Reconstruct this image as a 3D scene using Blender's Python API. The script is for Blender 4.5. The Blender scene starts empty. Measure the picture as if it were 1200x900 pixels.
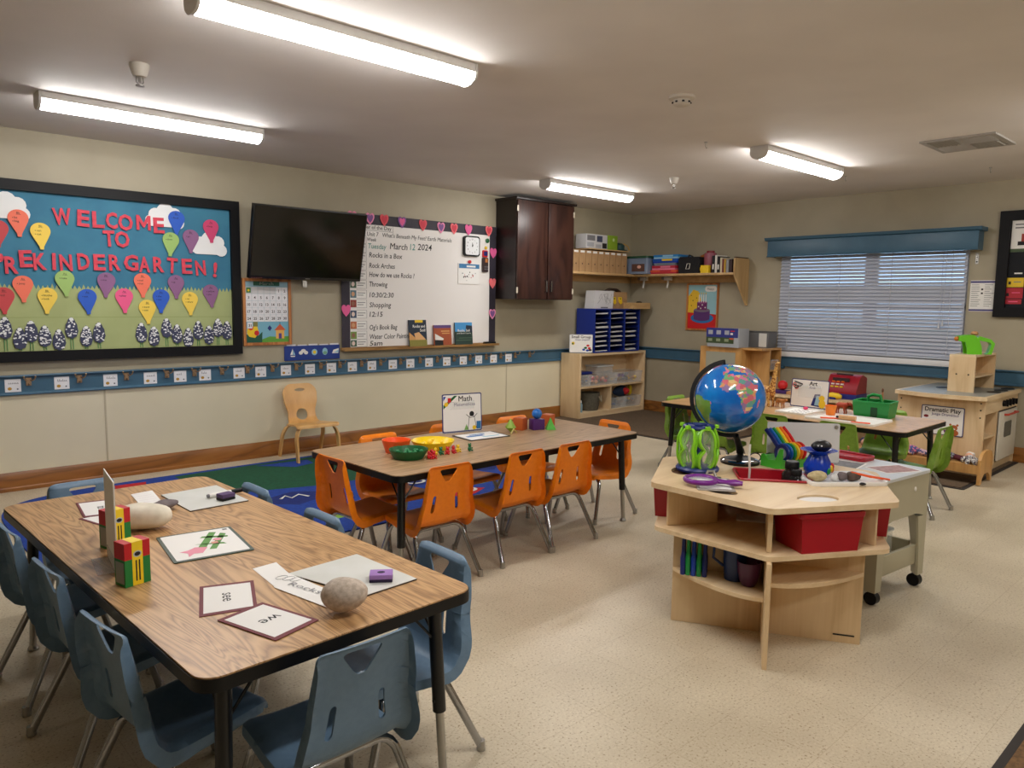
import bpy, bmesh, math, random
from mathutils import Vector, Matrix, Euler
sc = bpy.context.scene
COL = sc.collection
PI = math.pi
rnd = random.Random(11)

# ------------------------------------------------------------------ camera
YAW, PITCH, ROLL, FPX = 0.819491706, 0.109201934, 0.0130014801, 880.716217
XC, YC, H = 7.725, 6.078, 2.46          # right wall x, left wall y, ceiling height
fw = Vector((math.cos(YAW)*math.cos(PITCH), math.sin(YAW)*math.cos(PITCH), -math.sin(PITCH)))
rt = Vector((math.sin(YAW), -math.cos(YAW), 0)); up = rt.cross(fw)
r2 = rt*math.cos(ROLL)+up*math.sin(ROLL); u2 = -rt*math.sin(ROLL)+up*math.cos(ROLL)
cam = bpy.data.cameras.new('camera'); co = bpy.data.objects.new('camera', cam); COL.objects.link(co)
m3 = Matrix((r2, u2, -fw)).transposed()
co.matrix_world = Matrix.Translation((0, 0, 1.35)) @ m3.to_4x4()
cam.sensor_width = 36; cam.lens = 36*FPX/1200; cam.clip_start = .05
sc.camera = co

# ------------------------------------------------------------------ light + exposure
LAMP = 27.0            # emission of the lamp diffusers
w = bpy.data.worlds.new('sky'); sc.world = w; w.use_nodes = True
bg = w.node_tree.nodes['Background']; bg.inputs[0].default_value = (.44, .68, 1, 1); bg.inputs[1].default_value = 3.0
sc.view_settings.view_transform = 'Standard'; sc.view_settings.look = 'None'
sc.view_settings.exposure = 0.6; sc.view_settings.gamma = 1; sc.view_settings.use_curve_mapping = False
try:
    sc.cycles.use_denoising = True; sc.cycles.max_bounces = 10; sc.cycles.diffuse_bounces = 7
    sc.cycles.caustics_reflective = False; sc.cycles.caustics_refractive = False; sc.cycles.sample_clamp_indirect = 6
except Exception: pass

# ------------------------------------------------------------------ materials
def lin(c):
    return tuple((v/255/12.92 if v/255 <= .04045 else ((v/255+.055)/1.055)**2.4) for v in c)
MATS = {}
def M(key, rgb=None, rough=.5, metal=0., emit=0., trans=0., alpha=1., coat=0., spec=.5, sub=0.):
    if key in MATS: return MATS[key]
    m = bpy.data.materials.new(key); m.use_nodes = True
    b = m.node_tree.nodes['Principled BSDF']; c = lin(rgb)+(1,)
    b.inputs['Base Color'].default_value = c; b.inputs['Roughness'].default_value = rough
    b.inputs['Metallic'].default_value = metal; b.inputs['Specular IOR Level'].default_value = spec
    b.inputs['Transmission Weight'].default_value = trans; b.inputs['Alpha'].default_value = alpha
    b.inputs['Coat Weight'].default_value = coat
    if emit: b.inputs['Emission Color'].default_value = c; b.inputs['Emission Strength'].default_value = emit
    MATS[key] = m; return m
def nodes(m): return m.node_tree.nodes, m.node_tree.links, m.node_tree.nodes['Principled BSDF']
def coords(nd, lk, scale=(1, 1, 1), rot=(0, 0, 0)):
    t = nd.new('ShaderNodeTexCoord'); mp = nd.new('ShaderNodeMapping'); mp.inputs['Scale'].default_value = scale
    mp.inputs['Rotation'].default_value = rot; lk.new(t.outputs['Object'], mp.inputs['Vector']); return mp.outputs[0]
def noise(nd, lk, vec, scale, detail=3, rough=.5, dist=0):
    n = nd.new('ShaderNodeTexNoise'); n.inputs['Scale'].default_value = scale; n.inputs['Detail'].default_value = detail
    n.inputs['Roughness'].default_value = rough; n.inputs['Distortion'].default_value = dist; lk.new(vec, n.inputs['Vector']); return n.outputs['Fac']
def ramp(nd, lk, fac, stops):
    r = nd.new('ShaderNodeValToRGB'); e = r.color_ramp.elements
    e[0].position = stops[0][0]; e[0].color = lin(stops[0][1])+(1,); e[1].position = stops[-1][0]; e[1].color = lin(stops[-1][1])+(1,)
    for p, c in stops[1:-1]:
        x = e.new(p); x.color = lin(c)+(1,)
    lk.new(fac, r.inputs[0]); return r.outputs[0]
def bump(nd, lk, b, h, strength, dist=.002):
    bp = nd.new('ShaderNodeBump'); bp.inputs['Strength'].default_value = strength; bp.inputs['Distance'].default_value = dist
    lk.new(h, bp.inputs['Height']); lk.new(bp.outputs[0], b.inputs['Normal'])
def mottled(key, a, b_, scale=6, rough=.5, bmp=0, bscale=80, coat=0, detail=3, lo=.35, hi=.65):
    """two close tones mixed by noise, optional fine relief"""
    if key in MATS: return MATS[key]
    m = M(key, a, rough, coat=coat); nd, lk, b = nodes(m); v = coords(nd, lk)
    lk.new(ramp(nd, lk, noise(nd, lk, v, scale, detail), [(lo, a), (hi, b_)]), b.inputs['Base Color'])
    if bmp: bump(nd, lk, b, noise(nd, lk, v, bscale, 2), bmp)
    return m
def wood(key, light, mid, dark, ax='y', s=1., rough=.35, bands=7., fine=.25, long=.16):
    """grain that runs along one local axis"""
    if key in MATS: return MATS[key]
    m = M(key, mid, rough); nd, lk, b = nodes(m)
    sc_ = {'x': (long, 1, 1), 'y': (1, long, 1), 'z': (1, 1, long)}[ax]
    v = coords(nd, lk, tuple(q*s for q in sc_))
    n1 = noise(nd, lk, v, 3.2, 3, .45, .8)
    mul = nd.new('ShaderNodeMath'); mul.operation = 'MULTIPLY'; mul.inputs[1].default_value = bands*3
    lk.new(n1, mul.inputs[0])
    fr = nd.new('ShaderNodeMath'); fr.operation = 'PINGPONG'; fr.inputs[1].default_value = 1; lk.new(mul.outputs[0], fr.inputs[0])
    n2 = noise(nd, lk, coords(nd, lk, tuple(q*s for q in {'x': (.03, 1, 1), 'y': (1, .03, 1), 'z': (1, 1, .03)}[ax])), 95, 3, .6)
    mx = nd.new('ShaderNodeMix'); mx.data_type = 'FLOAT'; mx.inputs[0].default_value = fine
    lk.new(fr.outputs[0], mx.inputs[2]); lk.new(n2, mx.inputs[3])
    lk.new(ramp(nd, lk, mx.outputs[0], [(.08, dark), (.38, mid), (.75, light)]), b.inputs['Base Color'])
    return m

# ------------------------------------------------------------------ mesh builder
GLYPH = {}
def glyphs(s, bold=0., shear=0.):
    k = (s, bold, shear)
    if k not in GLYPH:
        cu = bpy.data.curves.new('t', 'FONT'); cu.body = s; cu.size = 1; cu.offset = bold; cu.shear = shear; cu.resolution_u = 2; cu.fill_mode = 'FRONT'
        o = bpy.data.objects.new('t', cu); me = bpy.data.meshes.new_from_object(o)
        vs = [(v.co.x, v.co.y) for v in me.vertices]; fs = [tuple(p.vertices) for p in me.polygons]
        bpy.data.objects.remove(o); bpy.data.curves.remove(cu); bpy.data.meshes.remove(me)
        GLYPH[k] = (vs, fs)
    return GLYPH[k]
def rot(rz=0, loc=(0, 0, 0), rx=0, ry=0):
    return Matrix.Translation(loc) @ Euler((rx, ry, rz)).to_matrix().to_4x4()
def rrect(x0, y0, x1, y1, r, n=5):
    p = []
    for cx, cy, a in ((x1-r, y0+r, -90), (x1-r, y1-r, 0), (x0+r, y1-r, 90), (x0+r, y0+r, 180)):
        for i in range(n+1):
            t = math.radians(a+90*i/n); p.append((cx+r*math.cos(t), cy+r*math.sin(t)))
    return p
def circ(cx, cy, rx, ry=None, n=20, a0=0, a1=360):
    ry = rx if ry is None else ry; full = abs(a1-a0) >= 360
    return [(cx+rx*math.cos(math.radians(a0+(a1-a0)*i/(n if full else n-1))), cy+ry*math.sin(math.radians(a0+(a1-a0)*i/(n if full else n-1)))) for i in range(n)]
class MB:
    def __init__(s, inv=None): s.v = []; s.f = []; s.m = []; s.mats = []; s.X = inv
    def mi(s, m):
        if m not in s.mats: s.mats.append(m)
        return s.mats.index(m)
    def add(s, vs, fs, m):
        o = len(s.v)
        if s.X is not None: vs = [tuple(s.X @ Vector(v)) for v in vs]
        s.v += [tuple(v) for v in vs]; k = s.mi(m)
        for f in fs: s.f.append(tuple(i+o for i in f)); s.m.append(k)
        return s
    def box(s, x0, y0, z0, x1, y1, z1, m, b=0.):
        if b:
            bm = bmesh.new(); bmesh.ops.create_cube(bm, size=1)
            for v in bm.verts: v.co = Vector(((x0+x1)/2+v.co.x*(x1-x0), (y0+y1)/2+v.co.y*(y1-y0), (z0+z1)/2+v.co.z*(z1-z0)))
            bmesh.ops.bevel(bm, geom=list(bm.edges), offset=b, segments=2, profile=.6, affect='EDGES')
            bm.verts.index_update(); vs = [tuple(v.co) for v in bm.verts]; fs = [tuple(v.index for v in f.verts) for f in bm.faces]; bm.free()
            return s.add(vs, fs, m)
        vs = [(x, y, z) for z in (z0, z1) for y in (y0, y1) for x in (x0, x1)]
        return s.add(vs, [(0, 2, 3, 1), (4, 5, 7, 6), (0, 1, 5, 4), (2, 6, 7, 3), (0, 4, 6, 2), (1, 3, 7, 5)], m)
    def cbox(s, cx, cy, cz, sx, sy, sz, m, b=0.): return s.box(cx-sx/2, cy-sy/2, cz-sz/2, cx+sx/2, cy+sy/2, cz+sz/2, m, b)
    def prism(s, pts, d0, d1, m, plane='xz'):
        k = {'xz': lambda u, v, d: (u, d, v), 'xy': lambda u, v, d: (u, v, d), 'yz': lambda u, v, d: (d, u, v)}[plane]; n = len(pts)
        a = sum(pts[i][0]*pts[(i+1) % n][1]-pts[(i+1) % n][0]*pts[i][1] for i in range(n))
        if (a > 0) == (plane == 'xz'): pts = pts[::-1]
        if d0 > d1: d0, d1 = d1, d0
        vs = [k(u, v, d0) for u, v in pts]+[k(u, v, d1) for u, v in pts]
        return s.add(vs, [tuple(range(n))[::-1], tuple(range(n, 2*n))]+[(i, (i+1) % n, n+(i+1) % n, n+i) for i in range(n)], m)
    def flat(s, pts, d, m, plane='xz'):
        k = {'xz': lambda u, v: (u, d, v), 'xy': lambda u, v: (u, v, d), 'yz': lambda u, v: (d, u, v)}[plane]; n = len(pts)
        a = sum(pts[i][0]*pts[(i+1) % n][1]-pts[(i+1) % n][0]*pts[i][1] for i in range(n))
        if a < 0: pts = pts[::-1]
        return s.add([k(u, v) for u, v in pts], [tuple(range(n))], m)
    def rect(s, u0, v0, u1, v1, d, m, plane='xz'): return s.flat([(u0, v0), (u1, v0), (u1, v1), (u0, v1)], d, m, plane)
    def tube(s, pts, r, m, n=8, closed=False, cap=True, flatten=None):
        P = [Vector(p) for p in pts]; N = len(P); rs = r if isinstance(r, (list, tuple)) else [r]*N; vs = []; fs = []; prev = None
        for i in range(N):
            if closed: t = P[(i+1) % N]-P[i-1]
            else: t = P[min(i+1, N-1)]-P[max(i-1, 0)]
            t.normalize()
            if prev is None:
                a = Vector((0, 0, 1)) if abs(t.z) < .9 else Vector((1, 0, 0)); x = t.cross(a).normalized()
            else: x = (prev-t*prev.dot(t)).normalized()
            prev = x; y = t.cross(x)
            fl = flatten or (1, 1)
            vs += [tuple(P[i]+x*(rs[i]*fl[0]*math.cos(2*PI*j/n))+y*(rs[i]*fl[1]*math.sin(2*PI*j/n))) for j in range(n)]
        for i in range(N if closed else N-1):
            q = (i+1) % N
            fs += [(i*n+j, i*n+(j+1) % n, q*n+(j+1) % n, q*n+j) for j in range(n)]
        if cap and not closed: fs += [tuple(range(n))[::-1], tuple(range((N-1)*n, N*n))]
        return s.add(vs, fs, m)
    def lathe(s, prof, m, c=(0, 0, 0), n=20, sx=1, sy=1):
        vs = []; fs = []; K = len(prof)
        for r, z in prof: vs += [(c[0]+sx*r*math.cos(2*PI*j/n), c[1]+sy*r*math.sin(2*PI*j/n), c[2]+z) for j in range(n)]
        for i in range(K-1): fs += [(i*n+j, i*n+(j+1) % n, (i+1)*n+(j+1) % n, (i+1)*n+j) for j in range(n)]
        if prof[0][0] > 1e-6: fs.append(tuple(range(n))[::-1])
        if prof[-1][0] > 1e-6: fs.append(tuple(range((K-1)*n, K*n)))
        return s.add(vs, fs, m)
    def ell(s, c, r, m, n=14, k=8, lump=0., seed=0, R=None):
        if isinstance(r, (int, float)): r = (r, r, r)
        q = random.Random(seed); ph = [(q.uniform(0, 6), q.uniform(1, 3)) for _ in range(6)]; vs = []; fs = []
        def pt(a, b):
            x, y, z = math.cos(b)*math.cos(a), math.cos(b)*math.sin(a), math.sin(b); l = 1
            if lump:
                l += lump*(math.sin(ph[0][1]*2*x+ph[0][0])+math.sin(ph[1][1]*2*y+ph[1][0])+math.sin(ph[2][1]*2*z+ph[2][0])+.4*math.sin(5*x+4*y+ph[3][0]))
            p = Vector((x*r[0]*l, y*r[1]*l, z*r[2]*l))
            if R is not None: p = R @ p
            return (c[0]+p.x, c[1]+p.y, c[2]+p.z)
        vs.append(pt(0, -PI/2))
        for i in range(1, k): vs += [pt(2*PI*j/n, -PI/2+PI*i/k) for j in range(n)]
        vs.append(pt(0, PI/2)); L = len(vs)-1
        fs += [(0, 1+(j+1) % n, 1+j) for j in range(n)]
        for i in range(k-2): fs += [(1+i*n+j, 1+i*n+(j+1) % n, 1+(i+1)*n+(j+1) % n, 1+(i+1)*n+j) for j in range(n)]
        fs += [(L, 1+(k-2)*n+j, 1+(k-2)*n+(j+1) % n) for j in range(n)]
        return s.add(vs, fs, m)
    def text(s, t, u, v, h, m, d=0., align='l', w=None, bold=0., shear=0., plane='xz', ang=0., th=0.):
        """cap height h, baseline at (u, v); w = fitted width"""
        if 'M' in t and bold: 
            e = bold*h; s.text(t, u-e*math.cos(ang), v-e*math.sin(ang), h, m, d, align, w, 0, shear, plane, ang, th); u += e*math.cos(ang); v += e*math.sin(ang); bold = 0
        vs, fs = glyphs(t, bold, shear)
        if not vs: return s
        k = h/.69; x0 = min(p[0] for p in vs); x1 = max(p[0] for p in vs); kx = k
        if w: kx = w/(x1-x0)
        W = (x1-x0)*kx; ox = {'l': 0, 'c': -W/2, 'r': -W}[align]; ca, sa = math.cos(ang), math.sin(ang)
        P = []
        for p in vs:
            a = (p[0]-x0)*kx+ox; b = p[1]*k; P.append((u+a*ca-b*sa, v+a*sa+b*ca))
        K = {'xz': lambda p, e: (p[0], d-e, p[1]), 'xy': lambda p, e: (p[0], p[1], d+e)}[plane]
        if th:
            n = len(P); ed = {}
            for f in fs:
                for i in range(len(f)):
                    e = (f[i], f[(i+1) % len(f)]); ed[e] = 1
            side = [(a, b, b+n, a+n) for (a, b) in ed if (b, a) not in ed]
            return s.add([K(p, 0) for p in P]+[K(p, th) for p in P], [tuple(i+n for i in f) for f in fs]+[f[::-1] for f in side], m)
        return s.add([K(p, 0) for p in P], fs, m)
    def grid(s, rows, m, closed=False):
        n = len(rows[0]); vs = [p for r in rows for p in r]; fs = []
        for i in range(len(rows)-1):
            for j in range(n if closed else n-1): fs.append((i*n+j, i*n+(j+1) % n, (i+1)*n+(j+1) % n, (i+1)*n+j))
        return s.add(vs, fs, m)
    def mesh(s, name, sharp=40):
        me = bpy.data.meshes.new(name); me.from_pydata(s.v, [], s.f)
        for m in s.mats: me.materials.append(m)
        me.polygons.foreach_set('material_index', s.m); me.polygons.foreach_set('use_smooth', [True]*len(s.f)); me.update()
        me.set_sharp_from_angle(angle=math.radians(sharp)); return me
def link(name, me, parent=None):
    o = bpy.data.objects.new(name, me); COL.objects.link(o)
    if parent is not None: o.parent = parent
    return o
def P(name, mb, parent, label=None, kind=None, sharp=40):
    o = link(name, mb.mesh(name, sharp), parent)
    if label: o['label'] = label
    if kind: o['kind'] = kind
    return o
def tag(o, label, cat, group=None):
    o['label'] = label; o['category'] = cat
    if group: o['group'] = group
    return o
def T(name, label, cat, loc=(0, 0, 0), rz=0., group=None):
    o = bpy.data.objects.new(name, None); COL.objects.link(o); o.location = loc; o.rotation_euler = (0, 0, rz); o.empty_display_size = .1
    return tag(o, label, cat, group)
def one(name, mb, label, cat, loc=(0, 0, 0), rz=0., group=None, sharp=40):
    o = link(name, mb.mesh(name, sharp)); o.location = loc; o.rotation_euler = (0, 0, rz); return tag(o, label, cat, group)
def inv(o): return (Matrix.Translation(o.location) @ o.rotation_euler.to_matrix().to_4x4()).inverted()
def WB(o): return MB(inv(o))                 # build in world coordinates under thing o
def S(name, mb, parent=None):
    o = link(name, mb.mesh(name), parent)
    if parent is None: o['kind'] = 'structure'
    return o
def dup(o, loc=None, rz=None, label=None, group=None, parent=None):
    c = o.copy(); COL.objects.link(c)
    if parent is not None: c.parent = parent
    if loc is not None: c.location = loc
    if rz is not None: c.rotation_euler = (0, 0, rz)
    if label: c['label'] = label
    if group: c['group'] = group
    for ch in o.children: dup(ch, parent=c)
    return c

# palette
white = M('white_paint', (236, 234, 228), .45); paper = M('paper', (240, 239, 236), .7); ink = M('black_ink', (24, 24, 26), .7)
blackp = M('black_plastic', (11, 11, 13), .42, spec=.3); blackm = M('black_metal', (12, 12, 13), .35); chrome = M('chrome', (168, 169, 173), .1, 1)
steel = M('satin_steel', (175, 173, 168), .35, 1); clear = M('clear_plastic', (235, 240, 242), .12, 0, trans=.0, alpha=.28); glass = M('glass', (245, 250, 252), .03, trans=1)
lam = wood('table_laminate', (204, 164, 116), (180, 140, 96), (130, 94, 60), 'y', 3.0, .33, 12, fine=.4, long=.085)
lam2 = wood('table_laminate_grey', (184, 152, 114), (162, 130, 96), (124, 96, 70), 'x', 3.0, .33, 12, fine=.4, long=.085)
maple = wood('maple_ply', (230, 206, 168), (221, 194, 154), (206, 176, 134), 'x', 1.2, .38, 3, fine=.5)
maplev = wood('maple_ply_upright', (226, 200, 160), (217, 188, 146), (202, 170, 126), 'z', 1.2, .38, 3, fine=.5)
honey = wood('honey_ply', (208, 160, 98), (196, 147, 86), (176, 128, 70), 'z', 1.2, .38, 3, fine=.5)
oakf = wood('oak_frame', (196, 130, 74), (178, 112, 60), (150, 90, 45), 'z', 2, .4, 4)
red = M('red_plastic', (168, 16, 34), .33); rbrt = M('bright_red', (206, 30, 34), .45); blue = M('blue_plastic', (22, 62, 168), .35)
navy = M('navy', (24, 38, 112), .4); green = M('green_plastic', (22, 142, 66), .38); dgreen = M('dark_green', (10, 92, 46), .4)
lime = M('lime', (120, 196, 44), .4); yellow = M('yellow', (238, 200, 34), .45); orange = M('orange', (238, 110, 26), .45); purple = M('purple', (104, 40, 128), .4)
pink = M('pink', (232, 96, 140), .6); teal = M('teal', (58, 160, 160), .6); greyp = M('grey_print', (120, 120, 124), .7); kraft = mottled('kraft_card', (176, 140, 98), (164, 128, 88), 9, .8)
trimblue = mottled('blue_trim_paint', (64, 102, 126), (58, 95, 119), 5, .4)
boardblk = M('black_frame_paint', (9, 9, 13), .55, spec=.25)

# ================================================================== the setting
X0, Y0 = -2.4, -3.0
wallm = mottled('wall_paint', (172, 163, 140), (165, 156, 133), 3, .55, .15, 60)
wallr = mottled('wall_paint_right', (172, 163, 140), (165, 156, 133), 3, .55, .15, 60)
wainm = mottled('wainscot_panel', (224, 216, 190), (217, 209, 183), 1.6, .35)
ceilm = mottled('ceiling_paint', (224, 219, 215), (218, 213, 209), 2, .75, .2, 120)
basem = wood('baseboard_wood', (150, 96, 42), (138, 86, 36), (118, 72, 28), 'x', 1.5, .35, 4)
basey = wood('baseboard_wood_y', (150, 98, 44), (134, 84, 34), (104, 62, 24), 'y', 1.5, .35, 4)
# vinyl composition tile: beige with tan chips, faint waxed joints
fm = M('floor_vinyl', (206, 190, 160), .2, coat=.0); nd, lk, b = nodes(fm); v = coords(nd, lk)
n1 = noise(nd, lk, v, 120, 3, .6, .4); base = ramp(nd, lk, n1, [(.33, (152, 134, 108)), (.40, (205, 194, 173)), (.58, (212, 202, 182)), (.74, (224, 216, 198))])
n2 = noise(nd, lk, v, 2.1, 2); tone = ramp(nd, lk, n2, [(.3, (232, 228, 220)), (.7, (255, 253, 248))])
mx = nd.new('ShaderNodeMix'); mx.data_type = 'RGBA'; mx.blend_type = 'MULTIPLY'; mx.inputs[0].default_value = 1
lk.new(base, mx.inputs[6]); lk.new(tone, mx.inputs[7])
bt = nd.new('ShaderNodeTexBrick'); bt.offset = 0; bt.inputs['Scale'].default_value = 1; bt.inputs['Brick Width'].default_value = .305; bt.inputs['Row Height'].default_value = .305
bt.inputs['Mortar Size'].default_value = .0012; bt.inputs['Color1'].default_value = (1, 1, 1, 1); bt.inputs['Color2'].default_value = (.96, .955, .94, 1); bt.inputs['Mortar'].default_value = (.8, .77, .72, 1)
lk.new(v, bt.inputs['Vector'])
mx2 = nd.new('ShaderNodeMix'); mx2.data_type = 'RGBA'; mx2.blend_type = 'MULTIPLY'; mx2.inputs[0].default_value = 1
lk.new(mx.outputs[2], mx2.inputs[6]); lk.new(bt.outputs[0], mx2.inputs[7]); lk.new(mx2.outputs[2], b.inputs['Base Color'])
bump(nd, lk, b, noise(nd, lk, v, 9, 3), .25, .004)
rr = nd.new('ShaderNodeMapRange'); rr.inputs[3].default_value = .3; rr.inputs[4].default_value = .46; lk.new(noise(nd, lk, v, 5, 4), rr.inputs[0]); lk.new(rr.outputs[0], b.inputs['Roughness'])
S('floor', MB().box(X0-.1, Y0-.1, -.1, XC+.1, YC+.1, 0, fm))
S('ceiling', MB().box(X0-.1, Y0-.1, H, XC+.1, YC+.1, H+.1, ceilm))
wl = S('wall_left', MB().box(X0-.1, YC, 0, XC+.1, YC+.12, H, wallm))
S('wainscot_panel', MB().box(X0, YC-.004, .132, XC, YC-.0005, .668, wainm), wl)
for sx in (-.9, 1.56, 5.585): S('seam_strip', MB().box(sx-.006, YC-.007, .132, sx+.006, YC-.0045, .668, M('seam', (188, 178, 150), .4)), wl)
WY0, WY1, WZ0, WZ1 = 2.22, 4.02, .86, 1.93
b_ = MB(); b_.box(XC, Y0, 0, XC+.14, WY0, H, wallr); b_.box(XC, WY1, 0, XC+.14, YC, H, wallr)
b_.box(XC, WY0, 0, XC+.14, WY1, WZ0, wallr); b_.box(XC, WY0, WZ1, XC+.14, WY1, H, wallr); S('wall_right', b_)
S('wall_back', MB().box(X0-.12, Y0, 0, X0, YC, H, wallm)); S('wall_near', MB().box(X0, Y0-.12, 0, XC, Y0, H, wallm))
bp = [(0, 0), (-.024, 0), (-.024, .022), (-.016, .03), (-.016, .112), (-.006, .132), (0, .132)]
S('baseboard_left', MB().prism([(YC+a, z) for a, z in bp], X0, XC, basem, 'yz'))
S('baseboard_right', MB().prism([(XC+a, z) for a, z in bp], Y0, YC, basey, 'xz'))
rp = [(0, .667), (-.026, .667), (-.028, .674), (-.020, .684), (-.014, .688), (-.014, .785), (-.030, .790), (-.034, .797), (-.032, .805), (0, .805)]
t1 = S('trim_1', MB().prism([(YC+a, z) for a, z in rp], X0, 6.3, trimblue, 'yz'))
tr = MB().prism([(XC+a, z) for a, z in rp], Y0, WY0+.06, trimblue, 'xz'); tr.prism([(XC+a, z) for a, z in rp], WY1-.09, YC, trimblue, 'xz'); S('trim_2', tr)
S('trim_3', MB().prism([(YC+a, z) for a, z in rp], 6.3, XC, trimblue, 'yz'))
# coat hooks and name cards along the blue rail (parts of the rail)
hookm = M('hook_metal', (168, 140, 110), .4, .6)
hk = MB(); hk.box(-.016, -.006, -.035, .016, 0, .02, hookm)
for sx in (-1, 1):
    hk.tube([(sx*.010, -.006, .006), (sx*.018, -.03, .0), (sx*.030, -.042, .012), (sx*.034, -.044, .026)], .004, hookm, 6); hk.ell((sx*.034, -.044, .029), .007, hookm, 8, 5)
hk.tube([(0, -.006, -.02), (0, -.026, -.03), (0, -.03, -.018)], .004, hookm, 6)
hme = hk.mesh('coat_hook')
for x in (.5, .79, 1.083, 1.396, 1.71, 2.0, 2.21, 2.43, 2.644, 2.863, 3.083, 3.32, 3.512, 3.74, 3.948, 4.176, 4.408, 4.622, 4.839, 5.053, 5.277, 5.487, 5.703, 5.927):
    o = link('coat_hook', hme, t1); o.location = (x, YC-.014, .764)
cardm = M('card_white', (232, 232, 236), .55); gold = M('gold_print', (186, 140, 44), .7); inkg = M('ink_grey', (92, 92, 104), .7)
for i, x in enumerate((.35, .66, .99, 1.284, 1.6, 1.879, 2.1, 2.293, 2.572, 2.759, 2.986, 3.214, 3.426, 3.642, 3.852, 4.087, 4.292, 4.52, 4.745, 4.963, 5.174, 5.384, 5.605)):
    q = MB().box(x-.047, YC-.0165, .690, x+.047, YC-.0145, .778, cardm); y = YC-.0168
    zz = .745; n = rnd.randint(4, 6); x_ = x-.026
    for k in range(n):          # a scribbled word: short strokes
        hgt = rnd.choice((.010, .010, .016)); q.rect(x_, zz, x_+.003, zz+hgt, y, inkg); q.rect(x_, zz, x_+.0075, zz+.003, y, inkg); x_ += .0105
    q.flat(circ(x-.02, .713, .013, .011, 8), y, gold); q.flat(circ(x+.026, .709, .006, None, 6), y, inkg)
    P('name_card', q, t1)
# ---- window
wm = M('window_white', (228, 230, 232), .4)
q = MB(); xo = XC+.05
for a, b2, c, d in ((WY0, WZ0, WY1, WZ0+.05), (WY0, WZ1-.05, WY1, WZ1), (WY0, WZ0, WY0+.05, WZ1), (WY1-.05, WZ0, WY1, WZ1), (3.04, WZ0, 3.16, WZ1), (WY0, 1.33, WY1, 1.375)):
    q.box(xo, a, b2, xo+.05, c, d, wm)
win = S('window_1', q)
for y0, y1 in ((WY0+.05, 3.04), (3.16, WY1-.05)):
    for z0, z1 in ((WZ0+.05, 1.33), (1.375, WZ1-.05)): P('pane', MB().box(xo+.02, y0, z0, xo+.026, y1, z1, glass), win)
S('window_sill', MB().box(XC-.035, WY0+.03, WZ0-.06, XC+.05, WY1-.05, WZ0-.005, wm, .006), win)
S('window_apron', MB().prism([(XC, .69), (XC-.028, .69), (XC-.03, .70), (XC-.016, .715), (XC-.016, .785), (XC-.03, .79), (XC-.03, .80), (XC, .80)], WY0+.06, WY1-.09, trimblue, 'xz'), win)
S('ground', MB().box(XC+.2, -30, -.5, XC+60, 40, -.4, mottled('outdoor_ground', (120, 126, 96), (150, 146, 120), .4, .9)))

# ================================================================== ceiling fittings
dm = M('lamp_diffuser', (255, 252, 249), .4, emit=LAMP); bodym = M('lamp_body', (214, 212, 208), .45)
def lamp(x0, x1, y, label):
    L_ = x1-x0; t = T('ceiling_light', label, 'lamp', ((x0+x1)/2, y, H), 0, 'tube lamps on the ceiling')
    P('lamp_body', MB().box(-L_/2+.012, -.069, -.040, L_/2-.012, .069, -.0005, bodym, .004), t)
    pf = [(.063, -.0402)]+[(.063*math.cos(a), -.046-.043*math.sin(a)) for a in [PI*i/8 for i in range(9)]]+[(-.063, -.0402)]
    P('diffuser', MB().grid([[(-L_/2+.012, y_, z_) for y_, z_ in pf], [(L_/2-.012, y_, z_) for y_, z_ in pf]], dm), t)
    ec = [(.070*math.cos(a), -.042-.051*math.sin(a)) for a in [PI*i/10 for i in range(11)]]+[(-.070, -.0005), (.070, -.0005)]
    for s_ in (-1, 1): P('end_cap', MB().prism(ec, s_*(L_/2-.012), s_*L_/2, bodym, 'yz'), t)
lamp(1.08, 2.38, 2.88, 'long tube lamp running off the top edge of the picture')
lamp(.99, 2.27, 4.92, 'tube lamp on the ceiling in front of the balloon board')
lamp(4.97, 6.19, 4.92, 'far tube lamp on the ceiling beside the dark wall cabinet')
lamp(4.96, 6.18, 2.80, 'tube lamp on the ceiling between smoke detector and air vent')
for x, y in ((1.1, .85), (4.97, .72), (1.1, -1.3), (4.97, -1.3)): lamp(x, x+1.25, y, 'unseen tube lamp outside the frame, '+('left rear' if x < 0 else 'right rear' if x > 4 else 'overhead')+(' beside the board wall row', ' in the middle row', ' in the row nearest the camera', ' in the rearmost row')[0 if y > 4 else 1 if y > 2 else 2 if y > 0 else 3])
def sprinkler(x, y, label, k=1.):
    t = T('sprinkler', label, 'sprinkler', (x, y, H), 0, 'sprinkler heads'); s_ = M('sprinkler_white', (206, 200, 190), .5)
    P('escutcheon', MB().lathe([(.045*k, -.0005), (.046*k, -.01), (.036*k, -.045*k), (.030*k, -.06*k), (0, -.06*k)], s_, n=20), t)
    h = MB().lathe([(.008, -.06*k), (.008, -.085*k), (0, -.085*k)], steel, n=8)
    h.tube([(-.014*k, 0, -.06*k), (-.016*k, 0, -.085*k), (0, 0, -.1*k)], .003, steel, 6).tube([(.014*k, 0, -.06*k), (.016*k, 0, -.085*k), (0, 0, -.1*k)], .003, steel, 6)
    h.lathe([(.02*k, -.1*k), (.02*k, -.104*k), (0, -.104*k)], steel, n=12); P('spray_head', h, t)
sprinkler(1.237, 3.974, 'white sprinkler head on the ceiling above the tube lamp by the board')
sprinkler(5.69, 4.02, 'small white sprinkler head between the two far tube lamps', .9)
t = T('smoke_detector', 'round white smoke detector alone on the ceiling', 'smoke detector', (3.515, 2.453, H))
P('base', MB().lathe([(.07, -.0005), (.07, -.014), (.055, -.02), (0, -.02)], M('detector', (206, 198, 186), .5), n=24), t)
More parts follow.
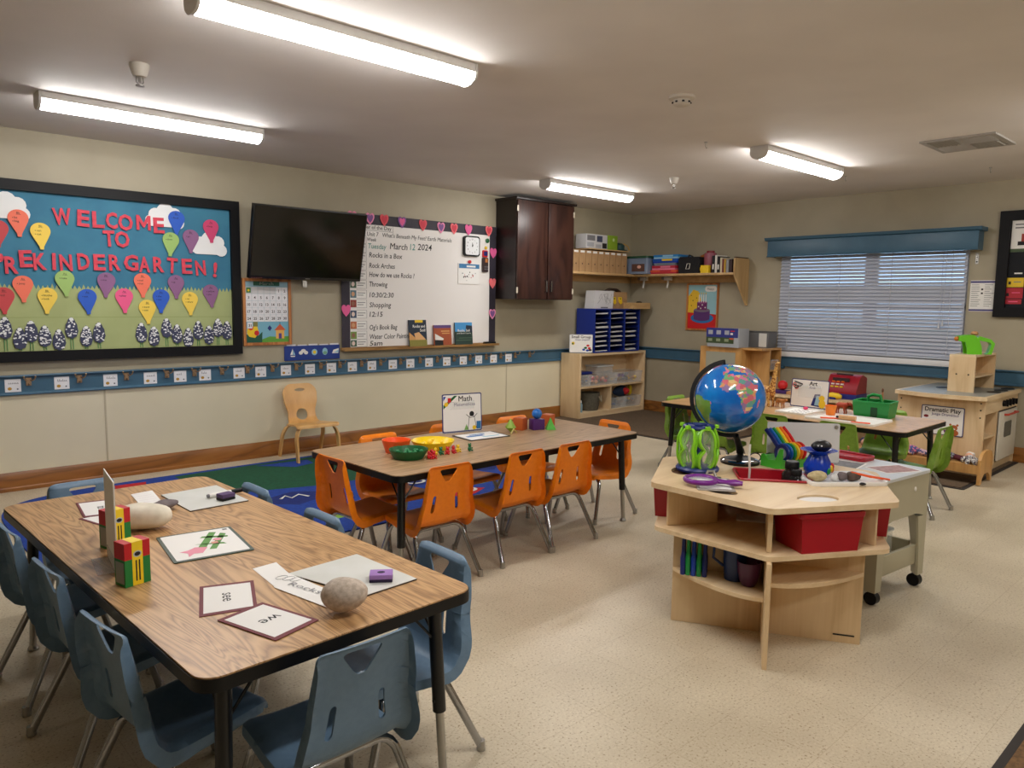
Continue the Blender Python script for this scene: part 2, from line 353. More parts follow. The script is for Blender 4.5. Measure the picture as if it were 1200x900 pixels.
q = MB().lathe([(.045, -.02), (.046, -.042), (.036, -.05), (0, -.05)], M('detector', (206, 198, 186), .5), n=24)
for a in range(8): q.cbox(.0465*math.cos(a*PI/4), .0465*math.sin(a*PI/4), -.034, .01, .01, .008, ink)
P('sensor_cap', q, t)
t = T('air_vent', 'square white louvred air vent in the ceiling', 'vent', (5.805, 1.735, H)); vm = M('vent_paint', (158, 153, 146), .5)
q = MB()
for a, b2, c, d in ((-.235, -.225, .235, -.19), (-.235, .19, .235, .225), (-.235, -.19, -.2, .19), (.2, -.19, .235, .19)): q.box(a, b2, -.012, c, d, -.0005, vm)
P('vent_frame', q, t); P('vent_shadow', MB().box(-.2, -.19, -.003, .2, .19, -.0005, M('vent_dark', (30, 29, 28), .8)), t)
lv = MB().prism([(-.006, -.0031), (-.004, -.0031), (.006, -.016), (.004, -.016)], -.098, .098, vm, 'xz').mesh('louvre')
for k, (cx, cy, r) in enumerate(((-.1, -.095, 0), (.1, -.095, PI/2), (-.1, .095, PI/2), (.1, .095, 0))):
    for i in range(8):
        o = link('louvre', lv, t); d = -.08+i*.0228
        o.location = (cx+(d if r == 0 else 0), cy+(0 if r == 0 else d), 0); o.rotation_euler = (0, 0, r)
for x, y, lab in ((6.6, 2.9, 'tiny ceiling hook on the wall side of the lamp near the vent'), (6.95, 1.9, 'tiny ceiling hook between the air vent and the window wall'), (4.6, 3.0, 'tiny ceiling hook at the near end of the lamp by the vent')):
    one('ceiling_hook', MB().lathe([(.012, -.0005), (.012, -.004), (0, -.004)], steel, n=8).tube([(0, 0, -.004), (0, 0, -.03), (.01, 0, -.042), (.02, 0, -.034)], .0025, steel, 6),
        lab, 'hook', (x, y, H), 0, 'ceiling hooks')

# ================================================================== floor coverings
rugb = mottled('rug_blue', (24, 66, 158), (18, 54, 138), 40, .95, .3, 300); rugg = mottled('rug_green', (14, 84, 56), (10, 72, 46), 40, .95, .3, 300)
rugd = mottled('rug_dark_blue', (16, 40, 116), (12, 32, 100), 40, .95); rugr = mottled('rug_red', (196, 32, 40), (180, 26, 34), 40, .95)
rugl = mottled('rug_lime', (132, 178, 70), (120, 166, 60), 40, .95); rugo = mottled('rug_orange', (236, 116, 30), (224, 104, 24), 40, .95); rugw = mottled('rug_white', (226, 226, 222), (210, 210, 206), 40, .95)
def sup(cx, cy, a, b2, e=2.5, n=72):
    o = []
    for i in range(n):
        t_ = 2*PI*i/n; c_, s_ = math.cos(t_), math.sin(t_)
        o.append((cx+a*math.copysign(abs(c_)**(2/e), c_), cy+b2*math.copysign(abs(s_)**(2/e), s_)))
    return o
t = T('classroom_rug', 'blue and green letter rug on the floor by the left wall', 'rug', (2.3, 4.8, 0))
P('rug_body', WB(t).prism(sup(2.5, 4.8, 1.74, 1.035, 5), .0005, .009, rugb, 'xy'), t)
z = .0092; q = WB(t)
gp = [(1.95, 5.05), (2.35, 4.93), (2.66, 4.83), (3.02, 4.81), (3.7, 4.95), (4.05, 5.12)]+[p for p in sup(2.5, 4.8, 1.68, .985, 5) if p[1] > 5.12 and p[0] > 1.95]+[(1.93, 5.775)]
q.flat(gp, z, rugg, 'xy'); P('green_field', q, t)
q = WB(t); q.flat([(2.55, 5.74), (2.98, 5.70), (2.96, 5.55), (2.78, 5.50)], z+.0006, rugb, 'xy'); q.flat([(1.45, 5.76), (1.72, 5.74), (1.68, 5.60), (1.42, 5.58)], z, rugr, 'xy')
q.flat([(.95, 5.3), (1.25, 5.5), (1.15, 5.05)], z, rugl, 'xy'); q.flat([(2.02, 4.70), (2.40, 4.80), (2.66, 4.60), (2.27, 4.46)], z, rugd, 'xy')
q.flat([(2.22, 4.02), (2.50, 4.22), (2.52, 4.02)], z, rugl, 'xy'); q.flat([(2.50, 4.02), (2.74, 4.10), (2.72, 3.92), (2.54, 3.92)], z, rugo, 'xy')
q.flat([(3.16, 4.05), (3.36, 4.16), (3.50, 4.02), (3.34, 3.94), (3.2, 3.94)], z, rugr, 'xy'); q.flat([(3.42, 4.14), (3.56, 4.30), (3.60, 4.13)], z, rugl, 'xy'); q.flat([(3.62, 4.13), (3.58, 4.28), (3.78, 4.20)], z, rugl, 'xy')
q.flat([(3.0, 4.5), (3.5, 4.62), (3.4, 4.4), (3.05, 4.36)], z, rugd, 'xy'); q.flat([(3.75, 4.5), (3.98, 4.7), (4.15, 4.6), (3.95, 4.42)], z, rugd, 'xy'); q.flat([(2.75, 4.15), (3.0, 4.3), (3.05, 4.1)], z, rugr, 'xy')
P('border_shape', q, t, kind='stuff')
q = WB(t); q.tube([(2.24, 4.66, z+.002), (2.30, 4.72, z+.002), (2.31, 4.64, z+.002), (2.39, 4.70, z+.002), (2.42, 4.61, z+.002)], .011, rugw, 6, flatten=(1, .2))
for cx, cy in ((3.36, 4.05), (3.95, 4.57), (3.22, 4.48)): q.tube([(a, b2, z+.002) for a, b2 in circ(cx, cy, .07, .045, 16)], .012, rugw, 6, True, flatten=(1, .2))
P('woven_letter', q, t)
matm = mottled('door_mat', (98, 80, 60), (82, 66, 48), 60, .95, .4, 250); matb = M('mat_border', (44, 38, 34), .8); matw = mottled('brown_mat_pile', (120, 90, 56), (92, 68, 42), 60, .95, .4, 200)
def mat(x0, y0, x1, y1, label, pile, name='floor_mat'):
    t = T(name, label, 'mat', ((x0+x1)/2, (y0+y1)/2, 0)); W, D = (x1-x0)/2, (y1-y0)/2
    P('rubber_border', MB().prism(rrect(-W, -D, W, D, .015, 3), .0005, .006, matb, 'xy'), t); P('pile', MB().box(-W+.028, -D+.028, .0061, W-.028, D-.028, .011, pile), t)
mat(6.14, 3.9, 7.69, 6.04, 'brown floor mat under the low bookcase in the corner', matm)
mat(6.19, 1.70, 7.69, 3.0, 'brown floor mat under the toy kitchen', matm)
mat(2.0, -.45, 3.4, .545, 'brown door mat with black edge, just inside the bottom right corner', matw, 'door_mat')

# ================================================================== left wall
# ---- balloon bulletin board (frame inner: x .75..2.53, z .972..2.045)
bbx0, bbx1 = .45, 2.597
t = T('bulletin_board', 'black framed welcome board with paper balloons and cut-out letters', 'board', (1.52, YC, .9))
q = WB(t)
def frame_bar(q, x0, x1, z0, z1, wd, d, m, y=YC-.0008):
    for pts in ([(x0, z0), (x1, z0), (x1-wd, z0+wd), (x0+wd, z0+wd)], [(x0, z1), (x1, z1), (x1-wd, z1-wd), (x0+wd, z1-wd)], [(x0, z0), (x0+wd, z0+wd), (x0+wd, z1-wd), (x0, z1)], [(x1, z0), (x1-wd, z0+wd), (x1-wd, z1-wd), (x1, z1)]):
        q.prism(pts, y-d, y, m)
frame_bar(q, bbx0, bbx1, .895, 2.122, .072, .045, boardblk); P('frame', q, t)
skyp = mottled('blue_paper', (62, 128, 156), (54, 116, 146), 4, .75, .2, 12); grassp = mottled('green_paper', (172, 182, 126), (163, 173, 117), 4, .75, .2, 12)
q = WB(t)
for i, (a, b2) in enumerate(((bbx0+.07, .72), (.72, 1.13), (1.13, 1.42), (1.42, 1.80), (1.80, 2.20), (2.20, 2.53))): q.box(a, YC-.014-.0007*(i % 2), .965, b2+.008, YC-.001, 2.052, skyp)
P('blue_backing_paper', q, t, sharp=20)
fr = [(.52, .965), (2.53, .965)]; x = 2.53; k = 0
while x > .53:
    fr.append((x, 1.395+.004*math.sin(x*9))); fr.append((x-.014, 1.428+rnd.uniform(-.008, .008))); x -= .028
q = WB(t).prism(fr+[(.52, 1.40)], YC-.019, YC-.0148, grassp); q.box(.52, YC-.0195, 1.197, 2.53, YC-.019, 1.2, M('paper_fold', (140, 154, 90), .8)); P('grass_backing_paper', q, t)
letm = mottled('letter_red', (222, 74, 92), (206, 62, 80), 30, .7)
def letters(txt, pos, h=.108):
    for ch, (x, z) in zip(txt, pos):
        a = rnd.uniform(-.07, .07); q = WB(t); vs, _ = glyphs(ch, .028)
        ww = {'I': .022, '!': .03, 'W': .115, 'M': .1, 'O': .1, 'G': .1}.get(ch, .078)
        if ch == 'M': q.prism([(x-.05+.1*u, z-h/2+h*v_) for u, v_ in ((0, 0), (0, 1), (.2, 1), (.5, .48), (.8, 1), (1, 1), (1, 0), (.8, 0), (.8, .60), (.55, .18), (.45, .18), (.2, .60), (.2, 0))], YC-.030, YC-.026, letm); P('letter', q, t); continue
        q.text(ch, x, z-h/2, h, letm, YC-.026, 'c', ww, .028, ang=a+(-.15 if ch == '!' else 0), th=.004); P('letter', q, t)
letters('WELCOME', [(1.34, 1.9), (1.466, 1.899), (1.565, 1.897), (1.654, 1.898), (1.749, 1.892), (1.87, 1.899), (1.98, 1.888)])
letters('TO', [(1.632, 1.768), (1.721, 1.767)])
letters('PREKINDERGARTEN!', [(.94, 1.575), (1.022, 1.552), (1.109, 1.598), (1.19, 1.583), (1.272, 1.587), (1.348, 1.582), (1.46, 1.595), (1.56, 1.594), (1.662, 1.596), (1.771, 1.6), (1.865, 1.591), (1.967, 1.595), (2.062, 1.592), (2.177, 1.591), (2.283, 1.582), (2.389, 1.572)])
bcol = {k: M('balloon_'+k, c, .65) for k, c in dict(orange=(240, 118, 92), red=(200, 70, 74), yellow=(240, 206, 84), green=(156, 190, 108), blue=(40, 92, 196), purple=(142, 96, 138), pink=(236, 92, 142), rose=(206, 66, 112)).items()}
BAL = [(1.075, 1.838, 'orange', 'ba big'), (.955, 1.76, 'red', ''), (1.201, 1.76, 'yellow', 'can cat'), (1.08, 1.397, 'orange', 'jump'), (.967, 1.316, 'red', 'red'), (1.334, 1.441, 'green', 'make'), (1.22, 1.319, 'yellow', 'little look'), (1.471, 1.315, 'blue', 'not'), (1.597, 1.436, 'purple', 'one'), (1.715, 1.324, 'pink', 'play'), (1.846, 1.44, 'orange', 'red run'), (1.974, 1.323, 'blue', 'the two'), (1.874, 1.242, 'yellow', 'said see'), (2.088, 1.434, 'purple', 'up'), (2.19, 1.307, 'yellow', 'we where'), (2.354, 1.368, 'purple', 'yellow you'), (2.108, 1.921, 'blue', 'find'), (2.059, 1.756, 'green', 'down'), (2.211, 1.788, 'purple', 'go'), (2.37, 1.877, 'rose', 'help')]
clm = M('cloud_white', (236, 238, 238), .75)
for x, z in ((1.0, 1.935), (2.02, 1.955), (2.348, 1.765)):
    q = WB(t); o = [(x-.11, z-.035)]
    for cx, cz, r_ in ((.10, -.03, .045), (.075, .03, .05), (.01, .05, .06), (-.06, .02, .05), (-.10, -.02, .035)): q.prism(circ(x+cx, z+cz-.01, r_*1.05, None, 14), YC-.0255-.0002*abs(cx)*10, YC-.0225, clm)
    q.prism(rrect(x-.12, z-.075, x+.12, z-.01, .03), YC-.0252, YC-.0225, clm); P('paper_cloud', q, t)
for i, (x, z, c, wds) in enumerate(BAL):
    q = WB(t); hw, y1 = .061, YC-.031-.0006*(i % 3); ang = rnd.uniform(-.08, .08); ca, sa = math.cos(ang), math.sin(ang)
    pts = circ(0, .03, hw, .056, 16, -25, 205)+[(-.040, -.025), (-.014, -.075), (-.012, -.095), (.012, -.095), (.014, -.075), (.040, -.025)]
    pts = [(x+a*ca-b2*sa, z+a*sa+b2*ca) for a, b2 in pts]; q.prism(pts, y1, y1+.004, bcol[c]); o = P('paper_balloon', q, t)
    q = WB(t); ws = wds.split()
    q.rect(x-.014, z+.052, x+.016, z+.0535, y1-.0004, ink); q.text('Aa' if i % 2 else 'Bb', x, z+.056, .014, ink, y1-.0004, 'c')
    for k, wd in enumerate(ws): q.text(wd, x-.024, z+.026-.024*k, .013, ink, y1-.0004, 'l', .009*len(wd), .004); q.flat(circ(x-.032, z+.031-.024*k, .003, None, 6), y1-.0004, ink)
    P('lettering', q, o)
stemm = M('stem_green', (74, 140, 84), .7); dk = M('hyacinth_dark', (62, 66, 92), .75)
for i, (x, z) in enumerate([(.963, 1.13), (1.045, 1.056), (1.113, 1.103), (1.193, 1.069), (1.279, 1.042), (1.36, 1.124), (1.452, 1.063), (1.535, 1.087), (1.824, 1.082), (1.913, 1.053), (2.007, 1.115), (2.084, 1.068), (2.168, 1.039), (2.247, 1.093), (2.329, 1.054), (2.403, 1.11), (2.476, 1.089)]):
    q = WB(t); y1 = YC-.024
    for sx in (-.008, .008): q.box(x+sx-.002, y1-.002, .972, x+sx+.002, y1+.001, z, stemm)
    fl = P('paper_flower', q, t)
    q = WB(t); o = []
    for k in range(20):
        a = 2*PI*k/20; r_ = 1+.08*(k % 2); o.append((x+.038*r_*math.cos(a)*(1-.28*math.sin(a)), z+.072*r_*math.sin(a)))
    q.prism(o, y1-.006, y1-.002, dk); nd_ = 26 if i % 3 else 46
    for k in range(nd_):
        zz = rnd.uniform(-.058, .058); wx = .034*math.sqrt(max(0, 1-(zz/.072)**2))*(1-.26*zz/.072); xx = rnd.uniform(-wx, wx)
        q.flat(circ(x+xx, z+zz, rnd.uniform(.004, .0085), rnd.uniform(.003, .006), 6), y1-.0064-.00002*k, clm)
    q.flat(circ(x, z+.062, .014, .012, 8), y1-.0085, clm); P('flower_head', q, fl)

# ---- television on a wall bracket (tilted down)
t = T('television', 'black flat television on the wall beside the whiteboard', 'television', (3.145, YC-.16, 1.81), math.radians(0)); tl = math.radians(13)
RX = Matrix.Rotation(tl, 4, 'X')
def tv(): return MB(RX)
P('bezel', tv().box(-.52, -.035, -.30, .52, .012, .30, M('tv_bezel', (13, 13, 15), .28), .006), t)
P('screen', tv().box(-.508, -.0375, -.275, .508, -.0355, .288, M('tv_screen', (6, 6, 8), .12)), t)
P('rear_housing', tv().prism([(-.4, -.22), (.4, -.22), (.36, .2), (-.36, .2)], .0125, .05, blackp), t)
P('maker_badge', tv().box(-.022, -.0358, -.292, .022, -.0352, -.286, steel), t)
q = tv()
for k in range(5): q.box(-.50+.02*k, -.0365, -.294, -.488+.02*k, -.0352, -.290, M('tv_mark', (150, 90, 80), .5))
P('button_mark', q, t)
P('wall_bracket', MB().box(-.12, .05, -.1, .12, .159, .1, blackm).box(-.02, .08, -.36, .02, .1, -.1, steel), t)

# ---- month calendar
t = T('wall_calendar', 'wooden framed March calendar with a schoolhouse picture below', 'calendar', (2.83, YC, .955))
q = WB(t); frame_bar(q, 2.618, 3.045, .957, 1.515, .024, .02, oakf); P('frame', q, t)
y = YC-.0095; q = WB(t); skyl = M('print_sky', (120, 178, 200), .6); grs = M('print_grass', (96, 160, 60), .6)
q.box(2.63, YC-.009, .97, 3.03, YC-.001, 1.50, M('print_backing', (140, 176, 190), .6))
q.rect(2.715, 1.455, 2.945, 1.492, y-.0002, M('print_darkgreen', (10, 82, 62), .6)); q.text('March', 2.83, 1.463, .022, white, y-.0006, 'c', .12, .01)
q.rect(2.64, .978, 3.02, 1.155, y-.0002, skyl); q.flat([(2.64, .978), (3.02, .978), (3.02, 1.03), (2.93, 1.025), (2.85, 1.03), (2.76, 1.0), (2.64, 1.02)], y-.0004, grs)
q.flat([(2.64, .978), (2.78, .978), (2.785, 1.07), (2.75, 1.04), (2.64, 1.05)], y-.0006, M('print_darkgreen', (10, 82, 62), .6))
q.flat([(2.65, 1.06), (2.66, 1.14), (2.69, 1.11), (2.74, 1.12), (2.755, 1.06), (2.72, 1.02), (2.67, 1.03)], y-.0008, yellow); q.flat(circ(2.685, 1.105, .022, None, 10), y-.001, rbrt); q.flat(circ(2.735, 1.06, .022, None, 10), y-.001, rbrt); q.rect(2.705, 1.115, 2.745, 1.155, y-.0012, M('print_olive', (130, 128, 70), .6))
q.flat([(2.83, 1.10), (2.85, 1.125), (2.87, 1.10), (2.85, 1.075)], y-.0006, navy)
q.rect(2.905, 1.01, 2.98, 1.085, y-.0006, M('print_house', (230, 176, 90), .6)); q.flat([(2.89, 1.082), (2.943, 1.135), (2.995, 1.082)], y-.0008, M('print_roof', (206, 92, 52), .6)); q.rect(2.93, 1.01, 2.956, 1.055, y-.001, M('print_door', (88, 60, 140), .6)); q.rect(2.940, 1.13, 2.945, 1.15, y-.0008, ink)
P('picture_print', q, t)
d = 1; cw_, ch_ = .0525, .0575; gx, gz = 2.645, 1.445
for r_ in range(5):
    for c_ in range(7):
        x0, z1 = gx+c_*.053, gz-r_*.058; q = WB(t); q.box(x0+.001, y-.0022, z1-ch_, x0+cw_-.001, y-.0002, z1-.001, cardm if not (r_ == 0 and c_ < 5) else M('card_grey', (206, 206, 208), .6))
        if r_ == 0 and c_ == 0: q.rect(x0+.006, z1-.05, x0+.046, z1-.006, y-.0026, M('print_green', (70, 120, 60), .6)); q.flat(circ(x0+.026, z1-.03, .01, None, 8), y-.003, yellow)
        if r_ or c_ > 4: q.text(str(d), x0+.026, z1-.042, .022, ink, y-.0026, 'c', None, .02); d += 1
        P('date_card', q, t)
q = WB(t).box(2.655, y-.0034, 1.10, 2.698, y-.0014, 1.15, cardm); q.text('31', 2.677, 1.113, .022, ink, y-.0038, 'c', None, .02); P('date_card', q, t)

# ---- weather strip
t = T('weather_chart', 'narrow deep blue weather picture strip below the television', 'chart', (3.245, YC, .815)); q = WB(t)
q.box(2.98, YC-.012, .815, 3.513, YC-.0008, .942, M('strip_blue', (24, 56, 138), .5)); P('pocket_strip', q, t); y = YC-.0124
q = WB(t)
for i in range(5): q.box(3.0+.105*i, YC-.008, .9421, 3.085+.105*i, YC-.003, .955-.004*(i % 2), cardm)
P('tucked_card', q, t); lb = M('print_lightblue', (150, 200, 220), .6); q = WB(t); zc = .885
q.flat([(3.03, zc-.02), (3.055, zc+.035), (3.055, zc-.02)], y, white); q.flat([(3.058, zc-.02), (3.058, zc+.025), (3.078, zc-.02)], y, lb); q.flat([(3.03, zc-.028), (3.08, zc-.028), (3.07, zc-.038), (3.04, zc-.038)], y, white)
for cx, cz, r_ in ((3.13, -.005, .02), (3.155, .012, .024), (3.18, -.005, .02)): q.flat(circ(cx, zc+cz, r_, .016, 12), y-.0002*r_*100, white)
q.flat(circ(3.262, zc-.003, .028, None, 14), y, lb); q.flat(circ(3.262, zc-.003, .016, None, 10), y-.0004, yellow)
q.flat(circ(3.365, zc, .026, .032, 12), y, lb); q.flat(circ(3.365, zc-.012, .02, .015, 10), y-.0004, M('print_sage', (120, 170, 140), .6))
q.flat([(3.435, zc-.02), (3.50, zc-.02), (3.505, zc+.025), (3.45, zc+.012)], y, white); q.flat([(3.455, zc-.012), (3.50, zc-.012), (3.50, zc+.012)], y-.0004, lb)
P('weather_print', q, t)

# ---- whiteboard (outer 3.535..5.40 x .885..2.13)
t = T('whiteboard', 'white marker board with daily schedule and paper heart border', 'whiteboard', (4.47, YC, .89)); q = WB(t)
wbm = M('whiteboard', (242, 239, 236), .22); q.box(3.56, YC-.016, .912, 5.385, YC-.0008, 2.12, wbm); P('panel', q, t)
brd = mottled('border_dark', (34, 28, 42), (52, 46, 60), 3, .6)
q = WB(t); n = 12
for i in range(n): a = 3.535+i*(5.40-3.535)/n; q.box(a, YC-.0195-.0006*(i % 2), 2.040+.0, a+(5.40-3.535)/n+.006, YC-.0163, 2.132, brd)
P('top_border_strip', q, t, sharp=20); q = WB(t)
for i in range(7): a = .912+i*.162; q.box(5.312, YC-.0195-.0006*(i % 2), a, 5.40, YC-.0163, a+.167, brd)
P('side_border_strip', q, t, sharp=20); q = WB(t)
for i in range(7): a = .912+i*.162; q.box(3.535, YC-.0195-.0006*(i % 2), a, 3.622, YC-.0163, a+.167, brd)
P('side_border_strip', q, t, sharp=20)
P('marker_tray', WB(t).prism([(YC-.0008, .882), (YC-.075, .882), (YC-.078, .904), (YC-.068, .904), (YC-.066, .894), (YC-.018, .894), (YC-.018, .911), (YC-.0008, .911)], 3.53, 5.412, wood('tray_oak', (176, 136, 84), (160, 120, 70), (132, 96, 52), 'x', 2, .45, 4), 'yz'), t)
yw = YC-.0166; hand = M('marker_black', (30, 28, 32), .6); hteal = M('marker_teal', (84, 150, 140), .6)
def hw(s_, x, z, h, x1, m=hand):
    o = WB(t).text(s_, x, z-h*.5, h, m, yw, 'l', x1-x, .011, .12); P('handwriting', o, t)
hw("Unit 7   What's Beneath My Feet? Earth Materials", 3.81, 1.955, .038, 4.80); hw('Week', 3.81, 1.905, .030, 3.91)
hw('Tuesday', 3.82, 1.846, .045, 4.02, hteal); hw('March', 4.06, 1.858, .058, 4.26); hw('12', 4.29, 1.862, .058, 4.35, hteal); hw('2024', 4.38, 1.868, .058, 4.552)
for s_, z, x1 in (('Rocks in a Box', 1.765, 4.20), ('Rock Arches', 1.668, 4.115), ('How do we use Rocks ?', 1.585, 4.343), ('Throwing', 1.496, 4.03), ('10:30/2:30', 1.396, 4.10), ('Shopping', 1.303, 4.07), ('12:15', 1.215, 3.975), ("Og's Book Bag", 1.094, 4.14), ('Water Color Painting', 1.006, 4.30), ('5am', .943, 3.97)):
    hw(s_, 3.83, z, .045, x1)
q = WB(t).box(3.70, yw-.0016, 1.985, 4.097, yw-.0002, 2.05, paper); q.text('Order of the Day', 4.075, 2.0, .034, ink, yw-.002, 'r', .36, .004)
for a in ((3.705, 1.985, 4.097, 1.988), (4.094, 1.985, 4.097, 2.05)): q.rect(a[0], a[1], a[2], a[3], yw-.0019, greyp)
P('heading_card', q, t); pcol = [(90, 120, 130), (150, 60, 50), (60, 80, 110), (190, 110, 70), (120, 150, 70), (70, 100, 80)]
for i, z in enumerate((1.90, 1.82, 1.74, 1.66, 1.575, 1.49, 1.40, 1.313, 1.216, 1.115, 1.022, .948)):
    q = WB(t); h2 = .038 if i < 11 else .034; q.box(3.622, yw-.0016, z-h2, 3.80, yw-.0002, z+h2, paper)
    q.rect(3.626, z-h2+.004, 3.69, z+h2-.004, yw-.0019, M('photo_%d' % (i % 6), pcol[i % 6], .6)); q.flat(circ(3.655, z, .018, .022, 8), yw-.0022, M('photo_skin_%d' % (i % 3), [(210, 160, 120), (150, 100, 80), (230, 210, 200)][i % 3], .6))
    for k in (0, 1): q.rect(3.70, z+.008-.02*k, 3.785-.02*k, z+.014-.02*k, yw-.0019, greyp)
    q.rect(3.69, z-h2, 3.80, z-h2+.002, yw-.0019, greyp); q.rect(3.69, z+h2-.002, 3.80, z+h2, yw-.0019, greyp); q.rect(3.797, z-h2, 3.80, z+h2, yw-.0019, greyp)
    P('picture_card', q, t)
hp = [(0, -.062), (-.03, -.03), (-.046, .005), (-.045, .03), (-.028, .046), (-.010, .042), (0, .026), (.010, .042), (.028, .046), (.045, .03), (.046, .005), (.03, -.03)]
hm = {k: M('heart_'+k, c, .65) for k, c in dict(pink=(236, 100, 160), red=(214, 60, 80), violet=(130, 84, 150), salmon=(246, 120, 126), rim=(244, 150, 190), rimred=(230, 90, 100)).items()}
for x, z, a, b2 in ((3.837, 2.098, 'violet', 'rim'), (3.992, 2.098, 'red', 'rimred'), (4.192, 2.094, 'pink', 'violet'), (4.438, 2.086, 'red', 'rimred'), (4.659, 2.078, 'violet', 'rim'), (4.824, 2.08, 'red', 'salmon'), (5.015, 2.083, 'pink', 'pink'), (5.291, 2.09, 'red', 'salmon'), (5.356, 1.864, 'pink', 'pink'), (5.35, 1.547, 'salmon', 'salmon'), (5.351, 1.221, 'violet', 'rim'), (3.577, 1.256, 'pink', 'pink'), (3.65, 2.10, 'red', 'rim')):
    q = WB(t); q.prism([(x+u, z+v_) for u, v_ in hp], YC-.028, YC-.023, hm[b2]); q.prism([(x+u*.68, z+v_*.68) for u, v_ in hp], YC-.0295, YC-.0281, hm[a]); P('paper_heart', q, t)

# ---- things on the whiteboard
t = T('clock', 'square white clock face with black rim on the whiteboard', 'clock', (5.048, YC-.017, 1.81))
P('case', MB().prism(rrect(-.104, 0, .104, .205, .03), -.03, 0, blackp), t); q = MB().prism(rrect(-.09, .014, .09, .191, .022), -.0325, -.0302, M('clock_face', (236, 238, 240), .4))
for k in range(12):
    a = PI/2-2*PI*(k+1)/12; q.text(str(k+1), .068*math.cos(a), .1025+.068*math.sin(a)-.007, .014, ink, -.0328, 'c', None, .01)
P('face', q, t); q = MB(); q.flat([(-.005, .1), (.005, .1), (.002, .140), (-.002, .140)], -.0336, ink); q.flat([(-.005, .1), (.004, .096), (.012, .118), (.006, .12)], -.034, ink); q.flat(circ(0, .1025, .008, None, 10), -.0344, ink); P('hands', q, t)
t = T('drawing_pad', 'small tear-off sheet with blue header and doodles on the whiteboard', 'paper', (5.022, YC-.017, 1.525)); q = MB().box(-.14, -.008, 0, .14, 0, .212, paper); q.rect(-.13, .16, .142, .205, -.0084, M('header_blue', (56, 120, 170), .6)); q.rect(-.03, .172, .09, .19, -.0088, white)
for k in range(16): q.flat(circ(rnd.uniform(-.09, .1), rnd.uniform(.03, .12), rnd.uniform(.004, .01), None, 6), -.0084-.00002*k, [greyp, ink, M('doodle_red', (190, 90, 80), .7)][k % 3])
P('sheet', q, t); one('magnet', MB().lathe([(.018, 0), (.018, .012), (.014, .016), (0, .016)], rbrt, n=14), 'round red magnet pinning the doodle sheet to the whiteboard', 'magnet', (5.03, YC-.025, 1.752))
bpy.data.objects['magnet'].rotation_euler = (PI/2, 0, 0)
for x, z, r_, m, lab in ((5.275, 1.983, .024, dgreen, 'round green magnet at the upper right edge of the whiteboard'), (5.255, 1.908, .017, yellow, 'small yellow magnet below the green one on the whiteboard')):
    o = one('magnet', MB().lathe([(r_, 0), (r_, .01), (r_*.7, .014), (0, .014)], m, n=14), lab, 'magnet', (x, YC-.018, z), 0, 'small magnets on the whiteboard'); o.rotation_euler = (PI/2, 0, 0)
t = T('photo_magnet', 'square red framed photo magnet on the whiteboard edge', 'magnet', (5.245, YC-.017, 1.81)); P('frame', MB().prism(rrect(-.036, 0, .036, .072, .01), -.008, 0, rbrt), t); P('photo', MB().box(-.02, -.0095, .016, .03, -.0082, .06, navy), t)
t = T('timer', 'small dark timer stuck on the whiteboard below the magnets', 'timer', (5.24, YC-.017, 1.655)); P('case', MB().prism(rrect(-.036, 0, .038, .15, .012), -.02, 0, M('timer_brown', (58, 42, 42), .4)), t); q = MB().rect(-.005, .10, .03, .14, -.0204, M('timer_screen', (190, 120, 60), .4))
for k in range(6): q.cbox(-.012+.02*(k % 3), -.0215, .03+.025*(k//3), .012, .003, .014, greyp)
P('keypad', q, t)
def wbook(x0, z1, x1, label, cov, deco):
    w_ = x1-x0; h_ = z1-.897; t = T('picture_book', label, 'book', ((x0+x1)/2, YC-.046, .8945), 0, 'books on the whiteboard tray'); q = MB(Matrix.Rotation(-.09, 4, 'X')); q.box(-w_/2, -.006, 0, w_/2, .005, h_, cov); P('cover', q, t)
    q = MB(Matrix.Rotation(-.09, 4, 'X')); deco(q, w_, h_); P('cover_print', q, t); P('pages', MB(Matrix.Rotation(-.09, 4, 'X')).box(-w_/2+.003, -.0045, .003, w_/2+.0015, .0035, h_+.0012, paper), t)
sand = M('print_sand', (214, 158, 96), .6); olive = M('print_moss', (140, 134, 60), .6); slate = M('print_slate', (30, 44, 62), .6); rust = M('print_rust', (170, 84, 50), .6)
def d1(q, w_, h_):
    q.rect(-w_*.15, h_*.9, w_*.3, h_, -.0064, yellow); q.text('Rocks and', w_*.42, h_*.72, .026, white, -.0068, 'r', w_*.7, .02); q.text('Soil', w_*.42, h_*.57, .026, white, -.0068, 'r', w_*.3, .02)
    q.flat([(-w_/2, .03), (-w_/2, h_*.55), (-w_*.1, h_*.3), (0, .03)], -.0066, sand); q.flat([(-w_*.1, .03), (-w_*.22, h_*.5), (w_*.05, h_*.55), (w_*.4, h_*.3), (w_/2, .03)], -.007, M('print_tan', (226, 176, 120), .6)); q.rect(-w_/2, 0, w_/2, h_*.26, -.0074, olive)
def d2(q, w_, h_):
    q.rect(-w_/2, h_*.86, w_/2, h_, -.0064, M('print_violet', (96, 70, 130), .6)); q.flat([(-w_*.45, h_*.3), (-w_*.45, h_*.6), (w_*.05, h_*.35), (0, h_*.28)], -.0066, white); q.flat([(-w_*.48, 0), (-w_*.48, h_*.3), (0, h_*.26), (0, 0)], -.0068, ink); q.rect(-w_*.1, h_*.68, w_*.4, h_*.74, -.0068, sand); q.rect(-w_*.05, h_*.58, w_*.4, h_*.63, -.0068, sand)
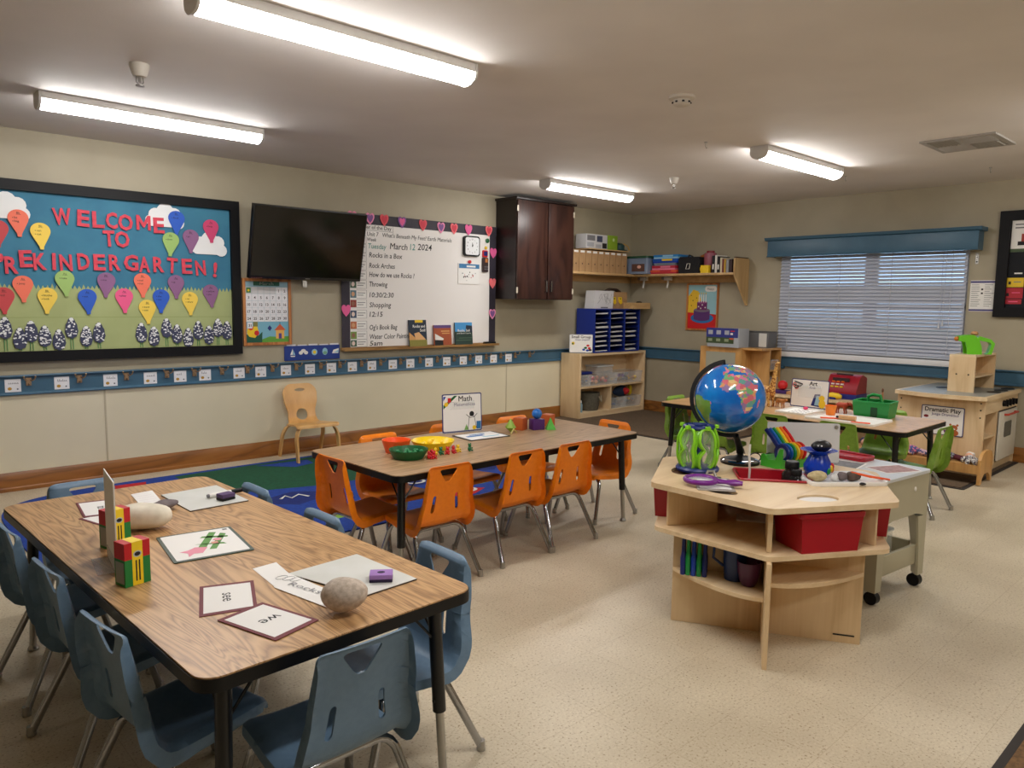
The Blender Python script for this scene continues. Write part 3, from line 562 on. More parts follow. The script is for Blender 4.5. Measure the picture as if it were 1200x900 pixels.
def d3(q, w_, h_):
    q.rect(-w_/2, h_*.6, w_/2, h_, -.0064, M('print_skyblue', (70, 150, 210), .6)); q.flat([(w_*.1, h_*.6), (w_*.15, h_*.88), (w_/2, h_*.85), (w_/2, h_*.55)], -.0066, slate); q.text('Rocks, Soil', 0, h_*.6, .024, white, -.007, 'c', w_*.7, .02); q.text('and Earth Layers', 0, h_*.5, .014, white, -.007, 'c', w_*.8); q.rect(-w_*.5, h_*.2, w_*.4, h_*.24, -.0066, M('print_pine', (70, 96, 76), .6)); q.rect(-w_*.3, h_*.3, w_*.5, h_*.34, -.0066, M('print_pine', (70, 96, 76), .6))
wbook(4.262, 1.162, 4.472, 'black and tan rock book, leftmost on the whiteboard tray', slate, d1); wbook(4.563, 1.108, 4.783, 'rust red canyon book in the middle of the whiteboard tray', rust, d2); wbook(4.834, 1.132, 5.062, 'blue and dark green landscape book, rightmost on the whiteboard tray', M('print_deepgreen', (38, 62, 54), .6), d3)
one('board_eraser', MB().box(-.075, -.02, 0, .075, .02, .028, blackp, .006), 'black felt eraser at the right end of the whiteboard tray', 'eraser', (5.3, YC-.045, .8945))

# ---- wall cabinet
t = T('wall_cabinet', 'dark brown two door cabinet hanging on the wall by the whiteboard', 'cabinet', (5.84, YC, 1.375)); cabm = wood('dark_cabinet', (64, 38, 30), (54, 30, 24), (40, 22, 18), 'z', 1.5, .32, 3); cabs = M('dark_cabinet_side', (34, 24, 22), .35)
q = WB(t).box(5.413, YC-.315, 1.375, 6.275, YC-.001, 2.405, cabs); P('body', q, t); P('cornice', WB(t).box(5.395, YC-.345, 2.405, 6.31, YC-.001, 2.43, cabs, .004), t)
for x0, x1, hx, hs in ((5.418, 5.858, 5.83, 1), (5.874, 6.272, 5.905, -1)):
    dr = P('door', WB(t).box(x0, YC-.337, 1.382, x1, YC-.3155, 2.40, cabm, .003), t); q = WB(t); q.tube([(hx, YC-.337, 1.455), (hx, YC-.362, 1.462), (hx, YC-.362, 1.573), (hx, YC-.337, 1.58)], .0085, chrome, 8); P('handle', q, dr)
    hxx = x0 if hs == 1 else x1
    for z in (1.47, 2.31): P('hinge', WB(t).box(hxx-.014, YC-.341, z-.03, hxx+.006, YC-.3372, z+.03, M('hinge_cream', (206, 196, 176), .4)), dr)

# ================================================================== corner shelf and what stands on it
ply = wood('shelf_ply', (206, 172, 122), (194, 158, 108), (172, 136, 88), 'x', 1.2, .45, 3, fine=.5); plyr = wood('shelf_ply_upright', (198, 166, 118), (186, 152, 104), (166, 132, 86), 'z', 1.2, .45, 3, fine=.5)
t = T('corner_shelf', 'light plywood corner shelf running from dark cabinet to cake poster', 'shelf', (7.4, 5.8, 1.675))
P('shelf_board', WB(t).box(6.30, YC-.30, 1.675, XC-.001, YC-.001, 1.70, ply, .003), t); P('shelf_board', WB(t).box(XC-.30, 4.43, 1.675, XC-.001, YC-.301, 1.70, ply, .003), t)
P('wall_cleat', WB(t).box(6.30, YC-.022, 1.60, XC-.03, YC-.001, 1.674, ply), t); P('wall_cleat', WB(t).box(XC-.022, 4.43, 1.60, XC-.001, YC-.03, 1.674, ply), t)
P('end_bracket', WB(t).prism([(XC-.30, 1.675), (XC-.30, 1.845), (XC-.285, 1.858), (XC-.02, 1.858), (XC-.001, 1.84), (XC-.001, 1.34), (XC-.03, 1.345)], 4.41, 4.43, plyr), t)
P('lip', WB(t).box(XC-.29, 4.408, 1.859, XC-.03, 4.432, 1.868, M('dark_lip', (70, 46, 34), .6)), t)
SZ = 1.701
for i in range(9):      # cardboard magazine files
    x = 6.33+.108*i; t = T('magazine_file', ('first', 'second', 'third', 'fourth', 'fifth', 'sixth', 'seventh', 'eighth', 'ninth')[i]+' cardboard magazine file from the dark wall cabinet', 'file', (x+.05, YC-.15, SZ), 0, 'cardboard magazine files')
    P('box', MB().prism([(-.13, 0), (-.13, .245), (.12, .262), (.12, 0)], -.05, .05, kraft, 'yz'), t); P('label_sticker', MB().box(-.035, -.1325, .215, .035, -.1308, .238, white), t); P('finger_hole', MB().flat(circ(0, .09, .009, None, 10), -.1304, M('hole_dark', (70, 52, 36), .8)), t)
one('thin_board', MB().box(-.36, -.13, 0, .36, .12, .012, ply), 'thin board laid flat on top of the cardboard files', 'board', (6.98, YC-.14, SZ+.263))
BZ = SZ+.277
t = T('picture_box', 'white carton with grey pictures on the board above the files', 'box', (6.80, YC-.14, BZ)); P('carton', MB().box(-.19, -.08, 0, .19, .08, .165, M('carton_white', (206, 206, 208), .6), .002), t)
q = MB()
for x0, z0, x1, z1, m in ((-.17, .09, -.03, .15, greyp), (.0, .08, .10, .15, M('print_navygrey', (70, 76, 100), .6)), (-.17, .02, -.05, .07, M('print_pale', (170, 172, 180), .6)), (.1, .01, .18, .07, ink), (-.02, .01, .08, .05, M('print_pale', (170, 172, 180), .6))): q.rect(x0, z0, x1, z1, -.0804, m)
P('picture_print', q, t)
t = T('green_box', 'lime green box beside the picture carton above the files', 'box', (7.095, YC-.14, BZ)); P('carton', MB().box(-.085, -.08, 0, .085, .08, .17, M('lime_box', (134, 168, 40), .6), .002), t); P('round_print', MB().flat(circ(.01, .12, .02, None, 12), -.0804, M('print_palelime', (200, 220, 150), .6)), t)
t = T('craft_pile', 'dark teal sun hat with yellow cord at the end of the upper board', 'hat', (7.29, YC-.15, BZ)); tealp = M('dark_teal', (26, 64, 66), .6)
P('brim', MB().lathe([(.06, 0), (.1, .004), (.11, .0), (.1, .012), (.07, .02)], tealp, n=20), t); P('crown', MB().lathe([(.072, .015), (.068, .07), (.04, .095), (0, .1)], tealp, n=20), t); P('cord', MB().tube([(.03, -.05, .09), (.09, -.07, .06), (.11, -.08, 0.01)], .007, M('cord_tan', (190, 150, 70), .6), 6), t)
# storage tote in the corner
t = T('storage_tote', 'translucent tote with dark green lid in the shelf corner', 'tote', (7.52, 5.72, SZ)); tb = M('tote_clear', (150, 170, 200), .3, alpha=.55)
P('tub', MB().prism(rrect(-.15, -.17, .15, .17, .03), 0.001, .19, tb, 'xy'), t); P('lid', MB().prism(rrect(-.16, -.18, .16, .18, .03), .19, .215, M('lid_green', (34, 74, 52), .5), 'xy', ), t); P('contents', MB().box(-.12, -.14, .004, .12, .14, .13, M('tote_contents', (120, 100, 96), .8), .01), t)
q = MB().box(-.1515, -.13, .03, -.1503, .06, .12, M('label_brown', (90, 60, 50), .6)); q.flat([(a, b2) for a, b2 in circ(-.05, .085, .03, .02, 10)], -.1518, M('label_peach', (222, 170, 150), .6), 'yz'); P('picture_label', q, t)
# board games
def gamebox(y0, y1, z0, h, label, c, c2, x0=XC-.29, x1=XC-.03, band=None):
    t = T('game_box', label, 'box', ((x0+x1)/2, (y0+y1)/2, z0), 0, 'boxes stacked on the corner shelf'); q = WB(t)
    P('tray', q.box(x0+.003, y0+.003, z0, x1-.003, y1-.003, z0+h*.55, c2), t); P('lid', WB(t).box(x0, y0, z0+h*.4, x1, y1, z0+h, c, .002), t)
    q = WB(t); q.box(x0-.0012, y0+(y1-y0)*.2, z0+h*.5, x0-.0003, y0+(y1-y0)*.62, z0+h*.9, band or c2); P('side_print', q, t)
gr = M('game_red', (180, 34, 60), .5); gr2 = M('game_orange', (214, 84, 56), .5); gb = M('game_blue', (40, 130, 200), .5); gy = M('game_grey', (120, 126, 134), .6)
gamebox(5.18, 5.55, SZ, .045, 'orange red game box at the bottom of the shelf stack', gr2, gr); gamebox(5.20, 5.53, SZ+.0455, .05, 'crimson game box, second in the shelf stack', gr, M('game_pink', (220, 120, 150), .5)); gamebox(5.2, 5.5, SZ+.096, .03, 'thin grey game box in the middle of the shelf stack', gy, gy)
gamebox(5.17, 5.52, SZ+.1265, .05, 'deep blue game box with yellow oval under the light blue one', M('game_blue2', (20, 84, 170), .5), blue, band=yellow); gamebox(5.16, 5.51, SZ+.177, .045, 'light blue game box on top of the shelf stack', gb, M('game_pale', (150, 200, 230), .5))
t = T('black_bag', 'black cloth bag with white outline mark on the corner shelf', 'bag', (7.56, 5.03, SZ)); bagm = mottled('bag_cloth', (16, 16, 20), (24, 24, 28), 30, .8)
P('body', MB().prism([(-.14, 0), (.135, 0), (.14, .17), (.12, .19), (-.13, .185), (-.15, .15)], -.1, .1, bagm, 'yz'), t); q = MB()
q.tube([(-.1015, .035, .05), (-.1015, -.01, .05), (-.1015, -.02, .11), (-.1015, .02, .11)], .004, white, 6, True); P('outline_mark', q, t); P('handle', MB().tube([(0, .08, .18), (0, .06, .215), (0, .02, .2), (0, 0, .18)], .008, bagm, 6), t)
one('orange_bowl', MB().lathe([(.10, 0), (.12, .03), (.1, .07), (.04, .085), (0, .088)], M('bowl_amber', (196, 112, 40), .5), n=20), 'amber dome lid peeking over the black bag on the shelf', 'lid', (7.66, 4.93, SZ+.14), 0)
bpy.data.objects['orange_bowl'].scale = (.4, .7, 1)
t = T('pink_jar', 'dusky pink jar with red lid behind the yellow cup', 'jar', (7.54, 4.795, SZ)); P('jar', MB().lathe([(.06, 0), (.068, .02), (.072, .2), (.066, .225), (0, .225)], M('dusky_pink', (150, 82, 98), .4), n=20), t); P('lid', MB().lathe([(.045, .2255), (.045, .25), (0, .255)], M('jar_red', (140, 30, 44), .4), n=16), t)
t = T('yellow_cup', 'small bright yellow toy cup on the shelf edge', 'cup', (7.455, 4.80, SZ)); P('cup', MB().prism(rrect(-.032, -.055, .032, .05, .012), 0, .085, yellow, 'xy'), t); P('handle', MB().tube([(0, .05, .02), (0, .068, .03), (0, .068, .06), (0, .05, .068)], .006, yellow, 6), t)
for i, (y, wd, h, c, lab) in enumerate(((4.70, .03, .19, (28, 28, 34), 'black spined book standing near the shelf end'), (4.665, .026, .195, (226, 222, 214), 'white spined book standing near the shelf end'), (4.635, .03, .18, (20, 20, 26), 'black book with white patches near the shelf end'), (4.60, .022, .165, (206, 196, 170), 'cream book standing near the shelf end'), (4.575, .02, .15, (120, 60, 50), 'thin brown book standing at the shelf end'), (4.552, .018, .145, (200, 160, 60), 'thin ochre book standing at the shelf end'), (4.52, .03, .14, (150, 150, 150), 'grey book standing by the end bracket'), (4.48, .03, .145, (60, 40, 40), 'dark brown book against the end bracket'))):
    t = T('shelf_book', lab, 'book', (7.56, y, SZ), 0, 'books at the end of the corner shelf'); P('cover', MB().box(-.11, -wd/2, 0, .10, wd/2, h, M('bookc_%d' % i, c, .6)), t); P('pages', MB().box(-.105, -wd/2+.003, .003, .101, wd/2-.003, h+.0008, paper), t)
    if i in (0, 2): P('spine_print', MB().box(-.1108, -wd/2+.006, h*.2, -.1101, wd/2-.006, h*.5, white), t)
for y, lab in ((5.79, 'white sensor with hanging tab, nearer the corner, under the shelf'), (5.43, 'white sensor with hanging tab above the mail sorter side of the poster')):
    t = T('shelf_hook', lab, 'hook', (XC-.09, y, 1.66), 0, 'white hooks below the shelf'); wp = M('hook_white', (206, 204, 198), .45)
    P('plate', MB().box(-.02, -.05, -.03, .02, .05, .0145, wp, .004), t); P('dial', MB().box(-.022, .052, -.02, .012, .085, .01, greyp, .003), t); P('tab', MB().tube([(0, 0, -.03), (-.004, 0, -.07), (-.008, .004, -.10), (-.012, .006, -.12)], .012, wp, 8), t)

# ================================================================== corner bookcase, mail sorter, sign
FZ = .0115
t = T('low_bookcase', 'pale maple low bookcase in the corner with bins on its shelves', 'bookcase', (7.05, 5.9, FZ)); bx0, bx1, by0, by1, bz = 6.43, 7.655, 5.745, 6.045, .765
for x in (bx0, bx1-.025): P('side_panel', WB(t).box(x, by0, FZ, x+.025, by1, bz, maplev, .003), t)
P('top', WB(t).box(bx0+.0255, by0+.004, bz-.03, bx1-.0255, by1, bz-.004, maple), t); P('back_panel', WB(t).box(bx0+.026, by1-.012, .05, bx1-.026, by1-.001, bz-.031, maple), t)
for z in (.355, .052): P('shelf', WB(t).box(bx0+.0255, by0+.008, z, bx1-.0255, by1-.0125, z+.022, maple), t)
P('plinth', WB(t).box(bx0+.0255, by0+.012, FZ, bx1-.0255, by0+.03, .0515, maple), t); P('divider', WB(t).box(7.0, by0+.012, .0745, 7.022, by1-.0125, .3545, maplev), t)
def toybin(name, x0, x1, y0, y1, z0, h, label, fills, group='bins on the low bookcase', m=None, n=16):
    t = T(name, label, 'bin', ((x0+x1)/2, (y0+y1)/2, z0), 0, group); W, D = (x1-x0)/2, (y1-y0)/2; m = m or clear; tk = .003
    q = MB().box(-W+.01, -D+.01, .0005, W-.01, D-.01, tk, m)
    for s_ in (-1, 1):
        q.add([(s_*(W-.01), -D+.01, 0), (s_*(W-.01), D-.01, 0), (s_*W, D, h), (s_*W, -D, h)], [(0, 1, 2, 3)], m); q.add([(-W+.01, s_*(D-.01), 0), (W-.01, s_*(D-.01), 0), (W, s_*D, h), (-W, s_*D, h)], [(0, 1, 2, 3)], m)
    P('tub', q, t); q = MB()
    q.tube([(a, b2, h) for a, b2 in rrect(-W, -D, W, D, .012, 2)], .004, m, 6, True); P('rim', q, t)
    if fills:
        q = MB(); rr_ = random.Random(int(x0*1000+z0*77))
        for k in range(n): r_ = rr_.uniform(.016, .03); q.ell((rr_.uniform(-W+.04, W-.04), rr_.uniform(-D+.035, D-.035), r_+rr_.uniform(.0, h*.55)), (r_, r_*.8, r_*.8), fills[k % len(fills)], 8, 5, .06, k)
        P('toy_filling', q, t, kind='stuff')
    return t
woodm = M('toy_wood', (190, 140, 90), .6)
toybin('toy_bin', 6.47, 6.66, 5.76, 6.02, .378, .13, 'clear bin leftmost on the middle shelf of the corner bookcase', [M('dull_pink', (170, 110, 130), .6), greyp, M('dull_blue', (70, 90, 140), .6)], n=10)
toybin('toy_bin', 6.67, 7.14, 5.76, 6.02, .378, .12, 'wide clear bin of red and tan toys on the middle shelf', [M('toy_pinkred', (190, 60, 80), .6), woodm, rbrt, M('toy_peach', (220, 150, 120), .6)], n=26)
toybin('toy_bin', 7.15, 7.62, 5.76, 6.02, .378, .13, 'clear bin of yellow and purple toys at the right of the middle shelf', [yellow, M('toy_violet', (120, 80, 140), .6), woodm, greyp], n=22)
t = T('clear_box', 'clear lidded box stacked on the wide bin of red toys', 'box', (6.95, 5.9, .499), 0, 'bins on the low bookcase'); P('tub', MB().prism(rrect(-.14, -.1, .14, .1, .015), 0, .09, clear, 'xy'), t); P('lid', MB().prism(rrect(-.148, -.108, .148, .108, .015), .0905, .105, M('lid_frost', (214, 220, 222), .4, alpha=.6), 'xy'), t)
one('blue_folder', MB().box(-.11, -.09, 0, .11, .09, .03, navy, .004), 'dark blue folder lying over the leftmost bin of the bookcase', 'folder', (6.60, 5.89, .5125))
t = T('fabric_basket', 'grey green fabric basket with rope handle on the bottom shelf', 'basket', (6.76, 5.885, .0745)); fb = mottled('basket_felt', (96, 92, 78), (84, 80, 68), 40, .9, .3, 200)
P('body', MB().lathe([(.11, .0), (.125, .06), (.13, .21), (.124, .21), (.118, .06), (.1, .01), (0, .01)], fb, n=24, sx=1.08, sy=.9), t); P('handle', MB().tube([(.05, -.108, .17), (.065, -.125, .12), (.085, -.122, .10), (.105, -.105, .12), (.115, -.085, .17)], .007, M('rope', (150, 140, 116), .8), 6), t)
for i, x in enumerate((6.475, 6.515)):
    t = T('glue_bottle', ('pale blue bottle by the side panel on the bottom shelf', 'pale blue bottle touching the fabric basket on the bottom shelf')[i], 'bottle', (x+.008, 5.80, .0745), 0, 'bottles beside the basket'); P('bottle', MB().lathe([(.018, 0), (.019, .09), (.01, .105), (.008, .115), (0, .115)], M('bottle_paleblue', (130, 160, 170), .4), n=12), t); P('cap', MB().lathe([(.009, .1155), (.005, .14), (0, .14)], white, n=10), t)
toybin('toy_bin', 7.04, 7.33, 5.765, 6.02, .0745, .125, 'empty looking clear bin at the left of the lower right shelf', [greyp, M('dull_blue', (70, 90, 140), .6)], n=6)
toybin('toy_bin', 7.335, 7.62, 5.765, 6.02, .0745, .125, 'clear bin with a yellow toy at the right of the lower shelf', [yellow, woodm, greyp], n=8)
t = T('soft_toy_heap', 'dark blue, red and yellow plush toy lying on the lower bins', 'toy', (7.36, 5.88, .2045)); P('body', MB().ell((-.02, 0, .06), (.15, .09, .06), M('plush_navy', (22, 40, 66), .9), 14, 8, .08, 3), t); P('belly', MB().ell((.0, -.06, .06), (.06, .05, .042), M('plush_red', (180, 26, 30), .9), 12, 8, .05, 4), t); P('arm', MB().ell((.14, -.02, .06), (.028, .03, .07), M('plush_yellow', (200, 170, 30), .9), 10, 6, .05, 5), t)
# mail sorter
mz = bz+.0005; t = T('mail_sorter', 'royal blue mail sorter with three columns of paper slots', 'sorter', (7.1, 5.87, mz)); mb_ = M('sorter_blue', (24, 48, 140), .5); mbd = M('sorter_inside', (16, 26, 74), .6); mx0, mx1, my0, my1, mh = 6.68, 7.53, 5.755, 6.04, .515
for x in (mx0, mx1-.012): P('side_panel', WB(t).box(x, my0, mz, x+.012, my1, mz+mh, mb_), t)
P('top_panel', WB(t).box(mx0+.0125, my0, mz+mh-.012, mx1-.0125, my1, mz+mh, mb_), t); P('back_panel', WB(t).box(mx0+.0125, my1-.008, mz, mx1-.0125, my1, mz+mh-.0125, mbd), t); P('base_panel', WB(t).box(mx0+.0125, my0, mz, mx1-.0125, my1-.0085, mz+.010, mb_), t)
cw3 = (mx1-mx0-.024)/3
for i in (1, 2): P('divider', WB(t).box(mx0+.012+cw3*i-.005, my0+.002, mz+.0105, mx0+.012+cw3*i+.005, my1-.0085, mz+mh-.0125, mb_), t)
for i in range(3):
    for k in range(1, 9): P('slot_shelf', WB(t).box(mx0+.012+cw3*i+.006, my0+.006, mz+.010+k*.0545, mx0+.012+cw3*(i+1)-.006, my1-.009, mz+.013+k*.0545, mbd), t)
n_ = 0
for i in range(3):
    for k in range(9):
        n_ += 1
        if rnd.random() < .12: continue
        q = MB(); zz = .0008; L_ = rnd.uniform(.19, .225)
        for j in range(rnd.randint(1, 3)): dx = rnd.uniform(-.012, .012); q.add([(dx-L_/2, -.12-rnd.uniform(0, .02), zz), (dx+L_/2, -.12-rnd.uniform(0, .02), zz+rnd.uniform(0, .012)), (dx+L_/2, .1, zz+.001), (dx-L_/2, .1, zz+.001), (dx-L_/2, -.12, zz+.004), (dx+L_/2, -.122, zz+.014), (dx+L_/2, .1, zz+.003), (dx-L_/2, .1, zz+.003)], [(3, 2, 1, 0), (4, 5, 6, 7), (0, 1, 5, 4), (1, 2, 6, 5), (2, 3, 7, 6), (3, 0, 4, 7)], paper); zz += .006
        one('paper_sheaf', q, 'papers in the '+('left', 'middle', 'right')[i]+' column of the blue mail sorter, '+('bottom', 'second', 'third', 'fourth', 'fifth', 'sixth', 'seventh', 'eighth', 'top')[k]+(' slot' if k in (0, 8) else ' slot from below'), 'papers', (mx0+.012+cw3*(i+.5), my0+.15, mz+.0133+k*.0545 if k else mz+.0105), 0, 'papers in the mail sorter slots')
mt = mz+mh+.0005
t = T('drawing_carton', 'white box with line drawing leaning on top of the blue sorter', 'box', (6.88, 5.86, mt)); P('carton', MB().prism([(-.19, 0), (.16, 0), (.175, .21), (-.165, .21)], -.07, .07, M('carton_white', (206, 206, 208), .6)), t); q = MB()
for k in range(9): a = rnd.uniform(-.12, .1); q.tube([(a, -.0705, rnd.uniform(.04, .18)), (a+.04, -.0705, rnd.uniform(.04, .18)), (a+.07, -.0705, rnd.uniform(.04, .18))], .0016, greyp, 4)
q.rect(-.06, .005, .07, .02, -.0706, greyp); P('line_drawing', q, t)
t = T('brown_carton', 'brown cardboard box behind the white box on the sorter', 'box', (7.22, 5.93, mt)); P('carton', MB().box(-.165, -.09, 0, .15, .09, .20, kraft), t); P('dark_top', MB().tube([(-.16, 0, .205), (-.08, 0, .235), (.04, 0, .23), (.1, 0, .205)], .022, M('dark_cloth', (60, 44, 34), .9), 8, flatten=(1.6, .7)), t)
for x, lab in ((7.12, 'yellow note hanging at the left on the brown box'), (7.235, 'yellow note hanging at the right on the brown box')): 
    t = T('yellow_note', lab, 'note', (x, 5.838, mt+.05), 0, 'yellow notes on the sorter'); q = MB().add([(-.038, 0, .09), (.03, 0, .09), (.04, -.004, .02), (.0, -.012, 0), (-.03, -.004, .03), (-.038, .001, .09), (.03, .001, .09), (.04, -.003, .02), (0, -.011, 0), (-.03, -.003, .03)], [(4, 3, 2, 1, 0), (5, 6, 7, 8, 9)], yellow); P('sheet', q, t); P('ink_mark', MB().box(-.01, -.0035, .055, .012, -.0015, .075, ink), t)
t = T('wooden_tray', 'shallow wooden tray with dark things at the sorter corner', 'tray', (7.47, 5.79, mt)); P('tray', MB().box(-.16, -.11, 0, .16, .11, .006, ply).box(-.16, -.11, .006, .16, -.098, .075, ply).box(-.16, .098, .006, .16, .11, .075, ply).box(-.16, -.098, .006, -.148, .098, .075, ply).box(.148, -.098, .006, .16, .098, .075, ply), t)
q = MB()
for k in range(10): q.ell((rnd.uniform(-.12, .12), rnd.uniform(-.07, .07), rnd.uniform(.03, .085)), (.04, .03, .018), [M('dark_cloth', (60, 44, 34), .9), M('dark_plum', (70, 40, 52), .8), ink][k % 3], 8, 5, .08, k)
P('tray_filling', q, t, kind='stuff')
# ---- picture signs (area signs)
def sign(name, label, loc, rz, W, Hh, title, sub, deco, edge=navy, lean=0., stand=True):
    t = T(name, label, 'sign', loc, rz); X = Matrix.Rotation(lean, 4, 'X'); q = MB(X).prism(rrect(-W/2, .004, W/2, Hh, .01, 3), -.0015, .0015, edge); P('card', q, t)
    q = MB(X); q.flat(rrect(-W/2+.006, .010, W/2-.006, Hh-.006, .008, 3), -.0018, paper); P('face', q, t); q = MB(X)
    q.text(title, W*.08 if deco == 'math' or deco == 'art' else 0, Hh*.80, Hh*.14, ink, -.0022, 'c', None if deco in ('math', 'art') else W*.84, .02); q.text(sub, W*.06, Hh*.68, Hh*.085, M('print_purple', (70, 60, 120), .6), -.0022, 'c', None, .01); P('lettering', q, t); q = MB(X); y = -.0022
    if deco == 'math':
        q.flat([(-W*.47, Hh*.94), (-W*.40, Hh*.94), (-W*.47, Hh*.82)], y, blue); q.flat([(-W*.47, Hh*.62), (-W*.47, Hh*.72), (-W*.2, Hh*.95), (-W*.12, Hh*.95)], y-.0002, dgreen); q.rect(-W*.36, Hh*.78, -W*.28, Hh*.9, y-.0004, rbrt); q.flat(circ(-W*.4, Hh*.74, W*.05, None, 10), y-.0006, yellow); P('corner_print', q, t); q = MB(X); q.flat(circ(W*.24, Hh*.46, W*.06, None, 12), y, ink); q.flat([(W*.14, Hh*.08), (W*.18, Hh*.4), (W*.3, Hh*.4), (W*.36, Hh*.08)], y-.0002, paper)
        q.tube([(W*.14, y, Hh*.08), (W*.18, y, Hh*.4), (W*.3, y, Hh*.4), (W*.36, y, Hh*.08)], .0016, ink, 4); q.tube([(W*.1, y, Hh*.45), (W*.2, y, Hh*.36), (W*.3, y, Hh*.38), (W*.38, y, Hh*.46)], .0016, ink, 4); q.rect(W*.36, Hh*.06, W*.47, Hh*.26, y-.0004, M('sign_blue', (30, 110, 170), .6)); q.flat([(W*.04, Hh*.05), (W*.1, Hh*.2), (W*.16, Hh*.05)], y-.0004, M('sign_green', (120, 170, 90), .6)); q.flat(circ(W*.3, Hh*.1, W*.05, None, 10), y-.0006, yellow)
    elif deco == 'art':
        for a in ((-.42, .9, -.2, .82), (-.40, .66, -.22, .78), (-.44, .78, -.25, .74)): q.tube([(W*a[0], y, Hh*a[1]), (W*a[2], y, Hh*a[3])], .005, ink, 5)
        for cx, cz in ((-.42, .78), (-.36, .70)): q.tube([(u, y, v_) for u, v_ in circ(W*cx, Hh*cz, .014, None, 10)], .003, rbrt, 4, True)
        P('tool_print', q, t); q = MB(X)
        q.flat([(W*.06, Hh*.1), (W*.14, Hh*.5), (W*.28, Hh*.52), (W*.34, Hh*.06)], y, navy); q.flat([(W*.15, Hh*.12), (W*.19, Hh*.46), (W*.27, Hh*.46), (W*.28, Hh*.12)], y-.0003, M('sign_sky', (150, 190, 210), .6)); q.flat(circ(W*.33, Hh*.38, W*.08, Hh*.1, 12), y-.0006, yellow); q.flat(circ(W*.35, Hh*.18, W*.09, Hh*.15, 12), y-.0005, yellow)
    elif deco == 'drama':
        q.flat(circ(W*.28, Hh*.3, W*.09, Hh*.1, 12), y, M('bear_brown', (176, 94, 40), .6)); q.flat(circ(W*.28, Hh*.13, W*.12, Hh*.11, 12), y-.0002, M('bear_brown', (176, 94, 40), .6)); q.flat(circ(W*.2, Hh*.4, W*.03, None, 8), y-.0002, M('bear_brown', (176, 94, 40), .6)); q.flat(circ(W*.36, Hh*.4, W*.03, None, 8), y-.0002, M('bear_brown', (176, 94, 40), .6)); q.flat(circ(W*.28, Hh*.26, W*.04, Hh*.03, 8), y-.0006, white)
        q.flat([(W*.1, Hh*.05), (W*.04, Hh*.2), (W*.14, Hh*.22), (W*.2, Hh*.05)], y-.0008, M('sign_violet', (110, 50, 110), .6)); q.flat(circ(-W*.38, Hh*.62, W*.06, Hh*.05, 10), y, M('sign_maroon', (130, 30, 40), .6)); q.flat([(-W*.45, Hh*.1), (-W*.42, Hh*.5), (-W*.3, Hh*.4), (-W*.28, Hh*.1)], y, M('sign_teal', (90, 150, 160), .6))
    else:
        q.flat(circ(-W*.34, Hh*.52, W*.07, None, 10), y, yellow); q.flat(circ(-W*.36, Hh*.5, W*.04, None, 8), y-.0002, dgreen)
        for cx, cz, m in ((.3, .4, rbrt), (.2, .28, dgreen), (.36, .26, rbrt), (.12, .18, blue), (.28, .14, blue), (.4, .16, ink)): q.flat(circ(W*cx, Hh*cz, W*.07, Hh*.06, 8), y-.0004, m)
    P('picture_print', q, t)
    if stand: P('stand', MB().box(-W/2, -.02, 0, W/2, .055, .003, clear).prism([(.003, .003), (.05, .003), (.006, Hh*.8)], -W*.3, W*.3, clear, 'yz'), t)
    return t
sign('area_sign', 'white Small Group picture sign on the corner bookcase', (6.555, 5.85, bz+.0005), math.radians(-42), .27, .215, 'Small Group', 'Grupo pequeño', 'group', edge=M('sign_edge_grey', (200, 200, 204), .5))

# ================================================================== right wall
def RT(name, label, cat, y, z, off=0., group=None): return T(name, label, cat, (XC-off, y, z), -PI/2, group)      # local x runs to the right, local -y into the room
t = RT('cake_poster', 'wood framed birthday cake poster under the corner shelf', 'poster', 4.99, 1.04); q = MB()
def fbar(q, W, Hh, wd, d, m):
    for pts in ([(-W, 0), (W, 0), (W-wd, wd), (-W+wd, wd)], [(-W, Hh), (W, Hh), (W-wd, Hh-wd), (-W+wd, Hh-wd)], [(-W, 0), (-W+wd, wd), (-W+wd, Hh-wd), (-W, Hh)], [(W, 0), (W-wd, wd), (W-wd, Hh-wd), (W, Hh)]): q.prism(pts, -d, -.0008, m)
W, Hh = .215, .555; fbar(q, W, Hh, .02, .022, oakf); P('frame', q, t); q = MB().box(-W+.015, -.010, .015, W-.015, -.001, Hh-.015, M('poster_sky', (150, 196, 206), .6)); y = -.0104
q.flat([(-W+.02, .02), (W-.02, .02), (W-.02, .19), (-W+.02, .22)], y, rbrt); q.flat([(-W+.02, .21), (-W+.02, .40), (-.13, .48), (-.06, .46), (-.02, .36), (-.05, .2)], y-.0003, M('poster_yellow', (232, 190, 50), .6)); q.flat(circ(.0, .145, .155, .06, 20), y-.0006, M('poster_blue', (40, 116, 180), .6))
q.flat([(-.115, .14), (-.115, .24), (.105, .24), (.105, .14)], y-.0009, M('cake_purple', (92, 48, 112), .6)); q.flat(circ(-.005, .14, .11, .03, 14), y-.0010, M('cake_purple', (92, 48, 112), .6)); q.flat(circ(-.005, .24, .11, .025, 14), y-.0012, M('cake_grey', (120, 110, 124), .6)); q.flat([(-.07, .24), (-.07, .33), (.065, .33), (.065, .24)], y-.0014, M('cake_plum', (110, 40, 100), .6)); q.flat(circ(-.002, .33, .068, .014, 12), y-.0016, M('cake_pink', (150, 70, 130), .6))
for k in range(4): q.rect(-.05+.03*k, .33, -.038+.03*k, .42, y-.0018, white); q.flat(circ(-.044+.03*k, .435, .006, .012, 8), y-.002, yellow)
for a, b2 in ((-.05, .28), (0, .3), (.04, .27), (-.02, .26)): q.flat(circ(a, b2, .009, None, 8), y-.002, white)
for a, b2 in ((-.13, .35), (-.08, .38), (-.15, .29), (-.155, .41)): q.flat(circ(a, b2, .007, None, 6), y-.001, ink)
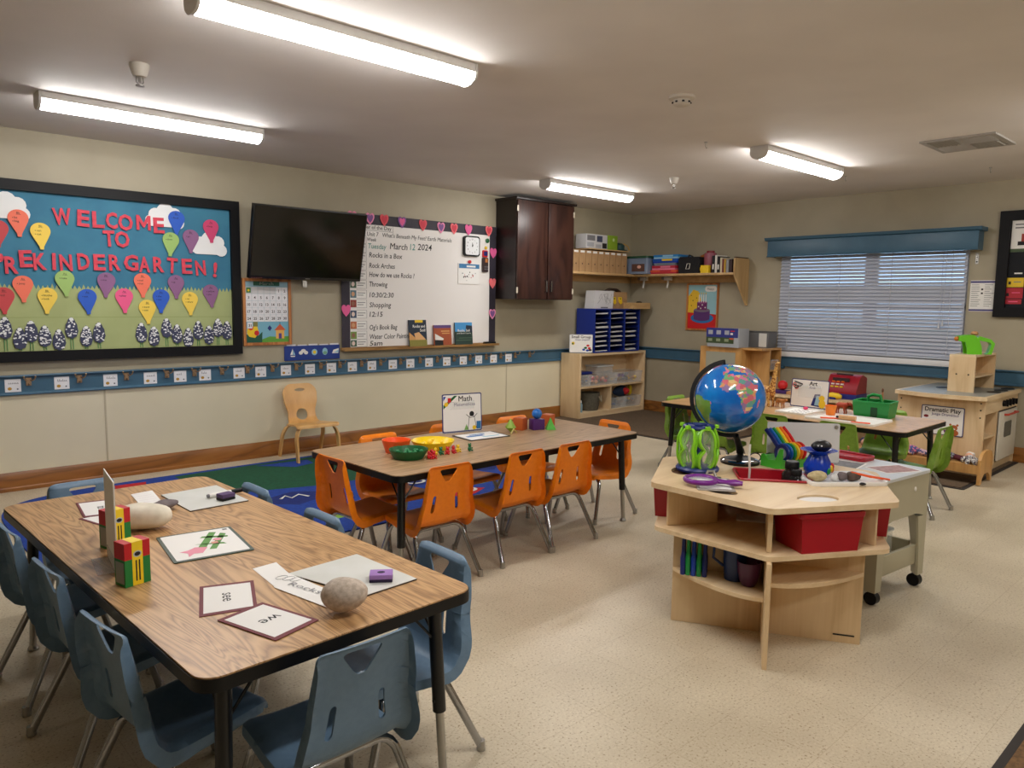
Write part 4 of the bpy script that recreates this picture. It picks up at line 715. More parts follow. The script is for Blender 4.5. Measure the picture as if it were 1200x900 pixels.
q.flat(rrect(.03, .455, .185, .52, .03), y-.0012, white); q.text('Happy', .108, .475, .024, ink, y-.0016, 'c', .09)
P('picture_print', q, t)
# valance over the window
t = RT('window_valance', 'blue painted wooden valance box over the window', 'valance', 3.12, 1.862); W = 1.0
vb = trimblue; P('front_board', MB().box(-W, -.150, 0, W, -.132, .165, vb, .002), t)
for s_ in (-1, 1): P('return_board', MB().box(min(s_*W, s_*(W-.018)), -.1315, 0, max(s_*W, s_*(W-.018)), -.001, .165, vb), t)
P('crown_moulding', MB().prism([(-.150, .1655), (-.168, .175), (-.176, .195), (-.18, .2), (-.001, .2), (-.001, .1655)], -W-.028, W+.028, vb, 'yz'), t); P('bottom_bead', MB().tube([(-W-.004, -.148, .004), (W+.004, -.148, .004)], .008, vb, 8), t)
# blind
t = RT('window_blind', 'white slatted blind drawn over the window', 'blind', 3.12, .865, 0); BW = .895; slm = M('blind_white', (228, 230, 234), .42); nd, lk, b = nodes(slm)
tr_ = nd.new('ShaderNodeBsdfTranslucent'); tr_.inputs[0].default_value = (.8, .86, 1, 1); mxs = nd.new('ShaderNodeMixShader'); mxs.inputs[0].default_value = .5; lk.new(b.outputs[0], mxs.inputs[1]); lk.new(tr_.outputs[0], mxs.inputs[2]); lk.new(mxs.outputs[0], nd['Material Output'].inputs[0])
NS = 28; pit = .98/NS; pf = []
for i in range(5):
    u = -1+i*.5; pf.append((u*.021, .0022*(1-u*u)))
sl = MB().prism(pf+[(a, b2-.0016) for a, b2 in pf[::-1]], -BW, BW, slm, 'yz').mesh('slat')
for i in range(NS):
    o = link('slat', sl, t); o.location = (0, -.025, .04+pit*i); o.rotation_euler = (math.radians(51+rnd.uniform(-3, 3)+(7 if i in (15, 16, 17, 18) else 0)), 0, 0)
P('head_rail', MB().box(-BW, -.05, 1.01, BW, -.002, 1.055, slm), t); P('bottom_rail', MB().box(-BW, -.044, .0, BW, -.006, .018, slm, .003), t)
cdm = M('blind_cord', (200, 204, 210), .6)
for x in (-.78, -.25, .25, .78): P('ladder_cord', MB().tube([(x, -.048, .018), (x, -.048, 1.01)], .0022, cdm, 5), t)
P('tilt_cord', MB().tube([(.70, -.052, 1.0), (.702, -.055, .5), (.70, -.054, .34)], .002, cdm, 5).tube([(.73, -.052, 1.0), (.728, -.055, .5), (.73, -.054, .36)], .002, cdm, 5), t)
P('cord_tassel', MB().lathe([(.004, .05), (.012, .0), (0, -.002)], cdm, (.70, -.054, .29), 10).lathe([(.004, .05), (.012, .0), (0, -.002)], cdm, (.73, -.054, .31), 10), t)
t = RT('cord_cleat', 'small metal cord bracket on the wall below the valance end', 'bracket', 2.16, 1.74); P('plate', MB().box(-.012, -.004, 0, .012, -.0005, .10, steel), t); P('screw', MB().ell((0, -.005, .02), .006, ink, 8, 5).ell((0, -.005, .06), .006, ink, 8, 5), t)
t = RT('wall_notice', 'white printed notice with purple bands beside the window', 'notice', 2.096, 1.316); W = .10; q = MB().box(-W, -.0018, 0, W, -.0004, .278, paper); P('sheet', q, t); q = MB(); y = -.0022; pb = M('notice_purple', (70, 66, 128), .6); q.rect(-W, .255, W, .272, y, pb); q.rect(-W, .004, W, .02, y, pb)
for k in range(11): z = .24-.019*k; q.rect(-.09, z-.004, -.09+rnd.uniform(.05, .08), z, y, greyp); q.rect(.015, z-.004, .015+rnd.uniform(.04, .075), z, y, greyp)
q.rect(-.012, .19, .004, .205, y-.0003, ink); q.rect(-.012, .155, .004, .17, y-.0003, ink); P('printed_text', q, t)
t = RT('notice_board', 'black framed notice board cut off by the right edge', 'board', 1.55, 1.27); q = MB(); fbar(q, .445, .92, .085, .04, boardblk); P('frame', q, t); P('black_backing', MB().box(-.37, -.012, .075, .37, -.001, .845, M('board_dark_paper', (14, 18, 26), .8)), t)
def pin(x0, z0, x1, z1, lab, m, lines, cat='paper', r_=0.):
    t = RT('pinned_paper', lab, cat, 1.55-(x0+x1)/2, 1.27+z0, .0125, 'papers on the black notice board'); W = (x1-x0)/2; q = MB().box(-W, -.0025, 0, W, -.0003, z1-z0, m); P('sheet', q, t); q = MB()
    for (a, b2, c, d, mm) in lines: q.rect(-W+a*2*W, b2*(z1-z0), -W+c*2*W, d*(z1-z0), -.003, mm)
    P('printed_text', q, t)
pin(-.355, .565, -.10, .845, 'white picture sheet with green foot on the black notice board', paper, [(0, 0, 1, .1, M('pin_green', (70, 90, 60), .6)), (.1, .82, .9, .86, greyp), (.1, .72, .7, .76, greyp), (.3, .3, .6, .55, M('pin_red', (170, 60, 50), .6)), (.2, .2, .5, .32, ink)])
pin(-.36, .262, -.235, .343, 'yellow ticket, topmost of the three on the notice board', M('ticket_yellow', (226, 190, 40), .6), [(.1, .3, .25, .6, ink), (.4, .5, .85, .6, greyp)]); pin(-.372, .165, -.235, .255, 'crimson ticket in the middle of the three on the notice board', M('ticket_red', (176, 34, 50), .6), [(.1, .2, .25, .5, ink), (.4, .5, .85, .58, pink)]); pin(-.38, .115, -.24, .158, 'crimson strip, lowest of the three on the notice board', M('ticket_red', (176, 34, 50), .6), [(.3, .4, .8, .6, pink)])
pin(-.31, .375, -.25, .387, 'tiny white label strip above the yellow ticket', paper, [])

# ---- honey wood cubby by the right wall
t = T('cubby_cabinet', 'honey coloured cubby cabinet with clear tubs by the window', 'cabinet', (7.4, 4.35, 0)); cx0, cx1, cy0, cy1, cz = 7.25, 7.69, 4.18, 4.69, .89
# tall frame with mirror/end facing the room
P('end_frame', WB(t).prism([(cy0, 0), (cy1, 0), (cy1, cz), (cy0, cz)], cx0, cx0+.02, honey, 'yz'), t)
P('grey_panel', WB(t).box(cx0-.003, cy0+.075, .35, cx0-.0005, cy1-.075, cz-.055, M('panel_grey', (160, 158, 142), .5)), t)
P('frame_edge', WB(t).box(cx0-.006, cy0+.06, cz-.055, cx0-.0005, cy1-.06, cz-.045, honey), t)
P('side_board', WB(t).box(cx0+.0205, cy0, 0, cx1-.25, cy0+.02, cz-.0205, honey), t); P('back_board', WB(t).box(cx0+.0205, cy1-.015, 0, cx1, cy1, cz-.0205, honey), t)
P('top', WB(t).box(cx0+.0205, cy0-.22, cz-.02, cx1, cy1, cz, honey), t); P('upright', WB(t).box(cx1-.25, cy0-.22, 0, cx1-.23, cy0+.02, cz-.0205, honey), t); P('upright', WB(t).box(cx1-.02, cy0-.22, 0, cx1, cy0+.02, cz-.0205, honey), t)
for z in (.64, .40, .05): P('shelf', WB(t).box(cx1-.2295, cy0-.215, z, cx1-.0205, cy0+.02, z+.018, honey), t)
toybin('clear_tub', cx1-.225, cx1-.025, cy0-.21, cy0, .4185, .15, 'clear tub in the middle opening of the honey cubby', [M('dull_pink', (170, 110, 130), .6), greyp], 'tubs in the honey cubby', n=8)
toybin('clear_tub', cx1-.225, cx1-.025, cy0-.21, cy0, .6585, .10, 'clear tub in the top opening of the honey cubby', [M('tub_brown', (110, 80, 60), .6), woodm], 'tubs in the honey cubby', n=8)
one('wooden_toy_stack', MB().lathe([(.03, 0), (.035, .02), (.02, .05), (.03, .07), (.012, .1), (0, .1)], woodm, n=12), 'small turned wooden toy peeking out of the honey cubby', 'toy', (cx1-.12, cy0-.15, .0685))
t = T('supply_box', 'clear box wrapped in a blue and green printed sleeve on the cubby', 'box', (7.31, 4.40, cz+.0005), -PI/2); P('tub', MB().prism(rrect(-.19, -.10, .2, .12, .015), 0, .20, M('tub_frost', (190, 196, 204), .3, alpha=.7), 'xy'), t); y = -.1035
q = MB().box(-.195, -.103, .105, .19, -.1005, .205, M('sleeve_blue', (44, 50, 128), .5)); q.box(-.195, -.103, .04, .14, -.1005, .105, M('sleeve_green', (58, 76, 44), .5)); P('printed_sleeve', q, t); q = MB()
for k in range(3):
    q.rect(-.17+.1*k, .135, -.115+.1*k, .18, y, M('print_pale', (170, 172, 180), .6)); q.rect(-.17+.1*k, .06, -.12+.1*k, .09, y, M('sleeve_text', (140, 150, 120), .6))
q.rect(.1, .17, .15, .18, y, rbrt); q.rect(.1, .135, .13, .155, y, white); q.rect(.09, .085, .14, .1, y, M('game_orange', (214, 84, 56), .5)); P('sleeve_print', q, t)
t = T('grey_crate', 'grey translucent file box on the cubby next to the window', 'box', (7.56, 4.21, cz+.0005), -PI/2); gc = M('crate_grey', (120, 122, 124), .4, alpha=.75); P('tub', MB().prism([(-.10, 0), (.20, 0), (.215, .165), (-.11, .165)], -.09, .09, gc), t); P('rim', MB().box(-.118, -.098, .1655, .222, .098, .174, M('crate_rim', (70, 72, 74), .5)), t); P('white_files', MB().box(.10, -.094, .01, .19, -.0925, .155, M('files_pale', (206, 206, 200), .6)), t)

# ================================================================== toy kitchen corner
KZ = .0115
t = T('toy_kitchen', 'maple toy kitchen with white oven door and grey worktop', 'toy kitchen', (7.2, 2.05, KZ)); kx0, kx1, ky0, ky1, kz = 6.74, 7.67, 1.745, 2.40, .62
grtop = mottled('grey_worktop', (150, 152, 146), (140, 142, 136), 30, .35)
P('back_panel', WB(t).box(kx0, ky0, KZ, kx0+.02, ky1, kz, maplev), t); P('side_panel', WB(t).box(kx0+.0205, ky1-.02, KZ, kx1, ky1, kz, maplev), t); P('side_panel', WB(t).box(kx1-.02, ky0, KZ, kx1, ky1-.0205, kz, maplev), t)
P('inner_panel', WB(t).box(kx0+.0205, ky0+.36, .06, kx1-.0205, ky0+.375, kz, maplev), t); P('upright', WB(t).box(7.10, ky0+.004, .06, 7.118, ky0+.3595, kz-.12, maplev), t)
P('plinth', WB(t).box(kx0+.0205, ky0+.02, KZ, kx1-.0205, ky0+.04, .0595, maple), t)
for z in (.0605, .30): P('shelf', WB(t).box(kx0+.0205, ky0+.01, z, 7.0995, ky0+.3595, z+.016, maple), t)
P('front_rail', WB(t).box(kx0+.0205, ky0+.002, kz-.115, kx1-.0205, ky0+.02, kz, maple), t)
cp = [(kx0-.06, ky0-.02), (kx1+.01, ky0-.02), (kx1+.01, ky1+.01), (kx0-.06, ky1+.01)]
cpts = [(kx1+.01, ky0-.02), (kx1+.01, ky1+.01)]+[(kx0-.045-.07*math.sin(PI*i/10), ky1+.01-(ky1-ky0+.03)*i/10) for i in range(11)]
q = WB(t).prism(cpts, kz+.0005, kz+.032, maple, 'xy'); P('worktop', q, t); ins = [((a-7.2)*.95+7.2, (b2-2.07)*.93+2.07) for a, b2 in cpts]; P('worktop_inlay', WB(t).prism(ins, kz+.0322, kz+.0335, grtop, 'xy'), t)
P('oven_door', WB(t).box(7.13, ky0-.012, .085, kx1-.03, ky0+.0015, kz-.125, M('oven_white', (216, 212, 200), .4), .004), t); P('oven_window', WB(t).prism(rrect(7.27, .27, 7.48, .40, .02), ky0-.0145, ky0-.0125, M('oven_glass', (70, 72, 72), .2)), t)
P('oven_handle', WB(t).tube([(7.25, ky0-.013, .465), (7.25, ky0-.04, .467), (7.54, ky0-.04, .467), (7.54, ky0-.013, .465)], .009, M('handle_red', (190, 60, 40), .4), 8), t)
P('oven_gap', WB(t).box(7.13, ky0-.002, kz-.124, kx1-.03, ky0+.0015, kz-.116, M('hole_dark2', (30, 26, 22), .8)), t)
for x in (7.24, 7.33, 7.42, 7.51): o = P('knob', MB().lathe([(.026, 0), (.024, .022), (.018, .026), (0, .026)], blackp, n=14).box(-.005, -.024, .0262, .005, .024, .04, blackp), t); o.location = (x-7.2, ky0+.0018-2.05, kz-.06-KZ); o.rotation_euler = (PI/2, 0, 0)
for x, y in ((7.16, 1.80), (7.36, 1.80), (7.56, 1.80), (7.20, 2.2)): P('burner', WB(t).prism(circ(x, y, .075, .05, 18), kz+.0336, kz+.037, blackp, 'xy'), t)
for y, z in ((ky0+.03, .595), (ky0+.03, .54), (ky0+.03, .48), (1.93, .43), (ky1-.03, .58), (ky1-.03, .5)): P('bolt', WB(t).prism(circ(y, z, .006, None, 8), kx0-.003, kx0-.0003, blackm, 'yz'), t)
# hutch on the worktop
uz = kz+.034; ux0, ux1, uy0, uy1 = 6.95, 7.52, 1.895, 2.09
P('hutch_side', WB(t).box(ux0, uy0, uz, ux0+.018, uy1, .945, maplev), t); P('hutch_side', WB(t).box(ux1-.018, uy0, uz, ux1, uy1, .945, maplev), t); P('hutch_top', WB(t).box(ux0, uy0, .9455, ux1, uy1, .963, maple), t); P('hutch_back', WB(t).box(ux0+.0185, uy1-.014, uz, ux1-.0185, uy1, .945, maplev), t); P('hutch_shelf', WB(t).box(ux0+.0185, uy0+.01, .77, ux1-.0185, uy1-.0145, .785, maple), t)
for y in (1.94, 2.03): P('bolt', WB(t).prism(circ(y, .80, .006, None, 8), ux0-.003, ux0-.0003, blackm, 'yz'), t)
t = T('toy_mixer', 'bright green wooden toy mixer on top of the toy kitchen hutch', 'toy', (7.10, 1.99, .9635), math.radians(-55)); tg = M('toy_green', (104, 196, 30), .4)
P('arch', MB().prism([(-.10, .145), (-.05, .155), (.01, .16), (.05, .13), (.075, .06), (.08, 0), (-.03, 0), (-.035, .05), (-.05, .10), (-.10, .11)], -.05, -.032, tg), t); P('arch', MB().prism([(-.10, .145), (-.05, .155), (.01, .16), (.05, .13), (.075, .06), (.08, 0), (-.03, 0), (-.035, .05), (-.05, .10), (-.10, .11)], .032, .05, tg), t)
P('handle_bar', MB().prism([(.04, .12), (.14, .10), (.155, .08), (.14, .02), (.12, 0), (.16, 0), (.18, .09), (.15, .125), (.06, .15)], -.03, .03, tg), t); P('knob', MB().ell((-.1, 0, .125), (.022, .031, .02), M('toy_knob', (200, 120, 40), .5), 10, 6), t); P('wooden_peg', MB().lathe([(.02, 0), (.03, .012), (.02, .03), (0, .034)], woodm, (.03, 0, .158), 12), t)
# sign on the kitchen back
t = sign('area_sign', 'Dramatic Play picture sign fixed to the back of the toy kitchen', (kx0-.004, 2.045, .305), -PI/2, .32, .24, 'Dramatic Play', 'Juego Dramático', 'drama', stand=False)
# doll bench
t = T('doll_bench', 'small wooden doll bench in front of the toy kitchen', 'bench', (6.56, 2.2, KZ)); ex = [(6.40, KZ), (6.44, KZ), (6.455, .055), (6.50, .085), (6.60, .085), (6.645, .055), (6.66, KZ), (6.70, KZ), (6.70, .20), (6.66, .245), (6.60, .262), (6.50, .262), (6.44, .245), (6.40, .20)]
for y in (1.655, 2.72): P('end_panel', WB(t).prism(ex, y, y+.022, honey), t)
P('seat_board', WB(t).box(6.41, 1.6775, .135, 6.69, 2.7195, .15, honey), t); P('front_rail', WB(t).box(6.405, 1.6775, .09, 6.4095, 2.7195, .158, honey), t)
def doll(y, x, label, body, hair, skin, dress2, rz, k=1., seed=1, flat_=False):
    t = T('rag_doll', label, 'doll', (x, y, .1505), rz, 'dolls on the bench'); f = mottled
    P('body', MB().ell((0, 0, .055*k), (.06*k, .11*k, .055*k), body, 14, 8, .05, seed), t); P('head', MB().ell((0, .15*k, .06*k), (.058*k, .058*k, .055*k), skin, 14, 8, .03, seed+1), t); P('hair', MB().ell((.008, .175*k, .07*k), (.062*k, .05*k, .056*k), hair, 12, 7, .08, seed+2), t)
    for sx in (-1, 1):
        P('arm', MB().tube([(sx*.05*k, .06*k, .06*k), (sx*.09*k, .02*k, .045*k), (sx*.10*k, -.05*k, .028*k)], [.026*k, .024*k, .022*k], dress2, 8), t); P('leg', MB().tube([(sx*.03*k, -.08*k, .05*k), (sx*.045*k, -.15*k, .035*k), (sx*.05*k, -.21*k, .03*k)], [.032*k, .029*k, .026*k], dress2, 8), t)
def spots(key, a, b2, sc_=60): return mottled(key, a, b2, sc_, .9, lo=.46, hi=.54)
doll(2.20, 6.54, 'rag doll in pink and blue flowered cloth on the bench, left of the knitted one', spots('cloth_flower', (214, 120, 150), (70, 90, 140)), M('yarn_pale', (190, 170, 170), .9), M('doll_skin', (210, 170, 150), .9), spots('cloth_flower2', (226, 190, 200), (60, 70, 120)), math.radians(8), .66, 3)
doll(2.50, 6.56, 'rag doll in blue print half hidden left of the flowered one', spots('cloth_bluepink', (60, 70, 120), (190, 90, 120)), M('yarn_navy', (40, 46, 80), .9), M('doll_skin', (210, 170, 150), .9), spots('cloth_flower2', (226, 190, 200), (60, 70, 120)), math.radians(-15), .6, 7)
doll(1.93, 6.53, 'knitted doll with red cap and dark striped body on the bench', spots('knit_dark', (40, 40, 56), (150, 150, 160), 90), M('yarn_red', (180, 20, 50), .9), M('yarn_red', (180, 20, 50), .9), M('yarn_maroon', (84, 28, 42), .9), math.radians(20), .6, 11)
doll(1.765, 6.53, 'white spotted soft doll at the right end of the bench', spots('cloth_dots', (226, 224, 218), (90, 86, 96), 70), M('yarn_white', (226, 222, 214), .9), M('doll_peach', (226, 170, 140), .9), spots('cloth_dots', (226, 224, 218), (90, 86, 96), 70), math.radians(-70), .55, 15)

# ================================================================== play counter by the right wall with cash register
t = T('play_counter', 'low maple counter with rounded end behind the art table', 'counter', (7.4, 3.35, 0)); pts = [(7.68, 3.85), (7.12, 3.85), (7.12, 3.15), (7.17, 3.02), (7.30, 2.93), (7.68, 2.93)]
P('top', WB(t).prism(pts, .425, .45, maple, 'xy'), t); P('side_panel', WB(t).box(7.16, 3.80, 0, 7.66, 3.82, .4245, maplev), t); P('side_panel', WB(t).box(7.32, 2.98, 0, 7.66, 3.0, .4245, maplev), t); P('back_panel', WB(t).box(7.64, 3.0005, 0, 7.66, 3.7995, .4245, maplev), t); P('shelf', WB(t).box(7.2, 3.0005, .2, 7.6395, 3.7995, .218, maple), t)
one('corrugated_basket', MB().lathe([(.10, 0), (.115, .16), (.108, .16), (.095, .01), (0, .01)], mottled('basket_tan', (150, 130, 96), (120, 100, 72), 60, .9), n=18), 'tan basket standing on the shelf of the low counter', 'basket', (7.33, 3.14, .2185))
t = T('toy_cash_register', 'red and blue toy cash register on the low counter', 'toy', (7.42, 3.12, .4505), -PI/2); q = MB().prism([(-.15, .07), (-.15, .05), (.13, .05), (.13, .09), (.06, .225), (-.12, .23)][0:0] or [(-.12, .05), (.12, .05), (.12, .20), (.02, .235), (-.03, .22), (-.12, .09)], -.16, .14, M('register_red', (150, 18, 36), .35), 'yz'); P('body', q, t); P('blue_base', MB().box(-.165, -.13, 0, .145, .125, .0495, M('register_blue', (30, 40, 120), .4), .004), t)
P('display', MB().box(-.10, -.02, .222, .06, .0, .2395, M('display_dark', (60, 40, 44), .3)).box(-.11, -.075, .165, .05, -.06, .20, M('display_dark', (60, 40, 44), .3)), t); q = MB()
for a in range(3):
    for b2 in range(3): q.cbox(-.10+.045*a, -.108+.018*b2, .115+.024*b2, .03, .012, .012, [yellow, white, orange][b2])
P('key', q, t, kind='stuff'); P('speaker_panel', MB().box(-.165, -.06, .1, -.1605, .03, .16, M('register_peach', (230, 170, 130), .5)), t)
one('toy_scanner', MB().tube([(-.07, 0, .03), (-.02, 0, .036), (.04, 0, .032), (.075, 0, .026)], [.02, .03, .03, .018], yellow, 10).box(-.03, -.03, .001, .03, .03, .02, M('register_blue', (30, 40, 120), .4)), 'yellow toy scanner in front of the cash register', 'toy', (7.22, 3.16, .4505), -PI/2)
t = T('ball_toy', 'red ball toy on purple base at the left end of the low counter', 'toy', (7.25, 3.72, .4505)); P('base', MB().box(-.05, -.08, 0, .05, .08, .035, M('toy_plum', (64, 30, 100), .5), .006), t); P('ball', MB().ell((0, -.02, .085), .05, rbrt, 14, 9), t); P('wooden_block', MB().box(-.04, -.2, 0, .04, -.082, .03, woodm, .003), t)

# ================================================================== chairs
def catmull(pts, n):
    P_ = [Vector(p) for p in pts]; o = []
    for i in range(len(P_)-1):
        p0, p1, p2, p3 = P_[max(i-1, 0)], P_[i], P_[i+1], P_[min(i+2, len(P_)-1)]
        for k in range(n):
            t_ = k/n; o.append(.5*((2*p1)+(p2-p0)*t_+(2*p0-5*p1+4*p2-p3)*t_*t_+(3*p1-p0-3*p2+p3)*t_**3))
    o.append(P_[-1]); return o
def lerp_tab(tab, s_):
    for (a, va), (b2, vb_) in zip(tab, tab[1:]):
        if s_ <= b2: k = max(0, (s_-a)/(b2-a)); k = k*k*(3-2*k); return va+(vb_-va)*k
    return tab[-1][1]
def sheet_mesh(name, outline, holes, fmap, th, m, nx, ny, xr, yr):
    """flat outline with holes, cut into a grid, bent by fmap, given thickness"""
    cu = bpy.data.curves.new('c', 'CURVE'); cu.dimensions = '2D'; cu.fill_mode = 'BOTH'
    for pts in [outline]+holes:
        sp = cu.splines.new('POLY'); sp.points.add(len(pts)-1)
        for p_, (a, b2) in zip(sp.points, pts): p_.co = (a, b2, 0, 1)
        sp.use_cyclic_u = True
    o = bpy.data.objects.new('c', cu); me = bpy.data.meshes.new_from_object(o); bpy.data.objects.remove(o); bpy.data.curves.remove(cu)
    bm = bmesh.new(); bm.from_mesh(me); bpy.data.meshes.remove(me)
    for k in range(1, nx): bmesh.ops.bisect_plane(bm, geom=bm.verts[:]+bm.edges[:]+bm.faces[:], plane_co=(xr[0]+(xr[1]-xr[0])*k/nx, 0, 0), plane_no=(1, 0, 0))
    for k in range(1, ny): bmesh.ops.bisect_plane(bm, geom=bm.verts[:]+bm.edges[:]+bm.faces[:], plane_co=(0, yr[0]+(yr[1]-yr[0])*k/ny, 0), plane_no=(0, 1, 0))
    bmesh.ops.remove_doubles(bm, verts=bm.verts[:], dist=1e-5)
    top = {}; 
    for v_ in bm.verts: top[v_.index] = None
    bm.verts.index_update(); A = [fmap(v_.co.x, v_.co.y, 0) for v_ in bm.verts]; B = [fmap(v_.co.x, v_.co.y, th) for v_ in bm.verts]; n = len(A); fs = []; ed = {}
    for f in bm.faces:
        ix = [v_.index for v_ in f.verts]; fs.append(tuple(ix)); fs.append(tuple(i+n for i in ix[::-1]))
        for i in range(len(ix)): ed[(ix[i], ix[(i+1) % len(ix)])] = 1
    for (a, b2) in ed:
        if (b2, a) not in ed: fs.append((b2, a, a+n, b2+n))
    bm.free(); q = MB(); q.add(A+B, fs, m); return q
prof = catmull([(-.150, .266), (-.145, .288), (-.122, .300), (-.07, .296), (.02, .288), (.09, .285), (.126, .291), (.147, .322), (.160, .40), (.177, .49), (.195, .588)], 8)
cum = [0]
for a, b2 in zip(prof, prof[1:]): cum.append(cum[-1]+(b2-a).length)
LP = cum[-1]
def at(s_):
    s_ = max(0, min(LP, s_))
    for i in range(len(cum)-1):
        if s_ <= cum[i+1]:
            k = (s_-cum[i])/(cum[i+1]-cum[i]); p_ = prof[i].lerp(prof[i+1], k); a = prof[max(i-1, 0)]; b2 = prof[min(i+2, len(prof)-1)]; t_ = (b2-a).normalized(); return p_, t_
SB = 0
for i, p_ in enumerate(prof):
    if p_.x > .127 and not SB: SB = cum[i]
def shell_map(u, s_, d):
    p_, t_ = at(s_); nrm = Vector((-t_.y, t_.x))        # towards the sitter
    wf = lerp_tab([(0, .130), (.06, .142), (SB-.06, .148), (SB+.03, .147), (SB+.16, .124), (LP, .110)], s_)
    c = lerp_tab([(0, .018), (.06, .026), (SB-.08, .030), (SB-.01, .042), (SB+.05, .044), (SB+.18, .036), (LP-.03, .028), (LP, .018)], s_)
    a = abs(u); k = max(0, (a-.78)/.22); off = -c*k**1.15; top_ = max(0, (s_-(LP-.022))/.022); off -= .016*top_**1.6
    x = math.copysign(a/.78*wf if a < .78 else wf+.013*min(1, 1.6*k)**.6, u); off += -.008*(1-min(1, a/.78)**2)*(1 if s_ < SB else .6)-d
    return (x, p_.x+nrm.x*off, p_.y+nrm.y*off)
def shell(m):
    r_ = .045; out = []
    top_ = circ(1-.38, LP-.052, .38, .052, 8, 0, 90)+circ(-1+.38, LP-.052, .38, .052, 8, 90, 180); bot = circ(-1+.2, .03, .2, .03, 5, 180, 270)+circ(1-.2, .03, .2, .03, 5, 270, 360)
    out = bot+[(1, .03+(LP-.082)*k/14) for k in range(1, 14)]+top_+[(-1, LP-.052-(LP-.082)*k/14) for k in range(1, 14)]
    def rpoly(pts, n=3, k=.25):
        o = []; N = len(pts)
        for i in range(N):
            p0, p1, p2 = Vector(pts[i-1]), Vector(pts[i]), Vector(pts[(i+1) % N])
            a = p1.lerp(p0, k); b2 = p1.lerp(p2, k)
            for j in range(n+1): t_ = j/n; o.append(tuple((1-t_)**2*a+2*t_*(1-t_)*p1+t_*t_*b2))
        return o
    tri = rpoly([(-.40, LP-.025), (.40, LP-.025), (.08, LP-.090), (-.08, LP-.090)], 3, .2)
    slots = [rrect(sx*.50-.075, SB+.062, sx*.50+.075, SB+.150, .07*.2, 4) for sx in (-1, 1)]
    slots = [[(sx*.40+.058*math.cos(a)*1., (SB+.106)+(.03 if math.sin(a) > 0 else -.03)+.014*math.sin(a)) for a in [2*PI*i/12+.01 for i in range(12)]] for sx in (-1, 1)]
    return sheet_mesh('shell', out, [tri]+slots, shell_map, .0055, m, 14, 26, (-1, 1), (0, LP))
def bend(p0, p1, p2, r_, n=5):
    a = (p0-p1).normalized(); b2 = (p2-p1).normalized(); A = p1+a*r_; B = p1+b2*r_
    return [(1-k/n)**2*A+2*(k/n)*(1-k/n)*p1+(k/n)**2*B for k in range(n+1)]
def make_chair(shellm, label, group):
    t = T('school_chair', label, 'chair', (0, 0, 0), 0, group); P('shell', shell(shellm), t, sharp=50); R_ = .012
    for yy, zt, fy, fx in ((.105, .262, .222, .178), (-.085, .268, -.165, .172)):
        for sx in (-1, 1):
            f_ = Vector((sx*fx, fy, .012)); c_ = Vector((sx*.135, yy, zt)); e_ = Vector((sx*.075, yy, zt)); pts = [f_]+bend(f_, c_, e_, .05)+[e_]
            lg = P('leg', MB().tube(pts, R_, chrome, 10), t); d_ = (c_-f_).normalized(); q = MB().lathe([(.013, -.0115), (.0145, -.006), (.013, 0), (.0125, .02)], steel, (f_.x, f_.y, .012), 10); P('foot_glide', q, lg)
        P('crossbar', MB().tube([(-.075, yy, zt), (.075, yy, zt)], R_, chrome, 10), t)
    for sx in (-.07, .07): P('seat_rail', MB().tube([(sx, .105, .262), (sx, .0, .268), (sx, -.085, .268)], .008, blackm, 8), t)
    return t
cb = mottled('chair_blue', (102, 130, 156), (96, 124, 150), 60, .42, .15, 400); cor = mottled('chair_orange', (244, 134, 12), (238, 126, 8), 60, .4, .15, 400); cg = mottled('chair_green', (126, 162, 52), (118, 154, 46), 60, .42, .15, 400)
def row(first, spots):
    for i, (x, y, rz, lab) in enumerate(spots):
        if i == 0: first.location = (x, y, 0); first.rotation_euler = (0, 0, math.radians(rz)); first['label'] = lab
        else: dup(first, (x, y, 0), math.radians(rz), lab)
row(make_chair(cb, '', 'blue school chairs at the front table'), [
    (.665, 1.94, 98, 'blue chair on the left side of the front table, nearest the picture foot'), (.655, 2.44, 95, 'blue chair in the middle of the left side of the front table'), (.64, 2.93, 94, 'blue chair on the left side of the front table, cut by the picture edge'),
    (.875, 1.62, 180, 'blue chair at the near end of the front table, back towards us'), (1.188, 1.805, -92, 'blue chair on the right side of the front table, by its black leg'), (1.10, 2.385, -89, 'blue chair on the far side of the front table, handle beside the orange chair'), (1.085, 2.91, -90, 'blue chair on the far side of the front table, beside the green rug field'), (.79, 3.255, 1, 'blue chair at the far end of the front table, behind the paper divider')])
row(make_chair(cor, '', 'orange school chairs at the math table'), [
    (2.035, 3.262, 92, 'orange chair at the left end of the math table'), (2.17, 2.945, 179, 'orange chair on the near side of the math table, nearest its left leg'), (2.675, 2.955, 181, 'orange chair in the middle of the near side of the math table'), (3.05, 2.955, 180, 'orange chair on the near side of the math table, second from its right end'), (3.60, 3.09, -90, 'orange chair at the right end of the math table, red-brown inside showing'), (2.35, 3.43, 0, 'orange chair on the far side, handle behind the orange bowl'), (2.90, 3.49, 2, 'orange chair almost hidden behind the Math sign'), (3.405, 3.445, -3, 'orange chair on the far side, handle behind the coloured blocks')])
row(make_chair(cg, '', 'green school chairs at the art table'), [
    (5.13, 2.59, 90, 'green chair on the near side of the art table, right of the globe'), (5.14, 2.12, 90, 'green chair on the near side of the art table, behind the upright white board'), (5.12, 3.10, 90, 'green chair on the near side of the art table, hidden by the globe'), (5.28, 3.43, 0, 'green chair at the far left end of the art table'), (5.33, 1.80, 180, 'green chair at the right end of the art table, by the toy kitchen'), (5.68, 2.15, -90, 'green chair on the far side of the art table, behind the caddy')])

